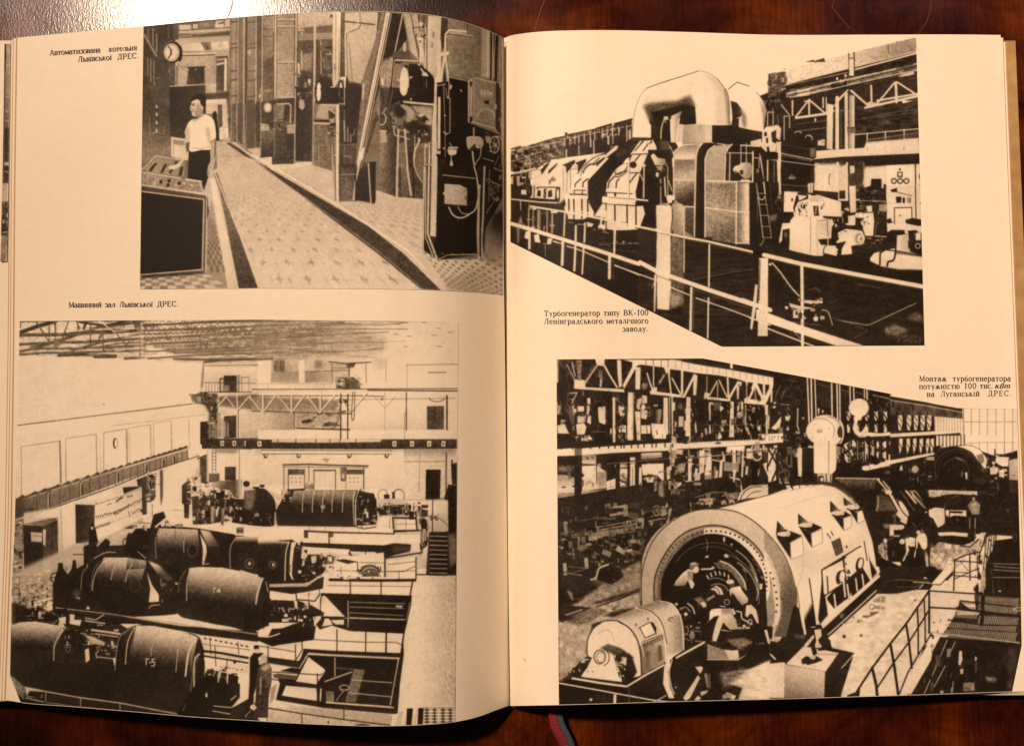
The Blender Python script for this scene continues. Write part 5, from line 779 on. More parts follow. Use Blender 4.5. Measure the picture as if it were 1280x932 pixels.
    P(.1, "290 600 292 572 315 572 318 600 340 630 360 600 365 560 380 555 385 600 420 580 420 490 450 480 470 510 530 450 552 465 545 495 480 530 440 570 420 640 400 720 400 760 265 790 265 680", tex=.02); A(.1, 5, 275, 645, 20, 24); A(.6, 3, 272, 645, 12, 18, 90, 200); L(.1, 4, "255 645 300 645"); P(.1, "415 500 440 480 445 515 420 520"); L(.12, 4, "368 530 420 530"); K("480 440 550 450 550 500 430 540", 14, [.12, .5, .2], (8, 30)); L(.8, 4, "470 550 530 520 580 520", cur=1); E(.5, 330, 600, 8, 16)
    # G-4's turbine (left middle)
    P(.12, "400 720 420 620 470 556 540 540 640 545 740 555 810 580 860 640 890 690 890 800 860 830 560 840 400 800", tex=.015, cur=1)
    P(.6, "520 545 640 545 735 562 700 690 455 690", g=(620, 545, .78, 600, 680, .12), tex=.04); P(.62, "640 548 735 560 730 600 630 605", g=(680, 548, .62, 670, 620, .14), tex=.05)
    L(.6, 6, "525 555 490 600 468 660 462 710", cur=1, soft=1.5); L(.5, 3, "500 560 470 610 455 690", cur=1); L(.68, 5, "588 565 566 610 556 655", cur=1); L(.68, 5, "662 578 640 620 628 665", cur=1); L(.6, 4, "440 590 412 630 406 720", cur=1)
    P(.7, "740 560 800 585 850 640 866 650 840 665 800 640 770 600", soft=3, g=(770, 570, .82, 800, 650, .3)); P(.84, "735 615 760 680 795 730 795 765 745 768 752 700"); P(.12, "740 560 770 620 800 680 800 740 790 720 760 660 735 600", soft=1); L(.8, 4, "745 800 755 785 800 780"); E(.16, 676, 685, 28, 32); A(.3, 4, 676, 685, 26, 30); L(.1, 3, "735 540 732 620"); K("800 640 890 650 890 770 810 770", 22, [.12, .35, .15, .7], (8, 30)); E(.8, 885, 676, 5, 5)
    P(.12, "265 680 300 660 400 700 560 830 270 790"); P(.3, "360 720 400 700 395 760", soft=8); L(.75, 5, "385 745 400 750")
    # G-4 generator
    P(.12, "888 740 892 660 912 615 950 598 1000 592 1100 594 1200 606 1285 622 1300 640 1300 905 1150 890 1000 862 895 832", tex=.015, cur=1)
    P(.6, "945 598 1000 592 1110 595 1290 630 1290 790 930 760", g=(1085, 592, .84, 1060, 780, .12), tex=.04); P(.14, "905 620 945 600 930 700 900 700", soft=4); L(.7, 5, "958 600 936 660 934 760", cur=1); L(.5, 3, "930 608 900 660 892 720", cur=1); L(.8, 7, "1262 645 1242 700 1238 780", cur=1)
    for a in ("1070 722 1070 698 1080 698", "1084 712 1092 710", "1098 720 1098 700 1088 715 1104 715"): L(.84, 4, a)
    p.view(320, 699, 4)
    P(.12, "-60 60 0 78 40 90 65 150 60 300 40 345 -60 345"); P(.55, "-80 50 0 74 32 94 10 200 0 250 -80 240", g=(-40, 64, .78, -55, 240, .12), tex=.04); L(.82, 7, "35 92 10 160 0 220", cur=1); L(.1, 6, "45 95 20 180 15 340"); L(.84, 5, "62 150 40 200 35 340"); P(.1, "40 95 70 140 65 330 30 340"); L(.75, 4, "50 110 60 160")
    P(.86, "80 165 190 175 195 205 75 200"); P(.86, "0 355 100 345 120 365 60 385 0 382"); P(.1, "0 385 70 380 125 345 190 320 290 300 290 400 140 415 100 440 0 400", tex=.02); L(.75, 5, "200 395 240 320"); P(.84, "140 415 290 395 290 360 735 370 720 470 240 445 200 500 -30 440 100 440", a=.0)
    P(.85, "140 418 230 410 235 450 215 505 20 480 0 430 90 432"); P(.86, "295 350 735 372 722 465 290 440 250 440 240 405"); L(.12, 5, "405 350 405 460"); L(.12, 6, "550 362 548 465"); L(.1, 8, "652 345 650 470"); L(.25, 4, "285 398 405 405 550 412 700 412 728 425"); L(.15, 5, "60 430 62 500"); L(.15, 5, "198 425 198 510"); L(.15, 5, "230 400 232 450 200 500"); L(.25, 4, "0 428 200 460"); L(.1, 8, "240 448 390 458 720 470"); P(.12, "20 480 215 505 250 445 270 450 215 540 60 515"); P(.1, "80 345 300 330 290 400 120 425 0 400 60 385")
    L(.84, 6, "-20 378 60 385 120 368", cur=1)
    # bottom left: G-5 pair
    p.view(0, 699, 4)
    P(.12, "50 575 56 335 100 312 180 308 260 316 330 340 470 375 530 415 560 470 580 560 560 700 820 770 640 770 130 640", tex=.012)
    P(.1, "270 235 560 275 900 330 1290 360 1290 410 1000 375 900 350 690 320 560 320 330 300 260 260", tex=.03); L(.66, 5, "280 240 560 272 750 300 1000 335 1290 372", soft=1); L(.3, 3, "270 250 560 285 900 335")
    P(.14, "270 245 600 320 640 345 590 440 450 400 330 340 300 290", tex=.04); K("290 250 600 320 620 345 580 460 440 390 320 330", 70, [.8, .1, .15, .6, .12], (10, 46), (10, 0, 90)); P(.82, "295 290 330 285 330 320 300 325"); P(.82, "350 270 375 275 372 300 410 300 400 330 350 320"); L(.78, 5, "430 292 480 300 520 275"); L(.75, 7, "430 305 525 318"); L(.8, 10, "460 350 600 370"); L(.75, 6, "480 370 590 385")
    P(.6, "58 330 100 312 180 308 320 334 280 450 56 450", g=(190, 308, .8, 180, 440, .12), tex=.04); L(.72, 6, "330 338 290 390 272 440 270 500", cur=1, soft=1); L(.4, 4, "310 335 272 400 268 490", cur=1); P(.12, "330 345 420 360 480 420 480 520 300 520 290 440", tex=.03); K("320 340 480 370 500 430 330 430", 26, [.5, .12, .2, .7], (8, 36)); P(.7, "420 375 470 385 530 415 520 430 470 420", soft=2); P(.82, "425 450 445 440 450 500 430 515"); A(.4, 5, 340, 440, 12, 22); P(.14, "480 440 590 430 580 490 480 490", tex=.03); L(.75, 5, "500 445 480 470 485 490"); L(.72, 5, "490 485 570 495"); K("490 425 590 425 585 490 490 490", 12, [.15, .5, .75], (8, 30))
    P(.12, "570 600 585 450 625 360 690 326 770 328 860 342 940 362 1000 390 1020 450 1022 580 985 745 820 775 560 700", tex=.012, cur=1)
    P(.6, "682 328 770 330 930 360 990 388 1005 540 640 520 660 400", g=(815, 335, .84, 780, 540, .12), tex=.04); P(.15, "620 350 680 330 660 430 600 440", soft=4); L(.7, 6, "675 338 640 410 628 520", cur=1, soft=1); L(.6, 4, "670 335 605 380 585 450 575 550", cur=1); L(.66, 5, "785 372 765 420 755 480", cur=1); L(.66, 5, "918 382 892 450 880 560", cur=1, soft=1); L(.82, 9, "982 390 945 460 928 580", cur=1, soft=1.5); P(.12, "990 385 1015 420 1020 560 1000 600 965 500"); L(.5, 3, "1000 390 965 450 955 560", cur=1); P(.4, "985 470 1000 468 975 540 965 600 970 740 985 740 960 740", soft=1); L(.82, 6, "998 470 972 520 975 740", cur=1); L(.6, 3, "975 480 955 640 950 735")
    for a in ("732 525 732 495 744 495", "748 514 756 512", "774 496 762 496 762 510 774 512 772 530 758 530"): L(.84, 5, a)
    P(.85, "1000 385 1250 430 1290 440 1290 510 1240 510 1020 450"); L(.1, 12, "1010 455 1100 465 1240 490"); P(.84, "1020 490 1240 525 1240 570 1180 560 1030 520"); L(.1, 8, "1020 480 1240 515"); L(.7, 4, "1020 470 1230 498"); L(.2, 4, "1050 390 1055 470"); L(.2, 4, "1190 410 1195 470"); L(.2, 4, "1075 430 1080 530"); L(.2, 4, "1135 505 1135 540"); L(.3, 3, "1010 420 1250 450")
    for i in range(9): P(.12, [1020+i*26, 388+i*5, 1034+i*26, 391+i*5, 1034+i*26, 398+i*5, 1020+i*26, 394+i*5])
    P(.1, "1020 580 1040 545 1190 580 1200 620 1190 690 1130 720 980 745"); K("1030 520 1190 545 1200 620 1040 580", 30, [.12, .75, .15, .5], (10, 40)); L(.78, 7, "1120 530 1098 570 1092 610", cur=1); L(.8, 7, "1160 530 1140 570 1138 615", cur=1); L(.75, 5, "1085 535 1068 580"); L(.78, 5, "1135 620 1190 625"); P(.85, "1190 595 1250 600 1250 690 1195 682"); E(.8, 1033, 676, 5, 13); L(.75, 6, "1155 700 1180 680"); L(.75, 5, "1070 730 1160 738 1200 690"); L(.75, 5, "1065 755 1150 770"); P(.11, "880 775 1000 590 1040 580 1200 620 1200 690 1160 740 1300 800 1290 830", tex=.02); L(.75, 6, "1155 700 1180 680"); L(.75, 5, "1070 730 1160 738 1200 690"); L(.75, 5, "1065 755 1150 770"); L(.78, 7, "1120 530 1098 570 1092 610", cur=1); L(.8, 7, "1160 530 1140 570 1138 615", cur=1); E(.8, 1033, 676, 5, 13); P(.15, "1160 740 1250 690 1290 700 1290 800 1150 790", tex=.02)
    P(.1, "50 575 130 640 400 690 600 720 890 770 1290 800 1290 830 50 830"); P(.45, "55 575 130 640 120 700 60 640", tex=.06); P(.7, "125 635 215 655 210 690 135 685", tex=.05); P(.1, "150 655 215 660 205 690 135 680"); P(.55, "230 660 600 720 890 768 890 775 600 745 230 700", g=(300, 660, .14, 300, 700, .14)); L(.72, 6, "125 635 230 658 400 688 600 715 885 770"); L(.5, 5, "230 712 405 735 600 752"); L(.6, 5, "230 660 228 705"); L(.6, 5, "405 690 403 735"); L(.6, 5, "600 718 602 750"); L(.7, 5, "130 690 220 710"); L(.5, 3, "915 755 930 720")
    # walking pair
    p.view(230, 780, 8)
    P(.1, "660 330 700 280 760 290 780 300 740 340 770 400 740 560 700 700 690 930 560 930 640 820 655 600"); E(.1, 725, 228, 28, 24); E(.8, 728, 262, 20, 22); P(.1, "750 280 800 285 780 305 750 300"); P(.42, "745 440 780 390 840 370 880 440 880 560 850 700 840 930 700 930 720 700 720 560", tex=.05, g=(740, 560, .2, 860, 480, .36)); P(.66, "770 430 830 390 860 430 820 460 780 450", soft=6); L(.6, 14, "770 520 765 690", soft=8); P(.76, "750 340 790 345 790 390 750 400"); P(.7, "770 310 835 300 835 370 790 370", soft=2); P(.8, "665 810 700 790 730 830 700 860 665 840"); L(.6, 9, "610 920 665 860"); P(.75, "705 700 720 740 710 790 695 780")
    return p
def plate_d():                                  # generator being assembled, hooks and railings
    p = Plate(690, 440, 1284, 890, .13, 44)
    P, L, E, R, A, T, K = p.P, p.L, p.E, p.R, p.A, p.T, p.K
    D = .11
    p.view(690, 445, 8)
    P(1, "0 0 2500 0 2500 20 1650 20 0 30"); P(1, "1640 28 2000 60 2490 180 2500 -20 1600 -20")
    T("40 30 1290 30 1290 880 40 880", .04, 5, 9); P(.88, "25 30 75 30 65 265 25 260"); P(.4, "55 30 85 30 75 250 60 250", soft=4); T("80 40 240 40 240 400 80 600", .08, 5, 6)
    P(.88, "220 230 330 240 335 310 640 325 720 330 725 362 220 325"); P(.9, "430 25 530 28 520 90 500 100 480 95 450 90 440 70"); P(.35, "400 100 450 80 345 280 320 270", tex=.08); L(.85, 12, "455 90 325 275"); L(.88, 18, "515 80 570 180 650 310"); P(.8, "465 130 500 130 505 200 495 310 475 310 480 220 460 200", g=(470, 120, .3, 490, 300, .8), tex=.08); P(.88, "650 35 690 40 700 300 670 320 655 180"); P(.89, "805 50 850 95 720 330 705 290 800 110"); L(.84, 8, "145 80 250 280"); L(.7, 14, "200 60 230 200", soft=3); P(.45, "240 40 300 40 290 240 260 240", tex=.1, soft=3)
    P(.9, "700 35 1290 40 1290 140 1190 130 1140 180 1120 115 1010 100 880 85 840 100 800 60"); P(.88, "835 110 885 110 880 330 835 335"); L(.75, 12, "850 140 900 140"); L(.88, 14, "950 170 980 270 1010 350"); P(.12, "890 85 1000 100 1010 160 960 160 890 150"); P(.12, "1025 105 1120 115 1120 180 1060 270 1010 200")
    for x in (938, 1012, 1090, 1160, 1232): L(.25, 6, [x, 35, x+2, 110])
    P(.88, "980 345 1290 385 1290 410 980 380"); P(.86, "1010 310 1050 310 1050 360 980 360"); L(.8, 14, "1015 100 1015 300", soft=3); P(.6, "1065 260 1120 170 1130 190 1075 290", soft=3, tex=.08); L(.88, 16, "1170 150 1280 370"); L(.84, 16, "1165 160 1190 370", soft=2); P(.5, "900 270 960 270 940 330 900 330", soft=5, tex=.1)
    # equipment seen through the girder
    K("40 360 740 360 740 880 40 880", 90, [.1, .12, .84, .6, .1, .3], (16, 80), (90, 90, 0)); L(.86, 9, "155 370 250 365 195 480"); L(.86, 9, "158 370 160 500"); L(.8, 8, "155 435 215 430"); P(.84, "160 490 220 495 225 680 190 680 170 600"); P(.84, "255 500 320 500 320 550 258 555"); P(.82, "255 605 320 605 320 665 255 668"); P(.88, "240 680 320 668 345 710 325 780 250 785"); P(.86, "60 690 125 675 170 775 60 770"); P(.6, "40 490 90 490 90 550 50 590", soft=4); L(.86, 12, "60 760 170 765"); P(.12, "40 780 240 790 240 880 40 890"); P(.11, "70 40 150 250 240 680 245 780 170 770 130 600 60 300", a=.7); P(.85, "460 510 535 500 535 680 465 685", tex=.02); P(.8, "345 500 380 500 370 580 350 590", tex=.1); P(.8, "360 600 410 590 415 660 380 680 350 660"); P(.11, "390 560 460 570 470 660 540 690 540 880 390 880"); L(.5, 6, "400 755 540 755"); L(.86, 26, "618 420 620 850"); P(.1, "555 400 605 400 600 700 560 680"); P(.8, "665 490 720 510 720 590 690 600 668 580", tex=.08); L(.6, 6, "660 440 740 520"); L(.6, 6, "680 650 740 560"); P(.84, "670 700 740 690 740 760 665 760"); K("640 680 750 640 750 850 640 850", 16, [.8, .1, .3], (16, 60), (90, 45)); L(.8, 9, "600 430 650 425"); P(.78, "320 790 385 790 380 815 320 815"); P(.6, "230 800 270 790 250 860 240 860"); K("320 780 400 780 400 850 320 850", 8, [.8, .2], (20, 70), (0,))
    P(.87, "760 360 820 365 815 840 750 840", tex=.02); L(.3, 6, "812 370 812 840"); P(.85, "830 550 885 555 885 840 850 840"); P(.12, "820 340 980 350 980 400 820 380"); P(.8, "900 390 950 395 950 470 900 480", tex=.08); P(.8, "850 430 900 420 870 540 845 520", tex=.1); E(.87, 912, 510, 20, 28); P(.82, "890 540 955 540 945 630 890 620"); P(.12, "960 390 1115 400 1110 670 960 670", tex=.03); P(.55, "1035 530 1095 530 1080 670 1040 670", g=(1035, 600, .3, 1090, 600, .65)); P(.89, "890 690 985 690 985 775 890 775"); L(.15, 6, "945 700 950 770"); P(.9, "990 672 1140 680 1140 825 1005 825"); P(.12, "890 778 1000 778 1000 830 890 830"); P(.86, "1115 410 1160 420 1160 780 1140 790 1110 680"); P(.86, "1170 410 1210 420 1215 780 1175 785"); L(.2, 6, "1160 420 1165 780"); P(.78, "1210 460 1232 460 1230 550 1210 540")
    # crane beam, ledge
    p.view(840, 445, 8)
    P(.9, "-20 35 30 35 250 85 600 140 1015 215 1010 310 940 470 930 480 720 460 720 430 760 430 800 330 740 280 690 240 590 215 450 190 250 170 130 150 -20 130"); P(.12, "170 22 400 20 580 62 580 125 250 70", tex=.015); P(.12, "610 70 930 130 930 185 610 130", tex=.015); P(.12, "950 135 1290 200 1290 500 1110 480 1010 480 1015 215 950 200", tex=.03); P(.12, "40 25 135 28 135 48 60 38"); P(1, "582 60 606 65 606 125 582 122"); L(.45, 4, "-20 32 250 82 600 138 1010 212")
    for x in (35, 95, 165, 290, 350, 410, 468, 540, 610, 680, 740, 800, 860, 910, 960): L(.45, 4, [x, 50+x*.16, x+1, 110+x*.16])
    P(.9, "-20 385 130 400 130 415 -20 405"); P(.9, "320 400 585 430 580 452 318 428"); P(.9, "725 455 935 475 935 490 725 470")
    for a in ("-20 150 80 155 80 330 70 370 -20 210", "120 155 190 160 190 200 120 330 115 360", "250 175 330 185 335 300 290 330 250 200", "355 195 425 205 420 240 360 320 345 300", "390 400 450 260 530 400 460 420", "475 210 545 220 550 370", "575 225 625 230 620 270 580 340", "690 245 735 255 740 330 700 300", "755 260 810 265 800 300 760 370", "780 430 835 310 895 440", "850 270 905 280 910 400", "930 285 970 285 970 320 930 400"): P(.11, a, tex=.02)
    L(.88, 14, "0 220 85 380"); L(.87, 22, "100 150 100 380"); L(.88, 24, "225 190 120 400"); P(.86, "215 190 255 190 240 390 210 390"); L(.85, 12, "375 390 450 250"); L(.88, 12, "470 240 550 410"); L(.86, 18, "555 220 562 400"); L(.88, 22, "660 260 570 420"); P(.86, "645 290 670 300 665 430 650 430"); P(.8, "670 250 700 260 690 300 660 290"); L(.85, 12, "755 440 830 300"); L(.88, 10, "845 295 910 440"); L(.86, 14, "918 275 918 440"); L(.88, 18, "990 290 935 440"); P(.86, "985 340 1005 340 1000 460 985 460"); L(.7, 12, "455 270 455 410", soft=3); L(.7, 10, "830 310 835 450", soft=3); L(.66, 10, "350 200 345 390", soft=4); L(.7, 10, "745 260 745 420", soft=3); P(.8, "325 360 370 370 370 420 320 420"); P(.8, "725 420 770 400 760 460 725 460")
    P(D, "-20 410 130 420 330 440 590 460 930 490 960 580 950 860 600 830 -20 870", tex=.03); K("-20 440 580 470 580 830 -20 860", 70, [.12, .8, .7, .1, .1, .4], (20, 110), (90, 90, 80), w=(4, 10)); K("600 480 960 500 950 800 620 810", 60, [.12, .8, .7, .1, .4], (14, 80), (90, 90, 70), w=(4, 9)); P(.86, "145 405 185 410 185 850 130 850", tex=.02); P(.86, "585 450 615 455 620 810 570 810", tex=.02); P(.86, "925 480 958 485 955 780 940 780"); L(.84, 14, "378 465 378 640"); P(.84, "370 690 385 690 390 770 370 780"); L(.8, 8, "690 450 700 600"); P(.85, "690 455 710 460 705 530 690 520"); L(.8, 11, "735 490 735 700 745 740"); P(.84, "480 490 520 520 480 560"); P(.86, "470 750 500 800 490 830 455 830"); P(.85, "235 640 250 760 235 770 225 700"); P(.84, "850 710 885 690 885 740 860 740"); P(.84, "10 460 30 460 30 540 5 550"); L(.86, 14, "0 410 5 780"); L(.55, 4, "180 685 950 690"); L(.5, 4, "180 740 600 745"); L(.84, 9, "770 600 785 640"); L(.66, 6, "740 535 800 540")
    K("960 500 1290 480 1290 860 1100 850 960 760", 50, [.12, .8, .1, .5, .84], (16, 80), (90, 90, 60)); P(.86, "960 590 975 590 970 720 960 740"); P(.86, "990 720 1030 680 1090 600 1090 660 1040 740"); P(.87, "1130 600 1170 600 1170 650 1135 640"); P(.86, "1140 740 1160 690 1170 740"); L(.84, 9, "1250 520 1255 690 1260 740"); L(.75, 6, "1085 480 1220 490"); L(.6, 5, "1030 410 1080 290"); L(.6, 5, "1090 430 1140 310"); L(.5, 4, "1100 235 1240 250"); T("1010 220 1290 220 1290 480 1010 480", .06, 10, 6)
    P(.9, "-150 900 60 870 400 850 860 830 860 780 1110 770 1110 860 600 905 60 930 -150 945", tex=.012); L(.3, 4, "-150 940 60 928 600 900 1110 862")
    for x in range(210, 860, 30): L(.14, 8, [x, 830-(x-210)*.03, x+2, 862-(x-210)*.04])
    for x in (890, 930, 970, 1000, 1060): L(.4, 5, [x, 790, x, 840])
    K("860 800 1110 800 1110 830 860 840", 10, [.3, .7], (14, 40)); K("1110 790 1290 790 1290 850 1110 850", 24, [.8, .12, .15], (10, 40), (90, 0))
    p.view(690, 540, 8)
    P(.9, "35 170 250 155 300 160 560 140 1250 100 1250 180 640 205 300 230 35 240", tex=.012); P(.12, "-10 240 -10 245 30 245", a=0)
    for x in (95, 205, 260, 295, 385, 475, 565, 630, 690, 720, 795, 860, 920, 1000, 1040, 1130, 1205): L(.12, 12, [x, 110, x, 170-x*.02])
    L(.12, 12, "40 145 560 120 1250 75"); P(.12, "210 60 290 60 300 240 230 240", a=.6)
    # lower storey
    P(.1, "40 245 300 240 300 940 40 940", tex=.02); P(.8, "45 420 225 435 225 600 45 610", g=(130, 430, .6, 130, 560, .84), tex=.03); P(.55, "45 610 225 600 225 665 45 675", tex=.06); P(.4, "300 270 440 255 440 340 300 340", tex=.06); P(.35, "60 340 220 320 220 400 60 400", soft=5, tex=.1); L(.12, 10, "40 330 440 320 760 300"); L(.1, 12, "40 410 230 395 540 380")
    P(.84, "300 230 440 225 440 320 300 310", g=(300, 240, .6, 300, 320, .85)); P(.86, "300 340 440 330 540 390 540 555 420 570 300 600", tex=.02); P(.6, "450 400 540 390 540 540 460 560", soft=8, tex=.06); L(.15, 8, "443 330 448 510"); P(.55, "290 590 540 560 540 640 400 680 360 760 320 940 290 940", g=(310, 640, .66, 500, 760, .12), tex=.06, soft=3); P(.14, "420 680 560 640 760 640 760 850 400 850", soft=10, tex=.04); P(.6, "300 780 420 760 440 860 320 900", soft=10, tex=.1); P(.8, "250 830 300 810 310 870 260 870", soft=4)
    P(D, "440 240 770 220 770 300 680 310 640 470 620 480 545 480 540 330 450 320", tex=.02); P(.87, "545 490 635 460 632 612 545 610"); P(.86, "675 360 755 365 755 520 680 540"); P(.5, "680 545 755 520 755 590 690 600", soft=4, tex=.06); L(.12, 14, "640 450 755 520"); L(.12, 10, "690 430 760 480"); P(D, "640 380 680 360 680 640 640 640"); P(.8, "680 290 750 285 750 350 680 350", tex=.1, g=(700, 290, .3, 700, 350, .8))
    P(D, "755 330 780 330 770 840 750 840"); P(.84, "780 250 830 250 830 640 825 820 790 820 778 640", tex=.02); L(.12, 12, "780 645 830 645"); L(.35, 6, "805 350 805 630"); P(.82, "870 350 895 350 905 760 880 775 865 660", tex=.02); L(.12, 8, "845 330 842 790"); P(.12, "830 330 870 330 860 800 830 800"); P(.66, "890 210 1090 200 1100 260 890 270", g=(1000, 200, .85, 1000, 270, .5), tex=.03); P(.87, "895 320 1115 310 1120 480 1060 490 1050 430 905 430"); P(.12, "905 430 940 430 930 620 1040 600 1050 430 1110 490 1100 760 905 780", tex=.04); P(.84, "930 450 1020 440 1010 500 950 500"); P(.45, "1020 440 1055 440 1050 580 1020 600", tex=.05); P(.55, "1070 500 1110 480 1120 640 1060 740", soft=8, tex=.06); L(.12, 10, "540 300 770 290 1290 240"); L(.6, 5, "550 312 770 302 900 285 1290 250"); K("1130 300 1290 280 1290 720 1120 780", 60, [.8, .1, .12, .4, .1], (20, 90), (90, 90, 60)); P(.8, "1190 600 1222 590 1225 670 1200 680"); P(.85, "1145 350 1180 340 1180 460 1150 480"); P(.84, "1200 450 1220 440 1220 510 1200 520"); P(.8, "1222 330 1240 330 1235 420 1225 420")
    P(D, "225 240 300 235 290 940 240 940 228 600", tex=.02); L(D, 40, "205 430 300 430"); L(D, 16, "210 540 300 540"); E(.85, 270, 705, 8, 10); L(.35, 5, "165 680 180 860"); L(.4, 4, "415 740 415 900"); K("420 640 640 640 640 780 440 800", 10, [.4, .1, .6], (14, 60), (80,)); E(.8, 605, 645, 12, 10)
    # middle right of the ledge (4x)
    p.view(640, 430, 4)
    K("800 530 1280 500 1280 700 1140 780 1000 740 800 780", 150, [.1, .12, .78, .1, .6, .84, .12], (14, 100), (90, 90, 90, 10), w=(3, 8)); P(.86, "880 570 900 570 895 720 880 740"); P(.86, "980 550 996 550 996 720 970 740 962 640"); P(.84, "935 530 960 530 960 640 935 650"); P(.82, "1100 530 1118 530 1120 640 1105 690"); P(.85, "1172 520 1200 520 1200 572 1172 572"); L(.84, 9, "1155 520 1150 660"); P(.84, "1040 580 1055 575 1050 660 1032 680"); P(.6, "830 600 870 590 860 640 835 640", tex=.1); P(.78, "915 620 930 620 925 660 912 680"); L(.3, 5, "880 570 1280 530"); L(.7, 4, "980 560 1140 545"); P(.55, "1010 610 1020 610 1020 670 1012 660"); P(.12, "800 740 860 690 1080 660 1130 720 1000 830 780 880", tex=.05); L(.7, 7, "850 790 985 795 990 810"); L(.5, 5, "850 785 1000 740 1070 740"); K("820 730 1080 730 1060 800 840 820", 30, [.4, .12, .65], (16, 80), (-10, 0, 90)); P(.5, "1060 745 1130 740 1130 770 1080 780", tex=.1)
    P(.8, "1125 780 1140 740 1190 705 1280 700 1280 760 1180 770", tex=.02); A(.25, 5, 1230, 790, 90, 80, 190, 280); A(.3, 4, 1235, 800, 70, 66, 190, 280)
    # dark machine hall, left
    p.view(640, 560, 4)
    P(.12, "225 250 640 180 780 260 700 420 640 560 640 700 400 760 230 860", tex=.03); P(.12, "225 260 300 260 330 400 600 330 800 300 760 380 660 500 600 560 500 640 230 780", tex=.03)
    P(.5, "335 440 460 410 610 395 620 415 460 440 380 455", tex=.08); P(.6, "330 435 370 425 380 455 340 455"); L(.7, 5, "370 420 600 380 780 345", soft=2); L(.55, 5, "400 400 600 362 790 320", soft=2); L(.4, 4, "620 385 780 360"); L(.3, 5, "330 360 620 330 800 290"); K("340 340 800 300 780 380 340 440", 44, [.45, .1, .25, .6], (16, 90), (-10, 90)); K("240 440 680 420 640 560 240 620", 110, [.12, .08, .35, .5, .1, .62], (12, 70), (-6, 90, 30), w=(2, 5)); L(.6, 4, "260 620 350 635"); L(.4, 4, "280 590 380 600 300 620"); P(.5, "255 370 272 365 280 420 265 440", soft=3); L(.5, 4, "650 300 650 460"); L(.3, 4, "490 360 492 500"); K("560 380 780 350 700 480 560 470", 30, [.12, .4, .1], (20, 70), (90, -10)); P(.4, "325 480 380 480 380 500 340 520", soft=4)
    P(.55, "480 660 640 560 650 700 560 720 440 760 240 860 240 830", tex=.06, soft=5); P(.66, "230 850 330 800 500 760 640 720 640 790 520 810 400 860 380 940 230 940", tex=.05, soft=4); P(.45, "400 660 560 600 640 570 640 640 480 690", tex=.08, soft=8); T("230 780 640 560 640 800 380 940 230 940", .07, 9, 4); L(.12, 6, "420 790 560 745 640 700", cur=1); P(.13, "245 780 400 795 250 870 235 860"); L(.6, 8, "270 832 350 805"); P(.1, "425 640 440 590 480 580 540 600 560 640 500 680 430 660", soft=3); L(.75, 9, "395 655 420 645 435 600 480 580", cur=1); P(.5, "265 705 300 720 310 760 290 755", soft=2); P(.1, "230 600 245 640 245 780 232 790"); P(.1, "235 690 270 700 300 760 250 770", a=.7); K("380 780 560 740 560 800 400 840", 16, [.3, .5], (10, 40), (-20,))
    p.view(640, 699, 4)
    P(.68, "232 330 400 270 520 290 400 320 380 440 400 470 300 560 232 610", tex=.05, soft=3); T("232 270 420 270 380 470 232 610", .06, 9, 9); P(.4, "240 300 400 240 480 250 380 320 330 330", tex=.08, soft=5); P(.5, "235 620 290 600 290 720 235 722", tex=.06); P(D, "232 260 260 280 330 290 235 310", soft=4); L(.12, 8, "235 390 260 360", a=0); K("235 560 310 520 300 600 240 610", 10, [.3, .15], (10, 30))
    p.view(640, 560, 4)
    K("230 300 640 260 760 300 690 420 640 540 560 600 240 650", 150, [.55, .42, .68, .3, .1], (5, 34), (90, 90, -8, 0), w=(2, 4), asp=(.2, .9), a=.75)
    p.view(640, 430, 4)
    K("225 300 1280 270 1280 480 225 500", 150, [.8, .1, .6, .12, .45], (5, 36), (90, 90, 0, 60), w=(2, 4), a=.7); K("225 570 1130 520 1130 700 225 720", 130, [.75, .12, .55, .1, .4], (5, 40), (90, 90, 0, -10), w=(2, 4), a=.65)
    # --- the big generator
    p.view(640, 560, 4)
    P(.92, "1020 300 1280 235 1420 185 1540 180 1660 220 1760 330 1800 430 1840 620 1550 890 1440 900 1300 880 1290 600 1180 380", tex=.01)
    P(.92, "1020 300 1290 232 1290 640 1200 400"); L(.25, 4, "1020 302 1150 268 1285 232")
    E(.7, 1000, 590, 352, 285, 0, tex=.02); 
    P(.7, "648 780 650 620 700 470 790 370 900 315 1010 303 1130 320 1240 390 1320 480 1380 640 1390 800 1360 900 1300 980 1000 1000 720 900", cur=1, tex=.02, g=(700, 700, .66, 1100, 400, .8)); L(.2, 5, "648 780 650 620 700 470 790 370 900 315 1010 303 1130 320 1240 390 1330 500", cur=1)
    P(.55, "710 760 715 640 770 520 850 430 960 388 1060 390 1150 430 1230 500 1290 600 1300 700 1290 900 1000 940 740 900", cur=1, tex=.03); L(.12, 6, "710 760 715 640 770 520 850 430 960 388 1060 390 1150 430 1230 500 1300 620", cur=1)
    P(.9, "960 400 1060 400 1140 440 1220 510 1275 600 1290 700 1270 760 1255 640 1200 540 1120 470 1030 430 960 425", cur=1); P(.4, "730 760 730 650 790 530 870 445 960 400 960 425 880 465 800 550 750 650 745 760", cur=0, tex=.06)
    for i in range(38):
        t = math.radians(190+i*5.2); x = 1005+262*math.cos(t)*1.02; y = 660+248*math.sin(t)*1.0
        E(.12 if x > 900 else .2, x, y, 5, 5)
    P(.08, "745 760 750 650 800 550 880 465 980 428 1080 440 1160 490 1220 560 1260 640 1270 760 1250 940 1000 960 760 900", cur=1, tex=.02)
    A(.3, 5, 1000, 660, 170, 170, 250, 360); A(.66, 6, 1010, 700, 220, 220, 300, 375); A(.4, 4, 1000, 660, 205, 190, 210, 300)
    p.view(840, 680, 8)
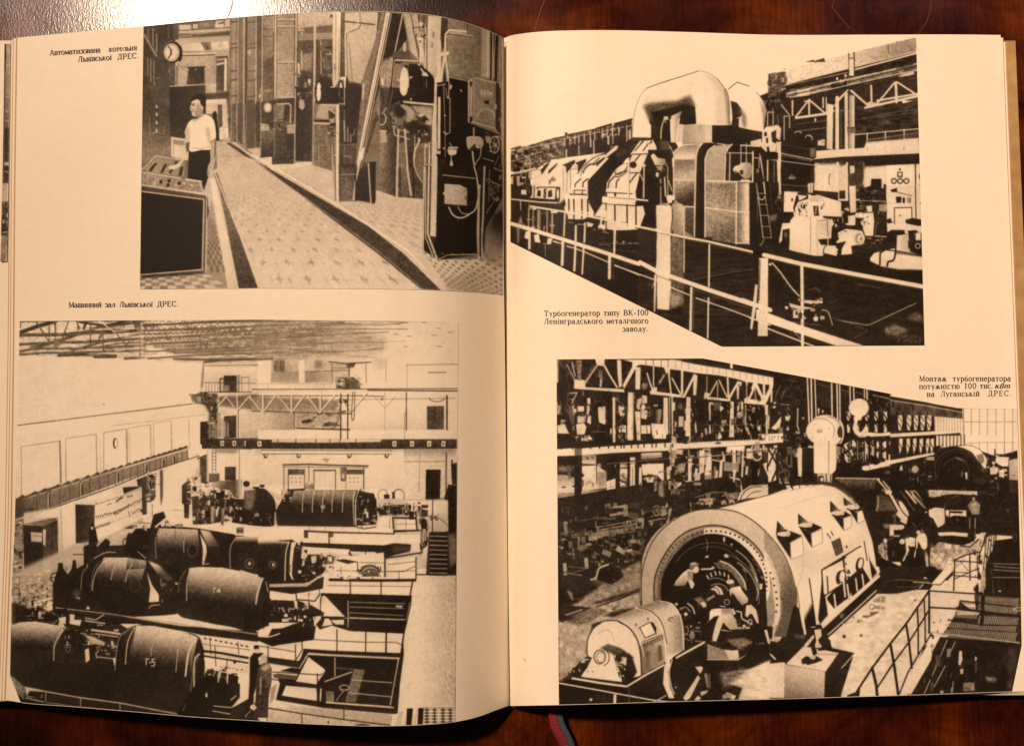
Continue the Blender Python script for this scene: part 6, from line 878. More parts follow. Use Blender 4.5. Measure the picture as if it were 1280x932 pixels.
    A(.5, 8, 420, 520, 450, 440, 285, 370); A(.7, 10, 440, 560, 425, 440, 300, 350, soft=2); P(.85, "815 290 830 285 860 370 848 375"); P(.87, "870 395 905 390 900 445 875 450"); P(.86, "515 100 545 95 575 125 530 135"); E(.78, 348, 122, 20, 12, -25); L(.6, 7, "340 -60 355 10 345 65", cur=1); L(.55, 6, "830 180 880 245"); P(.5, "700 220 740 260 745 280 710 260", soft=4); P(.45, "760 190 830 260 800 270", soft=5); K("640 120 950 160 960 480 880 420 760 200", 30, [.3, .12, .5], (16, 60), (50, 60)); E(.8, 520, -50, 10, 30); E(.85, 595, 0, 10, 10)
    P(.4, "440 200 480 160 560 190 640 250 710 350 730 430 690 420 640 340 560 260 460 240", cur=1, tex=.08); L(.86, 14, "480 165 570 200 660 280 720 370 738 450", cur=1, soft=2); L(.66, 8, "420 180 440 200"); L(.3, 5, "600 290 630 260")
    for x, y in ((352, 325), (388, 300), (432, 285), (478, 285), (525, 296), (568, 322)): L(.87, 13, [x-4+(460-x)*.0, y-15, x+(x-460)*-.08+4, y+18])
    L(.66, 7, "380 345 450 335 530 360", cur=1)
    # first worker
    P(.86, "15 410 40 360 100 290 160 245 205 260 210 340 150 370 130 410 80 412", g=(90, 270, .95, 130, 410, .55), tex=.02); L(.6, 6, "60 380 110 330 150 320", a=.6); L(.55, 5, "90 405 120 360", a=.6); P(.55, "150 260 200 270 205 330 160 345", soft=4); P(.84, "160 360 200 350 225 400 205 440 185 435"); P(.8, "280 240 385 235 410 215 430 235 400 252 290 256"); P(.1, "10 412 130 412 200 440 240 500 0 510"); E(.84, 235, 250, 34, 36); P(.4, "175 230 180 190 215 175 260 185 270 215 240 215 205 250 185 250", cur=1); P(.7, "180 190 215 178 255 188 240 200 200 205")
    # shaft
    P(.11, "60 620 200 540 330 480 380 430 440 395 520 400 580 470 560 570 470 600 380 620 280 680 120 780 50 700", tex=.02); P(.87, "380 450 440 410 490 440 515 500 460 500 430 460", cur=0); L(.15, 8, "400 425 460 450 480 510", cur=1); L(.7, 8, "390 410 450 392 520 410 560 460", cur=1); P(.5, "215 540 290 520 345 580 345 630 290 610", tex=.08); P(.84, "290 580 330 570 345 610 310 635"); L(.3, 7, "220 545 300 540 345 600", cur=1); P(.6, "340 545 420 500 430 520 350 570", soft=3); L(.84, 13, "155 590 205 630 225 690", cur=1); L(.7, 9, "80 640 140 625 180 670", cur=1); L(.6, 7, "60 660 110 640"); E(.88, 138, 695, 18, 18); A(.2, 8, 138, 695, 40, 44); A(.8, 7, 548, 575, 26, 26); L(.85, 10, "480 615 530 620"); E(.3, 40, 600, 14, 14); L(.5, 5, "260 560 270 640")
    # workers right
    P(.88, "570 450 600 430 680 415 700 460 760 540 755 580 700 605 660 560 620 500 600 480 585 530", g=(700, 430, .96, 640, 580, .6), tex=.015); L(.6, 6, "690 450 700 540 690 590", a=.5); L(.6, 5, "640 440 660 520", a=.5); P(.12, "580 530 610 510 650 580 700 610 640 640 580 600"); E(.8, 580, 372, 40, 24); P(.85, "545 375 575 355 620 370 615 385 560 395"); P(.3, "570 400 630 385 620 430 580 430"); P(.6, "740 610 790 600 840 650 860 720 866 790 850 780 810 700 780 690 750 730 725 700", cur=0, g=(730, 640, .9, 860, 760, .7)); P(.84, "770 600 830 640 865 790 845 780 800 690 770 680"); P(.12, "640 640 740 620 730 720 700 760 650 700")
    P(.84, "390 650 440 640 590 640 600 700 640 750 660 860 600 870 530 800 490 740 430 930 400 930 440 780 470 710 420 720 330 800 370 760 375 680", g=(420, 660, .95, 640, 840, .68), tex=.03); P(.6, "490 640 590 640 590 690 500 700", soft=8); L(.5, 6, "560 700 590 780 640 850", a=.5); L(.55, 6, "500 720 560 800", a=.5); P(.8, "590 645 615 640 640 690 610 710"); L(.88, 13, "645 665 690 680 700 740 770 775", cur=1); A(.85, 9, 780, 770, 18, 22); P(.12, "480 790 560 850 500 850"); L(.86, 11, "500 855 600 865"); P(.75, "650 820 720 830 740 880 680 880", tex=.08); K("640 780 820 780 820 900 650 890", 26, [.8, .12, .1, .6], (14, 50)); E(.88, 720, 815, 16, 16); P(.11, "120 800 250 790 330 800 400 930 120 930", tex=.02); P(.45, "130 810 200 795 240 830 180 850", soft=5); K("120 820 260 820 240 920 120 920", 14, [.5, .12, .7], (14, 50)); L(.87, 18, "920 855 930 940"); P(.12, "870 800 1010 820 1000 940 860 940")
    # outer rim right
    p.view(960, 560, 4)
    P(.45, "-20 420 0 430 60 500 110 600 140 720 140 830 120 940 30 940 60 800 60 680 20 560 -20 500", tex=.04, g=(20, 640, .62, 130, 700, .35)); P(.12, "100 900 130 780 155 800 180 940 90 940", tex=.02); P(.88, "-20 520 10 580 40 670 62 760 62 830 50 880 30 880 38 800 32 720 15 650 -20 590")
    for x, y in ((12, 622), (26, 650), (30, 684), (40, 717), (44, 750), (44, 782), (40, 815)): E(.1, x, y, 5, 5)
    L(.6, 4, "68 760 66 820 40 910", cur=1); L(.15, 4, "0 430 60 500 110 600 140 720 142 830", cur=1)
    P(.93, "0 240 180 195 260 180 340 195 420 250 470 320 510 420 525 500 550 620 410 740 290 850 250 880 240 800 215 640 190 700 160 780 140 640 90 500 30 440 0 420", tex=.008)
    P(.8, "180 780 215 640 240 860 190 930", g=(180, 780, .4, 240, 700, .9), soft=4, a=0)
    L(.2, 4, "230 182 300 182 370 215 440 280 490 360 515 430", cur=1, soft=1)
    P(.74, "0 420 60 470 120 560 170 700 215 640 270 610 380 555 460 520 500 470 470 420 300 520 160 480 60 400", soft=26, a=.45); P(.8, "230 182 340 195 440 260 510 400 480 440 400 300 300 215", soft=20, a=.5); L(.6, 3, "150 690 175 560 120 420", a=.5, cur=1); L(.55, 3, "0 235 230 185", a=.5); L(.7, 4, "60 300 250 240 330 230", a=.5)
    # brackets
    for pts in (("45 360 90 410 60 440 40 430", "40 420 90 405 170 435 110 470 45 450", "45 450 110 470 112 550", "110 470 170 440 178 530 115 555"),
                ("150 325 205 372 150 375", "150 375 215 370 270 395 215 425 155 385", "150 385 215 425 218 495", "215 425 270 400 272 470 220 495"),
                ("310 260 355 305 310 320", "310 315 370 305 415 335 375 350", "315 325 375 350 378 410", "375 350 415 335 418 390 380 412"),
                ("375 245 430 280 380 285", "385 285 430 285 475 305 445 315", "400 300 445 320 447 375", "445 318 478 305 480 360 448 378")):
        P(.3, pts[0], g=(float(pts[0].split()[0])-5, 0, .1, float(pts[0].split()[0])+60, 0, .6)); P(.1, pts[1]); P(.1, pts[2]); P(.93, pts[3]); q = [float(t) for t in pts[1].split()]; E(.86, q[0]+38, q[1]+8, 34, 12); E(.8, q[0]+60, q[1]+4, 12, 16); L(.5, 3, pts[3]+" "+" ".join(pts[3].split()[:2])); L(.1, 6, [q[0]+10, q[1]+18, q[0]+50, q[1]+26, q[0]+100, q[1]+18], cur=1)
    P(.3, "318 465 360 445 375 510 340 535", tex=.04); L(.15, 5, "318 465 340 535 375 515"); L(.15, 5, "295 425 312 450"); L(.15, 5, "315 415 325 435"); E(.1, 392, 492, 5, 6)
    # side skirts
    for a in ("190 720 215 640 245 850 255 890 215 890 190 930 180 800", ): P(.2, a, g=(180, 800, .12, 215, 700, .85))
    P(.12, "160 780 215 640 230 760 245 870 200 900 180 930", soft=3, g=(205, 780, .9, 225, 790, .1)); P(.1, "250 850 270 640 300 830 260 880", soft=2); P(.1, "290 750 390 640 380 560 420 660 410 740 330 800"); P(.1, "390 640 470 590 510 660 420 740"); P(.1, "485 470 510 560 545 620 510 660", soft=2)
    L(.93, 12, "150 690 165 800 185 925"); L(.3, 4, "142 690 158 800"); L(.93, 11, "212 650 230 760 246 880"); L(.12, 6, "206 650 222 770")
    P(.91, "275 610 380 555 460 520 470 590 390 660 290 735 275 720", tex=.01); L(.1, 7, "268 612 275 730 300 835"); L(.12, 7, "268 608 370 545 460 490"); L(.15, 9, "280 600 360 560 460 495"); L(.12, 6, "285 735 390 665 470 590"); L(.1, 9, "375 540 385 640 405 750"); L(.2, 7, "295 640 300 720"); E(.12, 355, 645, 16, 34, 8); E(.9, 370, 640, 16, 30, 8); A(.15, 5, 370, 640, 16, 30, rot=8); E(.12, 452, 580, 14, 34, 10); E(.9, 462, 575, 14, 28, 10); A(.15, 5, 462, 575, 14, 28, rot=10); K("385 570 410 560 410 660 390 660", 12, [.1, .85], (8, 26), (60,)); L(.9, 7, "290 740 302 835"); L(.9, 9, "330 730 340 805"); L(.9, 9, "395 680 405 748"); L(.9, 8, "438 650 445 710"); L(.9, 8, "470 630 478 690"); L(.9, 9, "375 640 385 740"); L(.92, 11, "485 465 500 560 515 655"); L(.92, 11, "518 445 530 540 550 620"); L(.15, 5, "480 465 495 560"); P(.91, "385 540 455 495 468 495 465 515 400 550")
    # base rail
    P(.9, "260 895 400 760 555 628 560 640 400 785 275 900"); P(.1, "280 900 555 650 560 690 300 935"); L(.88, 6, "300 930 400 840 540 710"); P(.85, "225 905 265 885 275 930 230 935")
    # right casing beyond the drum
    P(.12, "330 140 560 140 640 130 800 300 820 400 800 480 660 560 540 580 520 460 470 310 420 240", tex=.03); P(.3, "330 150 540 150 530 210 440 220", tex=.06, g=(440, 150, .35, 440, 220, .12)); L(.75, 6, "340 148 545 152"); P(.3, "540 230 600 240 640 310 540 315", tex=.06); L(.7, 5, "550 240 550 280 540 310", cur=1); L(.5, 4, "520 160 512 200"); L(.86, 14, "550 155 600 210 650 300 700 360"); L(.1, 6, "560 160 620 230 690 320"); L(.8, 6, "575 165 610 205"); P(.87, "640 250 690 300 710 340 700 345 660 300"); E(.87, 678, 300, 14, 48, -32); A(.12, 5, 678, 300, 14, 48, rot=-32); P(.85, "580 212 615 205 620 225 590 230"); L(.86, 9, "620 135 680 200 740 275"); L(.5, 4, "610 140 730 310"); P(.6, "690 180 740 240 800 310 770 290 720 240", tex=.05); A(.8, 5, 750, 255, 14, 50, 200, 380, rot=-32); P(.86, "650 310 700 355 680 375 640 330"); P(.84, "610 385 680 385 680 400 628 405 630 430 610 435"); P(.1, "628 405 680 400 680 430 630 425"); P(.3, "620 330 640 330 640 380 625 380"); P(.84, "665 350 700 355 690 380 660 365"); E(.85, 790, 325, 8, 10); L(.3, 4, "630 330 630 380"); P(.1, "700 340 800 320 830 410 800 450 720 420 690 390", tex=.02)
    # --- hooks and crane ropes
    p.view(990, 460, 8)
    P(D, "-20 60 160 100 600 190 1290 330 1290 600 700 700 500 700 -20 780", tex=.03); T("-20 70 140 100 140 380 -20 370", .04, 8, 8); P(.15, "240 120 390 150 390 400 240 390", tex=.03); K("770 250 1290 350 1290 440 770 420", 40, [.12, .35, .1, .5], (16, 60), (90, 15)); L(.7, 9, "810 270 1000 310 1290 360"); L(.35, 6, "1090 350 1290 390"); T("770 240 1290 340 1290 440 770 430", .06, 7, 12)
    for a in ("0 130 60 140", "260 160 380 190", "500 215 570 240", "640 240 710 260"): L(.45, 6, a)
    K("500 430 1290 440 1290 640 740 640 500 660", 30, [.85, .1, .12, .7], (14, 60), (90, 60))
    for x in range(500, 1290, 92):
        P(D, [x, 430, x+40, 430, x+40, 650, x, 650])
        P(.86, [x+46, 455-(x-500)*.02, x+78, 440, x+84, 500, x+60, 530, x+46, 500], tex=.05); P(.84, [x+48, 560, x+80, 555, x+78, 640, x+50, 640], tex=.08); L(.12, 12, [x+40, 520, x+88, 600]); L(.12, 12, [x+44, 450, x+84, 520]); L(.8, 8, [x+40, 440, x+82, 436])
    P(.88, "700 650 760 640 880 650 1000 635 1290 630 1290 655 700 690 660 690"); P(.12, "500 700 1290 665 1290 690 740 730 500 750")
    P(D, "440 740 1290 690 1290 880 900 950 440 950", tex=.03)
    for x in range(520, 1290, 76):
        y = 730-(x-500)*.04
        P(.86, [x, y+30, x+40, y+10, x+46, y+70, x+16, y+100, x, y+80], tex=.05); P(.84, [x+4, y+130, x+44, y+110, x+36, y+190, x+6, y+180], tex=.08); L(.12, 11, [x-4, y+60, x+48, y+120]); L(.66, 9, [x+58, y, x+60, y+190])
    P(.86, "600 720 625 720 625 900 600 880"); P(.86, "735 740 750 740 750 940 735 940"); P(.5, "440 785 485 785 480 940 445 940", tex=.06)
    P(.5, "50 400 65 400 60 620 70 640", soft=2); L(.85, 10, "55 405 52 580 68 620"); P(.8, "95 490 125 490 112 515"); P(.82, "255 400 275 400 270 460 260 460"); P(.82, "295 415 315 420 310 450 300 450"); P(.6, "35 630 80 630 75 660 35 655"); K("-20 660 140 660 140 730 -20 730", 14, [.7, .12], (14, 40), (90, 0)); P(.86, "55 800 95 790 95 940 60 940"); P(.6, "100 780 130 790 125 940 105 940", soft=3); P(.45, "180 820 205 810 200 940 185 940", tex=.1)
    for a, w in (("152 95 160 300 170 540", 14), ("190 105 198 520", 15), ("228 112 240 500", 11), ("395 150 400 480", 14), ("448 160 455 530", 14), ("475 165 480 580", 12), ("578 185 580 340", 12), ("615 190 618 310", 12), ("722 210 724 320", 11), ("748 215 750 330", 13)): L(.92, w, a)
    E(.1, 680, 395, 110, 100); E(.9, 668, 395, 102, 92, tex=.01); A(.3, 5, 690, 395, 80, 88, -80, 80); L(.5, 5, "745 330 765 390 745 450", cur=1); E(.8, 655, 388, 8, 8); P(.9, "615 485 705 480 690 520 660 520 640 590 660 630 690 640 720 600 725 580 735 590 735 650 700 685 660 685 620 650 605 600 620 540", cur=0); L(.4, 5, "605 560 610 620 660 680 720 670", cur=1); L(.3, 5, "700 490 690 520")
    E(.9, 330, 620, 175, 155); E(.12, 480, 640, 26, 60); A(.86, 16, 470, 640, 42, 110, -70, 80); E(.91, 280, 630, 142, 128, tex=.008); A(.4, 5, 280, 630, 142, 128); A(.5, 5, 330, 620, 150, 140, -80, 60); A(.4, 5, 350, 620, 145, 140, -80, 40); P(.9, "380 690 480 690 500 700 450 760 380 760"); A(.2, 5, 270, 628, 10, 14); A(.2, 5, 290, 628, 6, 14, -90, 90); L(.3, 4, "250 615 252 645")
    for x, y in ((370, 600), (290, 722), (330, 705), (200, 695), (235, 560)): E(.4, x, y, 5, 5)
    P(.91, "212 760 440 760 440 1020 380 1052 240 1050 212 1020", tex=.008); L(.4, 4, "358 760 358 940"); L(.15, 6, "215 762 350 760 440 765"); L(.15, 6, "436 765 440 1020"); L(.3, 4, "358 940 360 1050"); P(.5, "440 770 470 780 470 1010 440 1020", soft=3, tex=.05)
    p.view(960, 560, 4)
    P(.91, "228 -30 340 -30 340 105 320 128 230 125"); L(.35, 3, "303 -30 303 125"); P(.8, "245 128 320 128 318 170 250 165"); P(.12, "250 140 275 135 280 165 252 165"); L(.15, 5, "290 130 292 170"); L(.15, 5, "312 130 312 165"); E(.85, 268, 155, 8, 10)
    # middle bay under the ledge
    P(.1, "345 70 460 90 480 110 640 140 330 140", tex=.03); K("-20 0 225 0 225 170 -20 180", 60, [.1, .8, .12, .84, .12], (20, 110), (90, 90, 65)); P(.86, "145 0 170 0 168 140 150 140"); P(.87, "0 20 35 0 40 160 0 170", tex=.05); L(.12, 9, "0 0 50 90 20 160"); L(.12, 8, "40 0 0 90"); P(D, "60 0 140 0 140 170 60 170", a=.6); P(D, "170 0 228 0 228 170 170 170"); K("345 -10 480 -10 480 80 345 80", 30, [.84, .1, .12], (12, 50), (90, 60)); P(.1, "345 70 480 70 640 80 830 40 830 130 640 140 480 140 345 140", tex=.03)
    P(.9, "470 90 620 60 830 18 830 32 640 80 490 112 470 108"); P(.12, "490 115 640 85 860 40 860 120 680 150"); K("480 -30 820 -50 820 40 490 90", 60, [.84, .1, .12, .8, .1], (14, 60), (90, 90, 60))
    for x in range(500, 830, 30): P(D, [x, 75-(x-500)*.18, x+12, 75-(x-500)*.18, x+12, -60, x, -60])
    # --- far right bay (8x)
    p.view(1120, 500, 8)
    P(1, "-60 -40 620 80 1300 80 1300 -60 -60 -60"); P(.92, "660 80 1210 80 1220 500 1000 560 680 450", tex=.01); P(.3, "-60 -20 660 100 665 185 380 165 -60 140", tex=.05); T("-60 0 665 100 665 185 -60 150", .08, 5, 12); P(.12, "-60 -40 300 20 660 100 660 115 300 40 -60 -10"); L(.7, 9, "-60 0 300 55 660 120", soft=2)
    for i in range(26): L(.15, 5, [-40+i*27, 30+i*3.4, -40+i*27, 150+i*1.5], a=.7)
    P(.92, "370 160 665 185 680 440 480 470 390 480", tex=.01); P(D, "-60 140 380 165 385 320 -60 340", tex=.03)
    for x in (20, 108, 178, 245, 310): P(.86, [x, 150, x+40, 150, x+44, 220, x+30, 300, x+4, 300, x-4, 220], tex=.04); L(.12, 8, [x, 220, x+40, 290]); L(.12, 6, [x+2, 160, x+36, 210])
    for x in range(390, 660, 28): L(.5, 5, [x, 170+(x-390)*.08, x, 310])
    P(.88, "-60 335 370 310 640 320 640 335 370 345 -60 370"); P(.15, "-60 375 390 345 640 325 650 350 400 365 -60 400")
    P(D, "-60 380 400 345 480 440 380 520 -60 600", tex=.03)
    for x in (30, 105, 170, 235, 300, 345): P(.86, [x, 385, x+34, 380, x+32, 460, x+6, 540, x-4, 460], tex=.05); L(.12, 7, [x, 430, x+36, 500])
    for x in range(400, 660, 36): P(.9, [x, 355, x+26, 352, x+26, 450, x, 460]); L(.15, 9, [x+30, 345, x+30, 460])
    L(.25, 6, "672 80 678 440"); L(.45, 6, "600 80 1210 78"); L(.45, 5, "680 215 900 218 1200 215"); L(.5, 5, "690 430 900 420 1180 422")
    for x in (750, 832, 912, 998, 1082, 1165): L(.4, 5, [x, 80, x, 350 if x < 1000 else 560]); L(.35, 6, [x, 420, x, 540], a=.7)
    P(.9, "-60 600 0 590 370 525 370 545 0 630 -60 640"); P(.12, "-60 640 370 545 440 520 500 480 620 470 760 520 850 640 860 800 820 900 500 900 -60 900", tex=.03)
    P(.92, "600 460 720 450 820 480 890 550 930 660 880 680 850 640 760 520 680 480", tex=.02); L(.3, 6, "600 460 720 450 830 490 900 570", cur=1); P(.1, "370 760 380 640 430 540 520 485 620 475 720 510 800 600 840 720 830 830 700 880 480 880 400 830", cur=1, tex=.03); A(.4, 6, 610, 690, 225, 200, 150, 340); A(.3, 5, 610, 690, 190, 175, 160, 330); A(.25, 10, 600, 700, 130, 120, 200, 400); P(.55, "570 560 620 570 690 610 640 600", soft=5); L(.25, 5, "530 680 525 730"); P(.12, "800 550 870 530 880 620 840 640", a=.5)
    P(.88, "690 720 710 720 712 780 740 790 720 805 695 795"); P(.8, "760 790 810 780 930 790 940 810 900 820 870 865 800 865", tex=.06); P(D, "700 800 930 860 900 880 640 880", soft=3); K("900 560 1060 620 1130 700 1120 820 940 800 880 700", 60, [.12, .85, .1, .88, .5], (14, 60), (0, 90)); P(.12, "925 560 950 555 960 640 1060 655 930 650"); L(.12, 12, "985 490 985 600"); L(.12, 12, "985 540 1100 550 1210 560"); P(.9, "1000 560 1130 570 1120 660 1060 660 990 620"); P(.12, "1160 540 1210 540 1210 580 1160 575"); P(.84, "935 670 1020 670 1020 710 1000 740 940 740", tex=.06); P(.85, "1030 700 1080 690 1080 800 1030 800", tex=.08); P(.72, "1125 600 1220 580 1222 930 1130 930", tex=.03); L(.2, 6, "1125 590 1130 930"); L(.3, 6, "1125 600 1220 570"); P(.35, "905 870 1010 870 1005 940 910 940"); L(.88, 10, "905 870 1015 870 1010 940"); P(D, "1010 760 1125 780 1130 940 1020 940", tex=.04)
    A(.7, 8, 270, 790, 56, 50, 40, 200); E(.7, 190, 690, 34, 36, soft=4); K("20 650 360 600 360 860 60 860", 30, [.12, .5, .1, .75], (12, 40)); P(.86, "40 660 60 650 66 700 35 700"); P(.7, "300 570 380 560 380 600 300 600", tex=.1); P(.78, "300 895 460 890 620 900 900 905 900 940 300 940", tex=.07)
    # --- right middle floor, workers
    p.view(1060, 590, 8)
    P(D, "640 100 1290 60 1760 80 1760 940 800 940 800 400", tex=.03, a=.85); P(.75, "800 175 980 180 1290 190 1290 230 1040 215 930 230 910 255 810 245", tex=.08); P(.12, "830 250 1060 225 1230 260 1290 330 1150 370 960 350 840 350", tex=.03, soft=2); P(.84, "805 375 870 350 960 360 975 500 900 560 850 460 810 440", tex=.03); P(.86, "975 375 1180 380 1185 440 1060 430 1010 450 970 420", tex=.03); P(D, "1010 385 1150 390 1140 410 1010 405"); P(D, "1050 450 1190 445 1180 590 900 590 960 520", tex=.03); L(.12, 9, "970 370 970 520 890 560"); L(.12, 8, "1012 380 1014 480"); P(.85, "905 600 1180 605 1190 640 1100 640 1050 625 900 625", tex=.04); P(D, "890 640 1100 630 1190 660 1120 720 1000 690 880 680", tex=.03)
    P(.12, "1180 400 1200 250 1250 240 1290 260 1320 420 1290 640 1260 690 1200 690", tex=.04); P(.5, "1190 330 1250 260 1320 320 1310 420 1240 420", tex=.1); P(.7, "1230 310 1270 300 1290 380 1240 380", soft=5, tex=.1); L(.5, 12, "1215 460 1215 660", soft=4); L(.6, 12, "1270 460 1265 640", soft=4); E(.12, 1250, 240, 26, 22); E(.6, 1255, 262, 16, 16, soft=3)
    P(.68, "830 760 900 700 1000 690 1120 730 1290 700 1300 800 1060 880 1040 940 800 940", tex=.08); T("810 700 1290 690 1290 880 810 940", .14, 8, 12); P(D, "800 560 900 580 860 700 830 760 800 720", soft=4); P(.75, "1120 735 1230 700 1330 600 1390 600 1290 730 1220 745"); L(.12, 10, "1125 735 1225 745 1330 640")
    P(D, "240 560 420 640 420 880 820 880 800 300 640 450 540 520 300 500", tex=.02, a=.0)
    P(D, "260 620 540 640 640 540 800 540 820 940 560 940 280 940", tex=.02); P(.84, "415 520 545 525 545 570 455 575 450 635 415 635"); P(.7, "450 630 520 625 510 645 450 645"); P(.5, "340 520 415 515 410 560 370 560", soft=6)
    P(.88, "570 660 620 645 670 655 668 740 620 740 600 720 610 780 560 880 540 890 580 790 575 700", cur=0); E(.86, 540, 690, 28, 28); P(.12, "500 650 560 640 570 680 540 660 510 680"); P(.89, "685 640 720 605 770 610 790 660 790 740 775 770 740 770 720 720 700 690 690 760 665 850 655 850 680 740 675 680", cur=0); E(.86, 702, 600, 20, 22); P(.1, "660 540 700 530 730 560 720 580 680 575"); P(.45, "745 770 780 770 800 850 805 940 780 940 765 830", g=(745, 800, .2, 800, 830, .75)); L(.7, 10, "740 860 740 940"); P(.1, "680 760 745 760 760 940 670 940")
    P(.6, "300 730 340 700 390 720 390 800 400 870 370 870 330 830 300 800", tex=.14, soft=2); P(.35, "340 680 360 650 390 670 385 720 350 720"); E(.82, 372, 685, 18, 24); L(.8, 9, "335 840 400 880"); P(.88, "430 895 520 895 530 930 500 930"); K("300 730 390 720 390 860 310 830", 14, [.2, .8], (14, 50), (80, 60))
    p.view(960, 560, 4)
    K("560 60 1240 100 1240 330 860 380 800 560 560 560", 110, [.12, .6, .1, .45, .75], (5, 40), (90, 0, 60, -20), w=(2, 4), a=.5)
    # --- right: railing, grating, pit
    p.view(1120, 660, 8)
    P(.87, "-20 680 110 665 200 620 330 620 480 400 560 300 830 240 860 100 990 60 1000 120 900 330 890 600 800 660 700 1000 -20 1300", tex=.03); P(D, "-20 400 340 410 420 390 480 400 340 560 330 620 200 615 110 665 -20 660", tex=.025, soft=2); L(.5, 6, "-10 510 330 530", soft=2); L(.4, 6, "0 580 180 585 260 560"); L(.84, 9, "170 535 340 545"); L(.8, 10, "230 600 270 560"); P(.9, "350 555 480 405 560 425 440 560"); L(.12, 9, "350 558 440 562 570 430"); P(D, "440 565 560 430 575 460 510 520 480 520", soft=1); E(.84, 290, 495, 18, 10); A(.5, 5, 60, 560, 180, 50, 160, 380, a=.6)
    P(.7, "340 240 420 140 560 150 720 200 850 100 830 240 580 310 560 420 420 410 340 330", tex=.1, soft=3); T("330 140 720 150 830 240 560 420 340 400", .13, 9, 12); P(D, "400 60 560 100 720 80 700 150 600 165 420 130", soft=3, tex=.04); P(.88, "415 40 560 35 720 50 710 85 560 70 430 75"); P(.88, "795 55 880 60 870 100 800 110"); P(.84, "640 175 740 185 830 105 880 100 880 110 800 130 760 160", a=.6); L(.12, 10, "640 175 740 182 830 105"); P(D, "720 0 790 0 780 130 740 130", tex=.03); P(.88, "1000 65 1160 78 1155 110 1000 125"); P(D, "900 -10 1230 -10 1240 60 1180 80 1000 62 900 60", tex=.02); P(D, "985 120 1240 90 1260 680 1000 670 890 640 890 400 960 240", tex=.02); A(.3, 6, 1185, 90, 18, 40)
    for a in ("940 350 1240 358", "970 378 1240 398", "970 412 1250 430", "950 488 1255 490"): L(.66, 7, a, soft=1)
    L(.5, 6, "950 400 975 650"); E(.75, 1035, 625, 16, 9)
    for x in (870, 895, 920, 945, 965): L(.1, 12, [x+40, 20, x-20, 620], a=.8)
    for x in (885, 908, 932): L(.8, 7, [x+20, 60, x-20, 340], a=.6)
    K("840 60 980 40 960 400 820 600 800 640", 40, [.1, .1, .8, .12], (20, 90), (100, 95, 30)); P(.65, "850 440 890 400 895 560 870 650 840 620", tex=.08); P(.12, "770 600 820 540 830 660 790 640", tex=.08); L(.1, 12, "930 -10 880 120 820 300", soft=1)
    for a, w in (("580 315 720 258 830 238", 13), ("580 322 860 340", 11), ("585 315 575 620", 14), ("735 260 738 515", 13), ("590 470 830 490", 9), ("590 500 820 400", 9), ("590 440 720 440", 6), ("810 260 812 420", 9), ("640 330 720 420", 5)): L(.1, w, a)
    P(.88, "340 640 800 660 820 680 760 940 340 940", tex=.03); 
    p.view(960, 699, 4)
    P(.86, "300 390 545 170 640 170 740 150 810 150 800 370 690 690 360 690 430 465 320 440", tex=.025); T("300 390 545 170 800 160 700 500 360 690", .05, 14, 8)
    K("380 320 560 180 560 260 420 330", 16, [.4, .6], (20, 70), (-20, 5), w=(1, 4)); E(.2, 380, 383, 9, 9); E(.25, 735, 203, 5, 5); E(.3, 465, 378, 6, 8)
    # grating
    P(.86, "815 160 1050 170 940 240 890 370 810 370", tex=.03)
    P(.2, "1040 170 1270 190 1270 280 1040 270 1030 180", tex=.05); P(.16, "1040 270 1265 285 1255 410 870 375 920 300 960 210", tex=.04)
    for (x0, x1, y0, h, v) in ((960, 1060, 205, 14, 0), (1060, 1265, 185, 20, 1), (1060, 1265, 210, 48, 1), (950, 1060, 232, 18, 0), (935, 1060, 265, 22, 1), (1060, 1262, 280, 44, 1), (905, 1255, 312, 26, 1), (890, 1255, 345, 44, 1)):
        n = int((x1-x0)/9)
        for i in range(n):
            x = x0+i*9; y = y0+(x-x0)*.06; s = -10 if h > 30 else -5
            L(.84 if v else .12, 3.6, [x, y, x+s, y+h], a=.9)
    for a in ("940 240 1270 285", "900 300 1060 325 1265 330", "960 205 1270 240"): L(.12, 7, a)
    P(.86, "940 250 1060 262 1050 275 945 275", tex=.05, a=.8); K("820 290 920 290 900 370 830 360", 12, [.3], (6, 20)); P(.86, "905 270 1050 282 1050 305 930 305", a=.0); P(.1, "1065 180 1085 180 1075 330 1060 330"); A(.8, 4, 1248, 247, 20, 9)
    L(.66, 7, "812 362 1255 415")
    # lower pit
    P(.1, "860 385 1255 420 1255 650 1220 655 720 672 820 500 825 440", tex=.02); P(.88, "815 370 860 385 820 460 815 500 715 672 655 672 810 400"); P(.12, "820 380 830 378 828 395 820 395")
    for a in ("895 400 820 580", "935 410 900 485", "885 530 830 635", "810 600 780 670"): L(.8, 4, a)
    P(.84, "955 455 968 455 972 500 960 530 950 520"); P(.8, "960 545 975 545 975 570 960 570"); P(.8, "1035 480 1045 490 1040 510 1032 500"); L(.4, 4, "1040 500 1038 560"); P(.45, "975 615 1030 612 1032 655 975 658", tex=.08); L(.7, 5, "925 610 920 660"); P(.4, "1085 580 1140 590 1140 610 1090 605", soft=5, tex=.1); E(.7, 868, 660, 10, 8); K("820 440 960 440 940 660 760 660", 30, [.1, .25, .5, .08], (12, 60), (110, 100)); P(.2, "1200 440 1250 440 1250 640 1190 650", soft=8); T("980 420 1255 430 1255 650 900 660", .03, 12, 12)
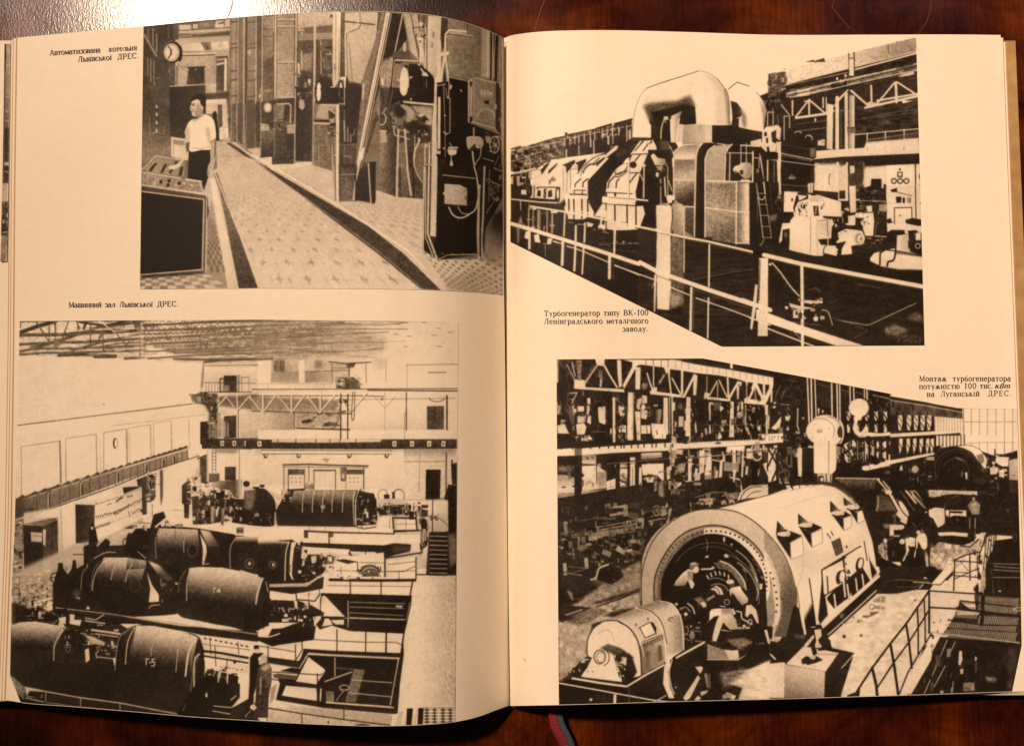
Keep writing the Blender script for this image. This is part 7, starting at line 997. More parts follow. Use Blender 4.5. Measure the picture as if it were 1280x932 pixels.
    # front railing
    for a, w in (("805 155 690 320 610 420 520 540 455 640 450 690", 10), ("805 155 805 365", 10), ("805 155 1000 168 1270 182", 7), ("805 238 940 245 1080 262 1270 285", 8), ("805 250 705 410 630 510 545 640", 8), ("815 370 700 560 655 672", 7), ("690 320 705 420 718 540", 11), ("745 235 750 330 750 470", 8), ("780 200 785 330 785 410", 7), ("612 425 632 540 650 672", 13), ("520 540 540 625 545 675", 14), ("455 640 440 665 400 680", 11)): L(.1, w, a)
    P(.12, "812 365 830 380 825 392 812 380"); P(.12, "400 675 455 655 450 682 400 685")
    # box and man at the bottom
    P(.88, "90 520 180 430 350 465 285 555", tex=.02); P(.62, "85 525 285 558 280 690 80 690", tex=.04, g=(180, 540, .8, 120, 690, .5)); P(.13, "285 558 365 465 365 685 280 690"); P(.13, "365 465 432 465 370 540 362 540"); L(.85, 5, "435 465 368 540"); L(.85, 5, "350 465 285 558"); L(.7, 4, "85 522 285 556"); L(.12, 4, "180 430 350 462"); P(.12, "165 500 190 480 215 490 240 480 275 500 240 515 200 525 170 520", soft=1); P(.8, "205 480 240 485 230 500 210 495"); P(.1, "215 440 240 440 245 470 225 480"); L(.85, 4, "170 545 185 520 200 545", cur=1); L(.5, 3, "240 470 350 475")
    P(.12, "225 345 260 325 272 340 300 390 315 430 310 450 250 455 240 420 210 430"); P(.85, "230 350 265 345 268 380 250 400 262 430 235 440 240 400"); P(.84, "180 425 225 375 232 385 200 430 185 435"); P(.8, "235 420 270 425 270 440 235 440"); E(.12, 253, 333, 16, 10); P(.12, "270 390 310 400 318 450 265 450")
    P(.86, "0 520 85 510 80 690 0 690", tex=.03); P(.12, "-20 500 -20 400 90 420 180 420 90 515 30 500", tex=.03, soft=2); P(.35, "130 370 190 380 180 395 135 390", soft=3); L(.9, 8, "-10 440 10 470 35 495"); L(.84, 6, "185 430 225 378")
    # --- exciter in front
    p.view(640, 699, 4)
    P(.1, "820 280 960 410 960 420 770 520 640 580 580 640 760 680 800 690 870 715 240 725 232 615 300 590 560 630", tex=.015)
    P(.1, "860 300 960 340 970 410 860 460 850 440", tex=.03); K("860 320 960 340 950 410 860 430", 24, [.12, .5, .1, .7], (10, 36)); E(.5, 900, 380, 14, 16)
    P(.82, "376 480 378 400 410 340 470 305 620 240 740 205 780 208 830 250 850 320 858 450 770 510 640 580 630 480 610 380 540 310 450 310", tex=.015); P(.5, "480 300 620 240 740 204 790 215 770 260 690 270 610 300 560 300", g=(620, 230, .45, 640, 300, .8), soft=3, tex=.04); P(.6, "640 430 755 375 770 510 645 580", tex=.05, g=(650, 500, .45, 770, 440, .72)); P(.78, "760 290 845 270 855 450 775 480", tex=.03, g=(770, 360, .8, 855, 360, .55))
    P(.9, "376 480 378 400 410 340 460 308 520 305 580 340 620 400 640 480 642 580 560 600 540 520 420 500", cur=0, tex=.012); L(.15, 5, "376 480 378 400 410 340 460 306 530 305", cur=1); L(.15, 6, "530 305 590 345 630 410 645 500 648 575", cur=1); L(.86, 6, "540 303 600 340 640 400 658 480", cur=1); L(.6, 3, "430 370 470 350 500 370 510 410", cur=1)
    L(.9, 9, "620 240 690 260 740 320 765 420 770 505", cur=1); L(.15, 4, "632 240 700 262 750 320 774 420", cur=1); L(.9, 6, "740 205 800 222 840 280 856 360 858 450", cur=1); L(.12, 5, "745 202 810 220 850 280 864 370", cur=1); P(.93, "640 340 690 315 720 360 665 388"); P(.12, "690 312 705 312 722 340 720 375 708 350"); L(.15, 4, "632 342 690 312"); L(.15, 4, "640 340 665 390 722 368")
    for i in range(9): L(.2, 4, [652+i*12, 418-i*5, 656+i*12, 436-i*5]); 
    L(.2, 3, "650 410 755 372"); L(.2, 3, "652 422 757 382"); L(.2, 3, "655 434 758 394"); P(.35, "670 460 685 455 688 530 670 540", soft=3); P(.35, "730 430 745 425 755 500 730 510", soft=3); A(.25, 5, 795, 298, 12, 8, 90, 330); E(.3, 620, 325, 4, 6); E(.3, 680, 295, 4, 6); E(.85, 822, 222, 7, 7)
    P(.12, "500 430 540 440 600 480 625 560 600 600 560 600 540 540 510 500", soft=3); P(.9, "345 585 400 480 410 450 450 430 490 450 540 560 550 610", tex=.01); P(.3, "440 440 480 420 530 440 560 460 520 480 480 460", soft=3, tex=.06); E(.88, 445, 485, 30, 36); A(.3, 6, 438, 485, 28, 34); A(.35, 4, 445, 487, 22, 26); A(.2, 4, 452, 488, 34, 40, -80, 80); K("500 470 580 490 580 600 540 600", 26, [.1, .84, .12, .7], (10, 36)); P(.86, "555 490 572 495 570 530 555 520"); L(.12, 4, "560 475 608 488"); P(.12, "345 500 380 480 400 490 375 540 340 585 310 585 300 560", tex=.05); K("305 500 395 480 380 560 305 580", 16, [.1, .75, .12], (8, 30)); A(.1, 8, 315, 560, 14, 20)
    L(.92, 10, "302 592 440 615 568 632"); L(.92, 9, "575 632 660 580 760 525"); L(.92, 10, "820 490 960 412"); L(.9, 7, "235 616 400 645 560 675 700 700 850 718"); P(.1, "290 600 570 640 580 720 290 715", a=0); P(.1, "290 640 510 678 510 725 290 720"); P(.9, "508 672 522 672 520 725 506 725"); P(.85, "387 692 402 692 400 705 387 705"); L(.3, 4, "432 675 432 692"); L(.3, 4, "460 678 460 698"); L(.4, 4, "585 640 585 720"); L(.8, 5, "815 640 930 570"); L(.8, 6, "695 718 770 678"); L(.3, 4, "632 690 632 720")
    P(.92, "755 620 760 540 785 470 805 480 780 560 790 640 815 690 785 692", cur=0); P(.1, "790 500 820 485 800 560 815 640 830 690 810 690 790 620", cur=0); L(.86, 6, "800 500 786 560 795 630 812 670", cur=1)
    P(.1, "830 530 960 420 970 500 1000 520 1080 540 1040 560 1020 580 930 600 820 690", tex=.015)
    # man, lower centre
    P(.12, "860 715 880 660 930 570 960 530 1000 560 1040 620 1060 660 1040 700 1000 712", tex=.03); P(.84, "855 690 930 575 940 590 890 690 870 705"); P(.84, "915 535 940 570 950 555 955 535 930 530"); E(.12, 935, 512, 26, 16); P(.12, "915 525 980 520 985 535 960 545 955 530 920 535"); P(.55, "960 570 975 565 985 640 975 640", soft=2); L(.5, 5, "985 570 990 640"); P(.82, "910 700 930 678 945 690 935 705"); P(.75, "940 660 980 650 975 665 945 680"); P(.6, "1050 680 1075 660 1120 680 1110 700 1080 690 1050 700", tex=.1); P(.84, "1095 680 1118 678 1110 698 1095 698")
    P(.13, "960 420 970 410 1210 390 1220 430 1140 500 975 500", tex=.05); P(.55, "975 420 1060 450 1100 500 978 498", tex=.05); P(.8, "1060 450 1090 450 1100 480 1135 490 1130 500 1090 500"); L(.75, 5, "975 498 1130 500 1210 450"); L(.7, 4, "1140 440 1200 410"); E(.85, 1115, 410, 8, 10); P(.5, "1070 400 1160 390 1200 410 1140 450", soft=5, tex=.08); P(.84, "1085 455 1130 450 1135 490 1110 495"); P(.1, "970 330 1000 420 970 420 960 360"); P(.86, "1000 400 1050 280 1040 260 1060 300 1020 410"); P(D, "1060 350 1290 340 1290 410 1220 420 1200 380", tex=.02); P(.84, "1260 350 1275 350 1290 410 1290 460"); P(D, "1220 420 1290 420 1290 500 1180 550 1080 540 980 510 1140 505", tex=.02, soft=2)
    P(.84, "1130 700 1150 640 1090 620 1050 570 1190 545 1290 500 1290 700", tex=.03, soft=3); P(.5, "1040 560 1180 550 1120 600 1060 640", soft=8, tex=.08); T("1040 560 1290 500 1290 700 1110 700", .06, 14, 6)
    K("1190 340 1000 350 1000 410 1200 400", 0, [.5], (5, 8))
    return p
# ---------------------------------------------------------------- geometry helpers
def at(px, py, z):                              # design-sheet coordinates -> the point of that sheet at height z
    dx = (np.asarray(px, float)-PW/2)/FPX; dy = -(np.asarray(py, float)-PH/2)/FPX
    c, s = math.cos(PITCH), math.sin(PITCH)
    vx, vy, vz = dx, dy*c+s, dy*s-c
    t = (np.asarray(z, float)-CAM[2])/vz
    return np.stack([CAM[0]+vx*t, CAM[1]+vy*t, CAM[2]+vz*t], -1)
def lerp_curve(pts, x):
    p = np.asarray(pts, float)
    return np.interp(x, p[:, 0], p[:, 1])
def smooth_curve(pts, x):                       # monotone-ish cubic through knots
    p = np.asarray(pts, float); xs, ys = p[:, 0], p[:, 1]
    m = np.gradient(ys, xs); x = np.clip(np.asarray(x, float), xs[0], xs[-1])
    i = np.clip(np.searchsorted(xs, x)-1, 0, len(xs)-2)
    h = xs[i+1]-xs[i]; t = (x-xs[i])/h
    return ((2*t**3-3*t**2+1)*ys[i]+(t**3-2*t**2+t)*h*m[i]+(-2*t**3+3*t**2)*ys[i+1]+(t**3-t**2)*h*m[i+1])
def mesh_obj(name, verts, faces, mat, parent=None, smooth=True, uv=None):
    me = bpy.data.meshes.new(name)
    me.from_pydata([tuple(v) for v in verts], [], [tuple(f) for f in faces])
    if uv is not None:
        l = me.uv_layers.new(name="sheet")
        vi = np.empty(len(me.loops), np.int32); me.loops.foreach_get('vertex_index', vi)
        l.data.foreach_set('uv', np.asarray(uv, np.float32)[vi].ravel())
    me.update()
    o = bpy.data.objects.new(name, me); C.objects.link(o)
    for m in (mat if isinstance(mat, (list, tuple)) else [mat]): me.materials.append(m)
    if smooth: me.polygons.foreach_set('use_smooth', [True]*len(me.polygons))
    if parent: o.parent = parent
    return o
def grid_faces(nu, nv):
    return [(j*nu+i, j*nu+i+1, (j+1)*nu+i+1, (j+1)*nu+i) for j in range(nv-1) for i in range(nu-1)]
# heights of the open pages above the table, by design x
ZL = [(-30, .0125), (10, .0150), (60, .0185), (150, .0235), (250, .0275), (350, .0303), (430, .0312), (500, .0303), (550, .0270), (580, .0222), (605, .0157), (622, .0101), (637, .0046), (655, -.0025)]
ZR = [(620, .0005), (636, .0058), (650, .0128), (668, .0184), (690, .0217), (720, .0236), (780, .0240), (880, .0222), (1000, .0190), (1120, .0150), (1220, .0112), (1260, .0096), (1300, .0085)]
TOP_L = [(20, 47.5), (100, 40), (180, 33), (250, 26), (320, 20), (380, 16.3), (440, 14.8), (500, 15.6), (540, 19), (575, 26.5), (600, 34.5), (615, 40.5), (629, 47.5)]
BOT_L = [(5, 874), (30, 878), (80, 882), (160, 888.5), (240, 895.5), (320, 900.5), (400, 905), (480, 907), (530, 905.3), (570, 901.5), (600, 894.5), (620, 887), (637, 881)]
TOP_R = [(630, 48), (638, 45), (655, 42), (680, 39.6), (720, 38.2), (760, 38), (850, 40), (960, 43.6), (1100, 43.6), (1200, 43.4), (1250.5, 44)]
BOT_R = [(638, 881.6), (698, 880.6), (760, 879), (850, 876.3), (960, 873.6), (1050, 871), (1150, 868), (1220, 865.6), (1284, 863.4)]
EDGE_L = [(40, 20), (233, 17.3), (430, 16), (660, 13), (880, 5)]         # left margin of the left page, x by y
EDGE_R = [(40, 1250.5), (233, 1257.5), (433, 1266), (663, 1275), (870, 1284)]
GUT_L = [(40, 629), (330, 629.5), (430, 631), (560, 632.5), (760, 635), (885, 637)]
GUT_R = [(40, 630), (330, 630.5), (430, 632), (560, 633.5), (760, 636), (885, 638)]
def page_xy(side, u, v):                        # unit square -> design sheet
    top, bot, e0, e1 = (TOP_L, BOT_L, EDGE_L, GUT_L) if side == 'L' else (TOP_R, BOT_R, GUT_R, EDGE_R)
    y = 45+v*835
    for _ in range(2):
        xa, xb = lerp_curve(e0, y), lerp_curve(e1, y)
        x = xa+(xb-xa)*u
        ta, tb = top[0][0]+(top[-1][0]-top[0][0])*u, bot[0][0]+(bot[-1][0]-bot[0][0])*u
        yt, yb = smooth_curve(top, ta), smooth_curve(bot, tb)
        y = yt+(yb-yt)*v
    return x, y
def sheet_z(side, x): return smooth_curve(ZL if side == 'L' else ZR, x)
def page_points(side, nu, nv, dz=0.0, u0=0., u1=1., v0=0., v1=1.):
    U, V = np.meshgrid(np.linspace(u0, u1, nu), np.linspace(v0, v1, nv))
    x, y = page_xy(side, U.ravel(), V.ravel())
    P = at(x, y, sheet_z(side, x)); P[:, 2] += dz
    return P, x, y
def on_page(side, x, y, dz):
    P = at(x, y, sheet_z(side, np.asarray(x, float))); P[..., 2] += dz
    return P
# ---------------------------------------------------------------- materials
def new_mat(name):
    m = bpy.data.materials.new(name); m.use_nodes = True
    nt = m.node_tree; b = nt.nodes['Principled BSDF']
    return m, nt, b
def N(nt, kind, **kw):
    n = nt.nodes.new(kind)
    for k, v in kw.items():
        if k.startswith('_'): setattr(n, k[1:], v)
        else: n.inputs[k.replace('__', ' ')].default_value = v
    return n
def ramp(nt, fac, stops):
    r = nt.nodes.new('ShaderNodeValToRGB'); el = r.color_ramp.elements
    while len(el) < len(stops): el.new(.5)
    for e, (p, c) in zip(el, stops): e.position = p; e.color = (*c, 1)
    nt.links.new(fac, r.inputs[0]); return r.outputs[0]
def mixc(nt, mode, fac, a, b):
    n = nt.nodes.new('ShaderNodeMix'); n.data_type = 'RGBA'; n.blend_type = mode
    for s, v in ((n.inputs['Factor'], fac), (n.inputs['A'], a), (n.inputs['B'], b)):
        if isinstance(v, (int, float)): s.default_value = v
        elif isinstance(v, tuple): s.default_value = v if len(v) == 4 else (*v, 1)
        else: nt.links.new(v, s)
    return n.outputs['Result']
PAPER = (.86, .765, .615)
def paper_nodes(nt, b):                         # old coated paper: faint mottling, foxing, fibre bump
    tc = N(nt, 'ShaderNodeTexCoord')
    n1 = N(nt, 'ShaderNodeTexNoise', Scale=14.0, Detail=5.0, Roughness=.6); nt.links.new(tc.outputs['Object'], n1.inputs['Vector'])
    n2 = N(nt, 'ShaderNodeTexNoise', Scale=420.0, Detail=3.0); nt.links.new(tc.outputs['Object'], n2.inputs['Vector'])
    c1 = ramp(nt, n1.outputs[0], [(.3, (PAPER[0]*.955, PAPER[1]*.94, PAPER[2]*.905)), (.7, PAPER)])
    c2 = ramp(nt, n2.outputs[0], [(.3, (.965, .96, .955)), (.7, (1, 1, 1))])
    col = mixc(nt, 'MULTIPLY', 1.0, c1, c2)
    n4 = N(nt, 'ShaderNodeTexVoronoi', Scale=46.0); nt.links.new(tc.outputs['Object'], n4.inputs['Vector'])   # a few foxing specks
    sp = ramp(nt, n4.outputs['Distance'], [(.018, (.42, .33, .24)), (.034, (1, 1, 1))])
    n5 = N(nt, 'ShaderNodeTexNoise', Scale=31.0); nt.links.new(tc.outputs['Object'], n5.inputs['Vector'])
    gate = ramp(nt, n5.outputs[0], [(.60, (0, 0, 0)), (.66, (1, 1, 1))])
    col = mixc(nt, 'MULTIPLY', gate, col, sp)
    n3 = N(nt, 'ShaderNodeTexNoise', Scale=900.0, Detail=2.0); nt.links.new(tc.outputs['Object'], n3.inputs['Vector'])
    bp = N(nt, 'ShaderNodeBump', Strength=.06, Distance=.0002); nt.links.new(n3.outputs[0], bp.inputs['Height'])
    nw = N(nt, 'ShaderNodeTexNoise', Scale=9.0, Detail=1.0); nt.links.new(tc.outputs['Object'], nw.inputs['Vector'])
    bw = N(nt, 'ShaderNodeBump', Strength=.25, Distance=.0022); nt.links.new(nw.outputs[0], bw.inputs['Height']); nt.links.new(bp.outputs[0], bw.inputs['Normal'])
    nt.links.new(bw.outputs[0], b.inputs['Normal'])
    b.inputs['Roughness'].default_value = .55; b.inputs['Specular IOR Level'].default_value = .22
    return col
M_PAPER, nt, b = new_mat("aged_paper"); nt.links.new(paper_nodes(nt, b), b.inputs['Base Color'])
def plate_mat(name, plate):
    a = plate.finish(); h, w = a.shape
    disp = (.11+.85*a)/.96                    # ink never quite black on this stock
    px = np.ones((h, w, 4), np.float32); px[..., :3] = disp[::-1, :, None]
    img = bpy.data.images.new(name, w, h); img.pixels.foreach_set(px.ravel()); img.update(); img.pack()
    m, nt, b = new_mat(name)
    t = N(nt, 'ShaderNodeTexImage'); t.image = img; t.interpolation = 'Cubic'; t.extension = 'EXTEND'
    uv = N(nt, 'ShaderNodeUVMap'); uv.uv_map = "sheet"; nt.links.new(uv.outputs[0], t.inputs[0])
    ink = ramp(nt, t.outputs['Color'], [(0.0, (.006, .004, .003)), (.05, (.054, .044, .036)), (.25, (.258, .240, .222)), (1.0, (1, 1, 1))])
    nt.links.new(mixc(nt, 'MULTIPLY', 1.0, paper_nodes(nt, b), ink), b.inputs['Base Color'])
    b.inputs['Roughness'].default_value = .55; b.inputs['Specular IOR Level'].default_value = .1
    return m
M_INK, nt, b = new_mat("printing_ink"); b.inputs['Base Color'].default_value = (.022, .015, .011, 1); b.inputs['Roughness'].default_value = .55
M_EDGE, nt, b = new_mat("page_edges")
tc = N(nt, 'ShaderNodeTexCoord'); mp = N(nt, 'ShaderNodeMapping'); mp.inputs['Scale'].default_value = (3, 3, 2600); nt.links.new(tc.outputs['Object'], mp.inputs[0])
nn = N(nt, 'ShaderNodeTexNoise', Scale=1.0, Detail=2.0); nt.links.new(mp.outputs[0], nn.inputs['Vector'])
nt.links.new(ramp(nt, nn.outputs[0], [(.3, (.30, .235, .15)), (.7, (.62, .52, .38))]), b.inputs['Base Color']); b.inputs['Roughness'].default_value = .8
M_BOARD, nt, b = new_mat("endpaper_board")
tc = N(nt, 'ShaderNodeTexCoord'); nn = N(nt, 'ShaderNodeTexNoise', Scale=160.0, Detail=4.0); nt.links.new(tc.outputs['Object'], nn.inputs['Vector'])
nt.links.new(ramp(nt, nn.outputs[0], [(.3, (.30, .175, .062)), (.7, (.42, .26, .10))]), b.inputs['Base Color']); b.inputs['Roughness'].default_value = .75
M_CLOTH, nt, b = new_mat("dark_cover_cloth")
tc = N(nt, 'ShaderNodeTexCoord'); nn = N(nt, 'ShaderNodeTexNoise', Scale=700.0, Detail=2.0); nt.links.new(tc.outputs['Object'], nn.inputs['Vector'])
nt.links.new(ramp(nt, nn.outputs[0], [(.3, (.018, .012, .010)), (.7, (.035, .024, .018))]), b.inputs['Base Color']); b.inputs['Roughness'].default_value = .85
M_STAIN, nt, b = new_mat("browned_leaf_edge"); b.inputs['Base Color'].default_value = (.50, .31, .16, 1); b.inputs['Roughness'].default_value = .8
# varnished burr-walnut veneer
M_WOOD, nt, b = new_mat("varnished_walnut_veneer")
tc = N(nt, 'ShaderNodeTexCoord')
w1 = N(nt, 'ShaderNodeTexNoise', Scale=7.0, Detail=3.0, Roughness=.5, Distortion=.4); nt.links.new(tc.outputs['Object'], w1.inputs['Vector'])
va = N(nt, 'ShaderNodeVectorMath', _operation='MULTIPLY_ADD'); nt.links.new(w1.outputs['Color'], va.inputs[0]); va.inputs[1].default_value = (.16, .16, .16); nt.links.new(tc.outputs['Object'], va.inputs[2])
mp = N(nt, 'ShaderNodeMapping'); mp.inputs['Rotation'].default_value = (0, 0, math.radians(28)); mp.inputs['Scale'].default_value = (1.0, 3.2, 1); nt.links.new(va.outputs[0], mp.inputs[0])
w2 = N(nt, 'ShaderNodeTexNoise', Scale=9.0, Detail=9.0, Roughness=.66, Distortion=.9); nt.links.new(mp.outputs[0], w2.inputs['Vector'])
w3 = N(nt, 'ShaderNodeTexWave', Scale=4.0, Distortion=7.0, Detail=3.0, **{'Detail__Scale': 1.4}); nt.links.new(va.outputs[0], w3.inputs['Vector'])
fig = mixc(nt, 'MIX', .2, w2.outputs[0], w3.outputs['Color'])
base = ramp(nt, fig, [(.20, (.008, .0014, .0006)), (.38, (.030, .0045, .0009)), (.55, (.064, .0100, .0014)), (.70, (.125, .0235, .0026)), (.88, (.25, .058, .0060))])
mp2 = N(nt, 'ShaderNodeMapping'); mp2.inputs['Rotation'].default_value = (0, 0, math.radians(32)); mp2.inputs['Scale'].default_value = (700, 60, 1); nt.links.new(tc.outputs['Object'], mp2.inputs[0])
w4 = N(nt, 'ShaderNodeTexNoise', Scale=1.0, Detail=3.0); nt.links.new(mp2.outputs[0], w4.inputs['Vector'])
col = mixc(nt, 'MULTIPLY', .72, base, ramp(nt, w4.outputs[0], [(.3, (.42, .34, .30)), (.62, (1, 1, 1))]))
w5 = N(nt, 'ShaderNodeTexNoise', Scale=4.3, Detail=2.0); nt.links.new(tc.outputs['Object'], w5.inputs['Vector'])
col = mixc(nt, 'MULTIPLY', .6, col, ramp(nt, w5.outputs[0], [(.36, (.34, .28, .24)), (.62, (1.0, 1.0, 1.0))]))
w9 = N(nt, 'ShaderNodeTexNoise', Scale=30.0, Detail=7.0, Roughness=.7, Distortion=1.2); nt.links.new(tc.outputs['Object'], w9.inputs['Vector'])
col = mixc(nt, 'MULTIPLY', .9, col, ramp(nt, w9.outputs[0], [(.34, (.25, .18, .16)), (.50, (.9, .88, .86)), (.68, (1.5, 1.5, 1.4))]))
nt.links.new(col, b.inputs['Base Color'])
w6 = N(nt, 'ShaderNodeTexNoise', Scale=1500.0, Detail=2.0); nt.links.new(tc.outputs['Object'], w6.inputs['Vector'])
mp3 = N(nt, 'ShaderNodeMapping'); mp3.inputs['Rotation'].default_value = (0, 0, math.radians(35)); mp3.inputs['Scale'].default_value = (1100, 420, 1); nt.links.new(tc.outputs['Object'], mp3.inputs[0])
w7 = N(nt, 'ShaderNodeTexNoise', Scale=1.0, Detail=2.0); nt.links.new(mp3.outputs[0], w7.inputs['Vector'])
hh = N(nt, 'ShaderNodeMath', _operation='ADD'); nt.links.new(w6.outputs[0], hh.inputs[0]); nt.links.new(w7.outputs[0], hh.inputs[1])
bp = N(nt, 'ShaderNodeBump', Strength=.30, Distance=.00012); nt.links.new(hh.outputs[0], bp.inputs['Height']); nt.links.new(bp.outputs[0], b.inputs['Normal'])
w8 = N(nt, 'ShaderNodeTexNoise', Scale=40.0, Detail=4.0); nt.links.new(tc.outputs['Object'], w8.inputs['Vector'])
nt.links.new(ramp(nt, w8.outputs[0], [(.3, (.17, .17, .17)), (.7, (.26, .26, .26))]), b.inputs['Roughness'])
b.inputs['Specular IOR Level'].default_value = .40
M_SEAM, nt, b = new_mat("veneer_seam_filler"); b.inputs['Base Color'].default_value = (.065, .026, .011, 1); b.inputs['Roughness'].default_value = .5
def ribbon_mat(name, c0, c1):
    m, nt, b = new_mat(name)
    uv = N(nt, 'ShaderNodeUVMap'); uv.uv_map = "sheet"
    mp = N(nt, 'ShaderNodeMapping'); mp.inputs['Rotation'].default_value = (0, 0, math.radians(14)); mp.inputs['Scale'].default_value = (1, 1, 1); nt.links.new(uv.outputs[0], mp.inputs[0])
    wv = N(nt, 'ShaderNodeTexWave', Scale=7.0, Distortion=1.2); wv.bands_direction = 'Y'; nt.links.new(mp.outputs[0], wv.inputs['Vector'])
    nt.links.new(ramp(nt, wv.outputs['Color'], [(.2, c0), (.8, c1)]), b.inputs['Base Color']); b.inputs['Roughness'].default_value = .7
    bp = N(nt, 'ShaderNodeBump', Strength=.6, Distance=.0004); nt.links.new(wv.outputs['Color'], bp.inputs['Height']); nt.links.new(bp.outputs[0], b.inputs['Normal'])
    return m
M_RED = ribbon_mat("red_silk", (.10, .004, .007), (.36, .016, .022)); M_BLUE = ribbon_mat("slate_blue_silk", (.02, .03, .038), (.075, .10, .12))
# ---------------------------------------------------------------- the table
nx, ny = 90, 70
gx, gy = np.meshgrid(np.linspace(-1.3, 1.3, nx), np.linspace(-1.1, 1.1, ny))
top = mesh_obj("tabletop", np.stack([gx.ravel(), gy.ravel(), np.zeros(nx*ny)], 1), grid_faces(nx, ny), M_WOOD)
top['kind'] = 'structure'
for pts, w in (([(18, -6), (30, 6), (42, 18), (54, 28), (76, 43)], .00035), ([(1044, -6), (1040, 9), (1050, 22), (1063, 37)], .0003), ([(1164, -4), (1163, 12), (1158, 28), (1148, 42)], .0003),
               ([(684, -8), (676, 12), (668, 40)], .00026), ([(292, -4), (289, 12), (284, 24)], .00035)):
    q = at([p[0] for p in pts], [p[1] for p in pts], 0.0)
    vs, fs = [], []
    for i, p in enumerate(q):
        d = q[min(i+1, len(q)-1)]-q[max(i-1, 0)]; n = np.array([-d[1], d[0], 0]); n /= np.linalg.norm(n)
        ww = .7*w*(.35+.65*math.sin(math.pi*(i+.5)/len(q)))
        vs += [p+n*ww+(0, 0, .00012), p-n*ww+(0, 0, .00012)]
        if i: k = 2*i; fs.append((k-2, k-1, k+1, k))
    mesh_obj("veneer_seam", vs, fs, M_SEAM, top, False)
# ---------------------------------------------------------------- the book
book = bpy.data.objects.new("open_book", None); C.objects.link(book); book.location = (0, 0, 0)
book['label'] = "old picture book lying open on dark wood, its cream pages printed with factory photographs"
book['category'] = "book"
def slab(name, quad_px, z0, z1, mats, parent):   # a board: bevelled slab through four design points
    q = at([p[0] for p in quad_px], [p[1] for p in quad_px], z1)
    c = q.mean(0); bv = .0006
    def ins(k): return np.array([p+(c-p)/np.linalg.norm(c-p)*k for p in q])
    rings = [(ins(bv), z0), (ins(0), z0+bv), (ins(0), z1-bv), (ins(bv), z1)]
    vs = []
    for r, z in rings:
        for p in r: vs.append((p[0], p[1], z))
    n = len(q); fs = [tuple(range(n))[::-1], tuple(3*n+i for i in range(n))]
    for k in range(3): fs += [(k*n+i, k*n+(i+1) % n, (k+1)*n+(i+1) % n, (k+1)*n+i) for i in range(n)]
    o = mesh_obj(name, vs, fs, mats, parent, False)
    for p in o.data.polygons: p.material_index = 0 if p.index == 1 else 1
    return o
slab("cover_board", [(-46, 872), (622, 880), (618, 66), (-46, 66)], .0004, .0034, [M_BOARD, M_CLOTH], book)
slab("cover_board", [(648, 880), (1318, 862), (1293, 560), (1281, 300), (1270, 49.5), (644, 62)], .0004, .0040, [M_BOARD, M_CLOTH], book)
slab("spine", [(612, 886), (656, 885), (649, 68), (613, 68)], .0003, .0022, [M_CLOTH, M_CLOTH], book)
def page(side, dz=0.0, nu=320, nv=90, **kw):
    P, x, y = page_points(side, nu, nv, dz, **kw)
    return mesh_obj("page", P, grid_faces(nu, nv), M_PAPER, book)
page_l = page('L'); page_r = page('R')
for side, nu_, o in (('L', 0, page_l), ('R', 319, page_r)):      # the cut edge of the leaf has browned
    mi = [0]*len(o.data.polygons)
    for j in range(89): mi[j*319+(0 if side == 'L' else 318)] = 1
    o.data.materials.append(M_STAIN)
    if side == 'L': o.data.polygons.foreach_set('material_index', mi)
page_l['label'] = "left page with the boiler hall and the turbine hall"; page_r['label'] = "right page with the big pipes and the generator being assembled"
def block(side, inset_u, inset_v, zb):           # the leaves under the open page, down to the board
    nu, nv = 70, 40
    u0, u1 = (inset_u, 1.0) if side == 'L' else (0.0, 1-inset_u)
    P, x, y = page_points(side, nu, nv, -.0007, u0, u1, inset_v, 1-inset_v)
    ring = [i for i in range(nu)]+[j*nu+nu-1 for j in range(1, nv)]+[(nv-1)*nu+i for i in range(nu-2, -1, -1)]+[j*nu for j in range(nv-2, 0, -1)]
    vs = [tuple(p) for p in P]; fs = grid_faces(nu, nv); n0 = len(vs)
    for i in ring: vs.append((P[i][0]*.996, P[i][1]*.996, zb))
    n = len(ring)
    for k in range(n): a, c = ring[k], ring[(k+1) % n]; fs.append((a, n0+k, n0+(k+1) % n, c))
    fs.append(tuple(range(n0, n0+n))[::-1])
    return mesh_obj("page_block", vs, fs, M_EDGE, book, False)
block('L', .020, .006, .0036); block('R', .010, .006, .0042)
# the next leaves, a little wider than the top ones
def strip(pts_in, pts_out, z_in, z_out, name="page", parent=None, mat=None, n=40, uvw=None):
    ys = np.linspace(pts_in[0][1], pts_in[-1][1], n)
    vs, fs, uv = [], [], []
    for k, y in enumerate(ys):
        xi = np.interp(y, [p[1] for p in pts_in], [p[0] for p in pts_in]); xo = np.interp(y, [p[1] for p in pts_out], [p[0] for p in pts_out])
        for m in range(6):
            t = (0, .3, .6, .85, 1-1.1/max(1.2, abs(xo-xi)), 1)[m]; vs.append(at(xi+(xo-xi)*t, y, z_in+(z_out-z_in)*t)); uv.append((xi+(xo-xi)*t, y))
        if k:
            a = 6*(k-1); fs += [(a+m, a+m+1, a+m+7, a+m+6) for m in range(5)]
    if uvw: uv = [((x-uvw[0])/(uvw[2]-uvw[0]), 1-(y-uvw[1])/(uvw[3]-uvw[1])) for x, y in uv]
    o = mesh_obj(name, vs, fs, [mat or M_PAPER, M_STAIN], parent or book, True, uv)
    if mat is None: o.data.polygons.foreach_set('material_index', [1 if i % 5 == 4 else 0 for i in range(len(fs))])
    return o
strip([(60, 48.2), (60, 875)], [(16.2, 48.2), (13.6, 233), (12.5, 430), (9.5, 660), (1.5, 875)], .0172, .0143)
strip([(60, 50), (60, 875)], [(13.4, 50), (11.2, 233), (9.6, 430), (6, 660), (-2, 875)], .0160, .0132)
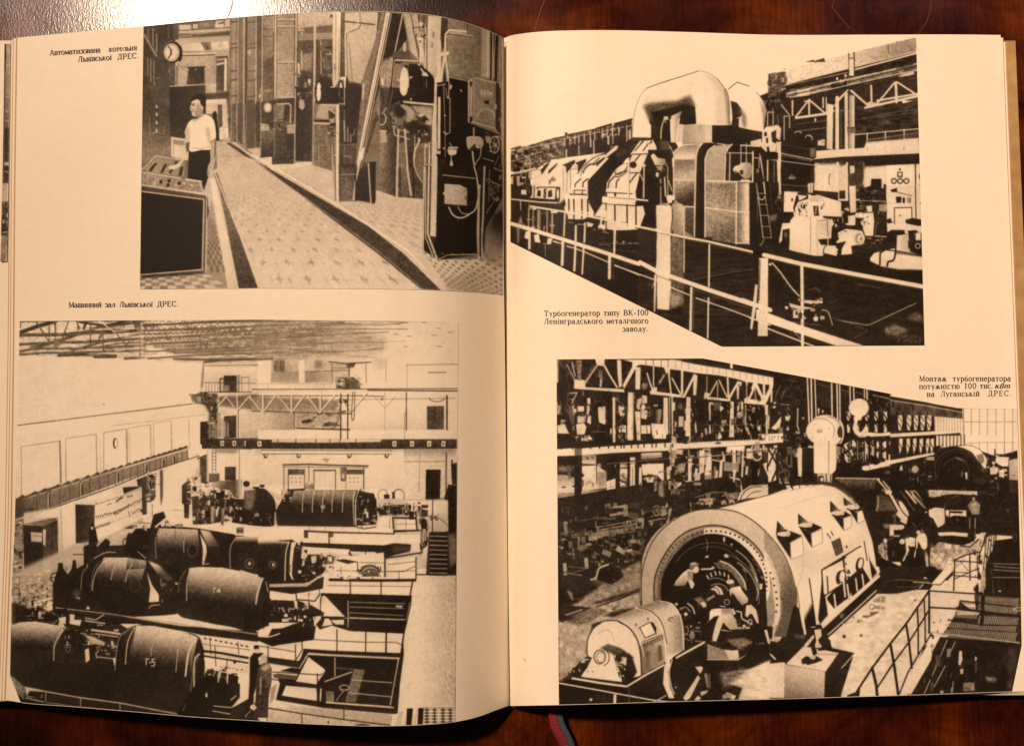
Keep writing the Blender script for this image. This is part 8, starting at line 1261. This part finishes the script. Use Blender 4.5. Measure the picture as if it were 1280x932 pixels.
under = strip([(60, 51), (60, 876)], [(-30, 51), (-34, 876)], .0152, .0105)
under['label'] = "narrow strip of the leaf beneath, at the far left"
strip([(1180, 47.4), (1200, 866)], [(1254.2, 47.4), (1261.2, 233), (1269.2, 433), (1278, 663), (1287, 866)], .0095, .0078)
strip([(1180, 53), (1200, 868)], [(1257.4, 53), (1264.2, 233), (1272, 433), (1281, 663), (1290, 868)], .0082, .0066)
# ---------------------------------------------------------------- the printed photographs
def plate_e():                                  # sliver of another picture at the far left
    p = Plate(-2, 50, 16, 334, 1.0, 77)
    p.view(0, 0, 1)
    p.P(.45, "5.5 54 12.5 54 10.5 230 3 230", g=(8, 54, .6, 8, 230, .2), tex=.06)
    p.P(.5, "2 285 10 285 8 328 0 328", tex=.06); p.P(.2, "2.5 228 10 228 10 230 2.5 230"); p.P(.68, "2.5 229 10.3 229 10 252 2 252", tex=.05)
    p.P(.2, "2 252 10 252 9 294 1 294", tex=.1); p.K("2 252 10 252 9 294 1 294", 14, [.8, .1, .6], (2, 7), (90, 0), w=(1, 2)); p.P(.16, "4 160 11.5 160 11 202 3.5 202", tex=.04); p.P(.7, "4 203 11 203 11 207 4 207"); p.P(.15, "3.5 208 11 208 10.5 229 3 229")
    for y in (80, 121, 138, 150, 214): p.L(.7, 1.2, [5, y, 12, y+2])
    p.L(.25, 2, "6.5 56 4.5 228", soft=1)
    return p
strip([(12.6, 55), (11.6, 160), (10.6, 230), (8.6, 327)], [(5.4, 55), (4, 160), (2.8, 230), (.2, 327)], .01305, .0129, "printed_photograph", under, plate_mat("photograph_sliver", plate_e()), 60, (-2, 50, 16, 334))['label'] = "sliver of a grey photograph on the leaf beneath"
def photo(page_o, side, plate, name, top_c, bot_c, nu, nv, label, left=None, right=None):
    m = plate_mat(name, plate)
    T, B = np.asarray(top_c, float), np.asarray(bot_c, float)
    def par(c, u):                              # by share of x between first and last knot
        x = c[0, 0]+(c[-1, 0]-c[0, 0])*u
        return x, np.interp(x, c[:, 0], c[:, 1])
    U, V = np.meshgrid(np.linspace(0, 1, nu), np.linspace(0, 1, nv)); U, V = U.ravel(), V.ravel()
    (tx, ty), (bx, by) = par(T, U), par(B, U)
    x, y = tx+(bx-tx)*V, ty+(by-ty)*V
    for edge, wgt, i in ((left, 1-U, 0), (right, U, -1)):   # side edges that are not straight
        if edge:
            ye = T[i, 1]+(B[i, 1]-T[i, 1])*V
            x = x+wgt**3*(np.interp(ye, [q[1] for q in edge], [q[0] for q in edge])-(T[i, 0]+(B[i, 0]-T[i, 0])*V))
    P = on_page(side, x, y, .00016)
    uv = np.stack([(x-plate.x0)*SS/plate.w, 1-(y-plate.y0)*SS/plate.h], 1)
    o = mesh_obj("printed_photograph", P, grid_faces(nu, nv), m, page_o, True, uv)
    o['label'] = label
    return o
pa, pb, pc, pd = plate_a(), plate_b(), plate_c(), plate_d()
photo(page_l, 'L', pa, "boiler_hall_print", [(float(x), float(smooth_curve(TOP_L, x))+.5) for x in np.linspace(179.6, 628.2, 90)], [(175, 361.5), (320, 360.3), (460, 361), (540, 362.5), (600, 365.5), (628.8, 369)], 180, 90, "photograph of a man at a control desk in a boiler hall")
photo(page_l, 'L', pc, "turbine_hall_print", [(24.8, 401.3), (320, 399.5), (573, 402)], [(float(x), float(smooth_curve(BOT_L, x))-.8) for x in np.linspace(26, 569, 110)], 180, 130, "photograph of rows of dark generators in a turbine hall", left=[(24.8, 401), (21.5, 560), (18.5, 660), (15, 720), (12.7, 843), (26, 877)])
photo(page_r, 'R', pb, "turbogenerator_print", [(637.5, 150), (800, 70), (900, 60), (1145, 47.5)], [(638, 302.5), (902, 433), (1155.5, 431.5)], 170, 110, "photograph of a turbogenerator with two large bent pipes")
photo(page_r, 'R', pd, "assembly_print", [(695.5, 449), (878, 447.8), (1000, 470), (1205, 510), (1270.5, 510.5)], [(float(x), float(smooth_curve(BOT_R, x))-.8) for x in np.linspace(698.5, 1265, 110)], 190, 120, "photograph of workers assembling a large generator", right=[(1270.5, 510), (1272.5, 600), (1275, 700), (1276.8, 806), (1265, 863)])
# ---------------------------------------------------------------- captions, stroke by stroke
TH, TN = .95, .42                               # thick and thin strokes; x height 4.8, capitals 7
GL = {}
def gl(ch, w, *s): GL[ch] = (w, s)
def stem(x, y1, serif=1.0, y0=0.0): return [('T', x, y0, x, y1)]+([('N', x-1.0, y0+.15, x+1.0, y0+.15), ('N', x-1.0, y1-.15, x+1.0, y1-.15)] if serif else [])
X = 4.8; H = 7.0
def ring_s(cx, cy, rx, ry, a0=0, a1=360): return [('O', cx, cy, rx, ry, a0, a1)]
def put(ch, w, *parts): GL[ch] = (w, [t for p in parts for t in p])
put('а', 4.4, ring_s(1.9, 1.5, 1.5, 1.5, 40, 340), [('T', 3.3, .4, 3.3, 3.4), ('N', 3.3, .2, 4.2, .2)], ring_s(2.0, 3.2, 1.3, 1.5, 0, 150))
put('в', 4.3, stem(1, X), ring_s(2.1, 3.6, 1.4, 1.2, -80, 80), ring_s(2.1, 1.3, 1.7, 1.3, -80, 80), [('N', 1, 2.5, 2.4, 2.5), ('N', 1, X-.2, 2.3, X-.2), ('N', 1, .2, 2.3, .2)])
put('г', 3.9, stem(1, X), [('N', 1, X-.2, 3.5, X-.2), ('N', 3.5, X-.2, 3.6, 3.4)])
put('д', 5.0, [('N', .5, .3, 4.6, .3), ('N', .5, .3, .4, -1.3), ('N', 4.6, .3, 4.7, -1.3), ('N', 1.3, .4, 2.2, X), ('T', 3.7, .3, 3.7, X), ('N', 1.7, X-.2, 4.2, X-.2)])
put('е', 4.2, ring_s(2.1, 2.4, 1.7, 2.3, 15, 320), [('N', .6, 2.6, 3.7, 2.6)])
put('ж', 6.6, stem(3.2, X), [('T', .5, .2, 2.4, 2.6), ('N', 2.4, 2.6, .6, 4.5), ('T', 5.9, .2, 4.0, 2.6), ('N', 4.0, 2.6, 5.8, 4.5), ('N', 2.2, 2.5, 4.2, 2.5)])
put('з', 3.8, ring_s(1.8, 3.5, 1.3, 1.2, -80, 160), ring_s(1.8, 1.3, 1.6, 1.3, -160, 80))
put('и', 5.2, stem(1, X), stem(4.1, X), [('N', 1.2, .8, 3.9, 4.0)])
put('й', 5.2, stem(1, X), stem(4.1, X), [('N', 1.2, .8, 3.9, 4.0)], ring_s(2.5, 6.6, 1.0, .9, 190, 350))
put('к', 4.7, stem(1, X), [('N', 1.2, 2.4, 3.6, 4.4), ('T', 2.1, 2.7, 3.9, .3), ('N', 3.3, .2, 4.5, .2)])
put('л', 4.7, [('N', .3, .3, 1.0, .4), ('N', 1.0, .4, 1.8, X), ('T', 3.6, 0, 3.6, X), ('N', 1.2, X-.2, 4.3, X-.2), ('N', 2.8, .2, 4.5, .2)])
put('м', 5.9, [('T', 4.9, 0, 4.9, X), ('N', 1.0, 0, 1.1, X), ('T', 1.1, X, 2.9, .6), ('N', 2.9, .6, 4.8, X), ('N', .3, .2, 1.8, .2), ('N', 4.1, .2, 5.7, .2)])
put('н', 5.0, stem(1, X), stem(3.9, X), [('N', 1, 2.5, 3.9, 2.5)])
put('о', 4.5, ring_s(2.2, 2.4, 1.8, 2.35))
put('п', 5.0, stem(1, X), stem(3.9, X), [('N', 1, X-.2, 3.9, X-.2)])
put('р', 4.7, stem(1, X, 1, -2.3), ring_s(2.4, 2.4, 1.7, 2.3, -130, 130))
put('с', 4.0, ring_s(2.1, 2.4, 1.7, 2.35, 45, 315))
put('т', 4.6, stem(2.2, X), [('N', .5, X-.2, 3.9, X-.2), ('N', .5, X-.2, .5, 3.6), ('N', 3.9, X-.2, 3.9, 3.6)])
put('у', 4.6, [('T', .8, X, 2.4, .6), ('N', 3.9, X, 2.0, -1.4), ('N', 2.0, -1.4, .9, -1.8), ('N', .2, X-.2, 1.7, X-.2), ('N', 3.1, X-.2, 4.5, X-.2)])
put('ч', 4.7, stem(3.6, X), [('T', .9, X, .9, 3.2), ('N', .9, 2.9, 2.0, 2.2), ('N', 2.0, 2.2, 3.6, 2.6), ('N', .2, X-.2, 1.7, X-.2)])
put('ш', 6.6, stem(1, X), stem(3.2, X), stem(5.4, X), [('N', 1, .2, 5.4, .2)])
put('ь', 4.2, stem(1, X), ring_s(2.1, 1.4, 1.6, 1.4, -80, 80), [('N', 1, 2.7, 2.3, 2.7), ('N', 1, .2, 2.3, .2)])
put('ю', 6.2, stem(1, X), ring_s(4.2, 2.4, 1.5, 2.35), [('N', 1, 2.5, 2.7, 2.5)])
put('я', 4.5, stem(3.4, X), ring_s(2.2, 3.5, 1.3, 1.25, 90, 270), [('N', 2.0, X-.15, 3.4, X-.15), ('N', 2.0, 2.3, 3.4, 2.3), ('N', 2.3, 2.3, .6, .2)])
put('і', 2.4, stem(1.1, X), ring_s(1.1, 6.4, .3, .3))
put('ї', 2.8, stem(1.3, X), ring_s(.5, 6.3, .28, .28), ring_s(2.1, 6.3, .28, .28))
put('А', 6.2, [('N', .8, .2, 3.0, H), ('T', 3.0, H, 5.2, .2), ('N', 1.6, 2.4, 4.3, 2.4), ('N', .1, .2, 1.7, .2), ('N', 4.2, .2, 6.1, .2)])
put('Л', 6.2, [('N', .9, .2, 2.7, H), ('T', 4.7, 0, 4.7, H), ('N', 1.8, H-.2, 5.6, H-.2), ('N', .2, .2, 1.6, .2), ('N', 3.8, .2, 5.7, .2)])
put('Д', 6.4, [('N', .4, .4, 6.0, .4), ('N', .4, .4, .3, -1.6), ('N', 6.0, .4, 6.1, -1.6), ('N', 1.4, .4, 2.7, H), ('T', 4.8, .3, 4.8, H), ('N', 1.9, H-.2, 5.6, H-.2)])
put('Р', 5.4, stem(1.2, H), ring_s(2.8, 5.0, 1.9, 1.9, -90, 90), [('N', 1.2, H-.2, 3.0, H-.2), ('N', 1.2, 3.1, 3.0, 3.1)])
put('Е', 5.6, stem(1.2, H), [('N', 1.2, H-.2, 4.9, H-.2), ('N', 1.2, .2, 5.0, .2), ('N', 1.2, 3.6, 3.8, 3.6), ('N', 4.9, H-.2, 4.9, 5.4), ('N', 5.0, .2, 5.1, 1.7)])
put('С', 5.8, ring_s(3.0, 3.5, 2.5, 3.4, 40, 320), [('N', 5.0, 5.2, 5.0, 6.8)])
put('М', 7.6, [('N', 1.1, 0, 1.2, H), ('T', 1.2, H, 3.7, .5), ('N', 3.7, .5, 6.2, H), ('T', 6.3, 0, 6.3, H), ('N', .3, .2, 2.0, .2), ('N', 5.4, .2, 7.3, .2), ('N', .4, H-.2, 1.5, H-.2), ('N', 6.0, H-.2, 7.2, H-.2)])
put('Т', 5.8, stem(2.9, H), [('N', .4, H-.2, 5.4, H-.2), ('N', .4, H-.2, .4, 5.2), ('N', 5.4, H-.2, 5.4, 5.2)])
put('В', 5.6, stem(1.2, H), ring_s(2.9, 5.2, 1.7, 1.6, -85, 85), ring_s(2.9, 1.9, 2.1, 1.8, -85, 85), [('N', 1.2, H-.2, 3, H-.2), ('N', 1.2, 3.6, 3, 3.6), ('N', 1.2, .2, 3, .2)])
put('К', 6.0, stem(1.2, H), [('N', 1.4, 3.3, 4.8, 6.6), ('T', 2.6, 3.9, 5.0, .3), ('N', 4.3, .2, 5.9, .2), ('N', 4.2, 6.8, 5.5, 6.8)])
put('1', 4.0, stem(2.1, H), [('N', .9, 5.8, 2.1, H-.1)])
put('0', 4.6, ring_s(2.3, 3.5, 1.8, 3.4))
put('-', 3.4, [('T', .7, 2.5, 2.7, 2.5)])
put('.', 2.0, ring_s(.9, .5, .35, .35))
put('б', 4.6, ring_s(2.2, 1.9, 1.75, 1.85), [('T', .6, 2.4, .9, 4.8), ('N', .9, 4.8, 2.4, 6.0), ('N', 2.4, 6.0, 3.7, 6.8)])
put('k', 4.4, [('T', 1, 0, 1, X), ('N', 1.2, 2.4, 3.9, 4.6), ('T', 2.0, 2.8, 3.7, .2)])     # the slanted letters
put('v', 4.4, ring_s(2.2, 1.6, 1.5, 1.6), ring_s(2.3, 4.5, 1.3, 1.4, -60, 150), [('T', .8, 1.5, 1.2, 4.6)])
put('m', 6.4, [('T', .9, 0, .9, X-.4), ('T', 3.1, 0, 3.1, X-.9), ('T', 5.3, 0, 5.3, X-.9), ('N', .9, 3.6, 2.2, X-.2), ('N', 2.2, X-.2, 3.1, X-1), ('N', 3.1, 3.6, 4.4, X-.2), ('N', 4.4, X-.2, 5.3, X-1)])
def quad_stroke(out, a, b2, w):
    a, b2 = np.array(a, float), np.array(b2, float); d = b2-a; L = np.hypot(*d)
    if L < 1e-6: return
    n = np.array([-d[1], d[0]])/L*w/2; e = d/L*.08
    out.append([a-e+n, a-e-n, b2+e-n, b2+e+n])
def glyph(ch, bold):
    out = []
    for t in GL[ch][1]:
        if t[0] in 'TN':
            quad_stroke(out, (t[1], t[2]), (t[3], t[4]), (TH if t[0] == 'T' else TN)*bold)
        else:
            _, cx, cy, rx, ry, a0, a1 = t
            n = max(6, int(abs(a1-a0)/18)); an = np.radians(np.linspace(a0, a1, n+1))
            if rx < .5: out.append([np.array([cx+rx*1.6*math.cos(k), cy+ry*1.6*math.sin(k)]) for k in np.radians(range(0, 360, 45))]); continue
            inn, ou = [], []
            for k in an:
                w = (TN+(TH-TN)*abs(math.cos(k)))*bold/2; d = np.array([math.cos(k)*rx, math.sin(k)*ry]); nn = np.array([math.cos(k), math.sin(k)])
                inn.append(np.array([cx, cy])+d-nn*w); ou.append(np.array([cx, cy])+d+nn*w)
            for i in range(n): out.append([inn[i], ou[i], ou[i+1], inn[i+1]])
    return out
def caption(page_o, side, lines, label):
    vs, fs = [], []; zz = [0]
    for words, yb0, yb1, xa, xb in lines:
        for (txt, x0, x1, *sty) in words:
            it = bool(sty); bold = 1.3 if it else 1.32
            adv = sum(GL[c][0] for c in txt); sc = (.97 if not it else min(1.25, (x1-x0)/adv))
            gap = ((x1-x0)-adv*sc)/max(1, len(txt)-1)
            if gap < -.05: sc = (x1-x0)/adv; gap = 0.0
            x = x0
            for c in txt:
                for q in glyph(c, bold*min(1, sc+.02)**1.5):
                    P2 = []
                    for (gx_, gy_) in q:
                        X_ = x+gx_*sc+(gy_*.24 if it else 0); yb = yb0+(yb1-yb0)*(X_-xa)/(xb-xa); P2.append((X_, yb-gy_*.97))
                    zz[0] = (zz[0]+1) % 23
                    W3 = on_page(side, [p[0] for p in P2], [p[1] for p in P2], .00012+zz[0]*2e-6)
                    k = len(vs); vs += list(W3); fs.append(tuple(range(k, k+len(P2))))
                x += GL[c][0]*sc+gap
    o = mesh_obj("caption", vs, fs, M_INK, page_o, False); o['label'] = label
    return o
caption(page_l, 'L', [([("Автоматизована", 62, 125.8), ("котельня", 136.2, 171.3)], 69.6, 63.0, 62, 171.3), ([("Львівської", 97.5, 140), ("ДРЕС.", 146.7, 173.2)], 77.8, 73.0, 97.5, 173.2)], "caption at the upper left, beside the boiler hall photograph")
caption(page_l, 'L', [([("Машинний", 85.7, 127), ("зал", 131.3, 144.3), ("Львівської", 149.2, 191.3), ("ДРЕС.", 196.2, 223)], 384.3, 383.0, 85.7, 223)], "caption above the turbine hall photograph")
caption(page_r, 'R', [([("Турбогенератор", 680, 750), ("типу", 754.3, 774.4), ("ВК-100", 779.2, 810.2)], 395.0, 393.8, 680, 810.2), ([("Ленінградського", 680, 753.2), ("металічного", 757.6, 810.3)], 404.8, 404.0, 680, 810.3), ([("заводу.", 778, 810)], 414.2, 414.0, 778, 810)], "caption under the turbogenerator photograph")
caption(page_r, 'R', [([("Монтаж", 1148.7, 1183.2), ("турбогенератора", 1190.5, 1263.3)], 476.4, 476.0, 1148.7, 1263.3), ([("потужністю", 1148.7, 1199.3), ("100", 1205, 1220), ("тис.", 1224.5, 1240.6), ("kvm", 1243, 1262.5, 1)], 486.0, 485.0, 1148.7, 1263.3), ([("на", 1158.3, 1168), ("Луганській", 1175.5, 1224.3), ("ДРЕС.", 1234.5, 1264)], 495.6, 494.5, 1158.3, 1264)], "caption at the right margin, above the assembly photograph")
# ---------------------------------------------------------------- ribbon bookmark
path = [(692, 850, .0045), (693.5, 872, .0050), (695, 886, .0054), (694.8, 896, .0054), (697.5, 907, .0056), (702.5, 917, .0056), (707.5, 927, .0050), (711, 938, .0040), (714, 955, .0022), (719, 975, .0008)]
def rib(half, mat, sub):
    nps = np.array(path); t = np.linspace(0, len(path)-1, 90)
    cx, cy, cz = (smooth_curve(np.stack([np.arange(len(path)), nps[:, k]], 1), t) for k in range(3))
    P = at(cx, cy, cz); vs, fs, uv = [], [], []
    L = np.concatenate([[0], np.cumsum(np.linalg.norm(np.diff(P, axis=0), axis=1))])
    for i in range(len(P)):
        d = P[min(i+1, len(P)-1)]-P[max(i-1, 0)]; n = np.array([-d[1], d[0], 0]); n = -n/np.linalg.norm(n)
        n = n if n[0] > 0 else -n
        fr = [(-.00285, .0007), (.0007, .00285)][half]
        for m in range(5):
            k = fr[0]+(fr[1]-fr[0])*m/4
            vs.append(P[i]+n*k+np.array([0, 0, .0004*math.cos(k*700)+.00012*math.sin(L[i]*5000)])); uv.append((k/.0057+.5, L[i]/.0105))
        if i: a = 5*(i-1); fs += [(a+m, a+m+1, a+m+6, a+m+5) for m in range(4)]
    return mesh_obj("ribbon_bookmark" if not sub else "ribbon_stripe", vs, fs, mat, sub or book, True, uv)
r0 = rib(0, M_RED, None); rib(1, M_BLUE, r0)['label'] = "slate blue half of the ribbon"
r0['label'] = "red and slate blue ribbon hanging out below the pages"
for o in (r0, *r0.children):
    md = o.modifiers.new("thickness", 'SOLIDIFY'); md.thickness = .0003
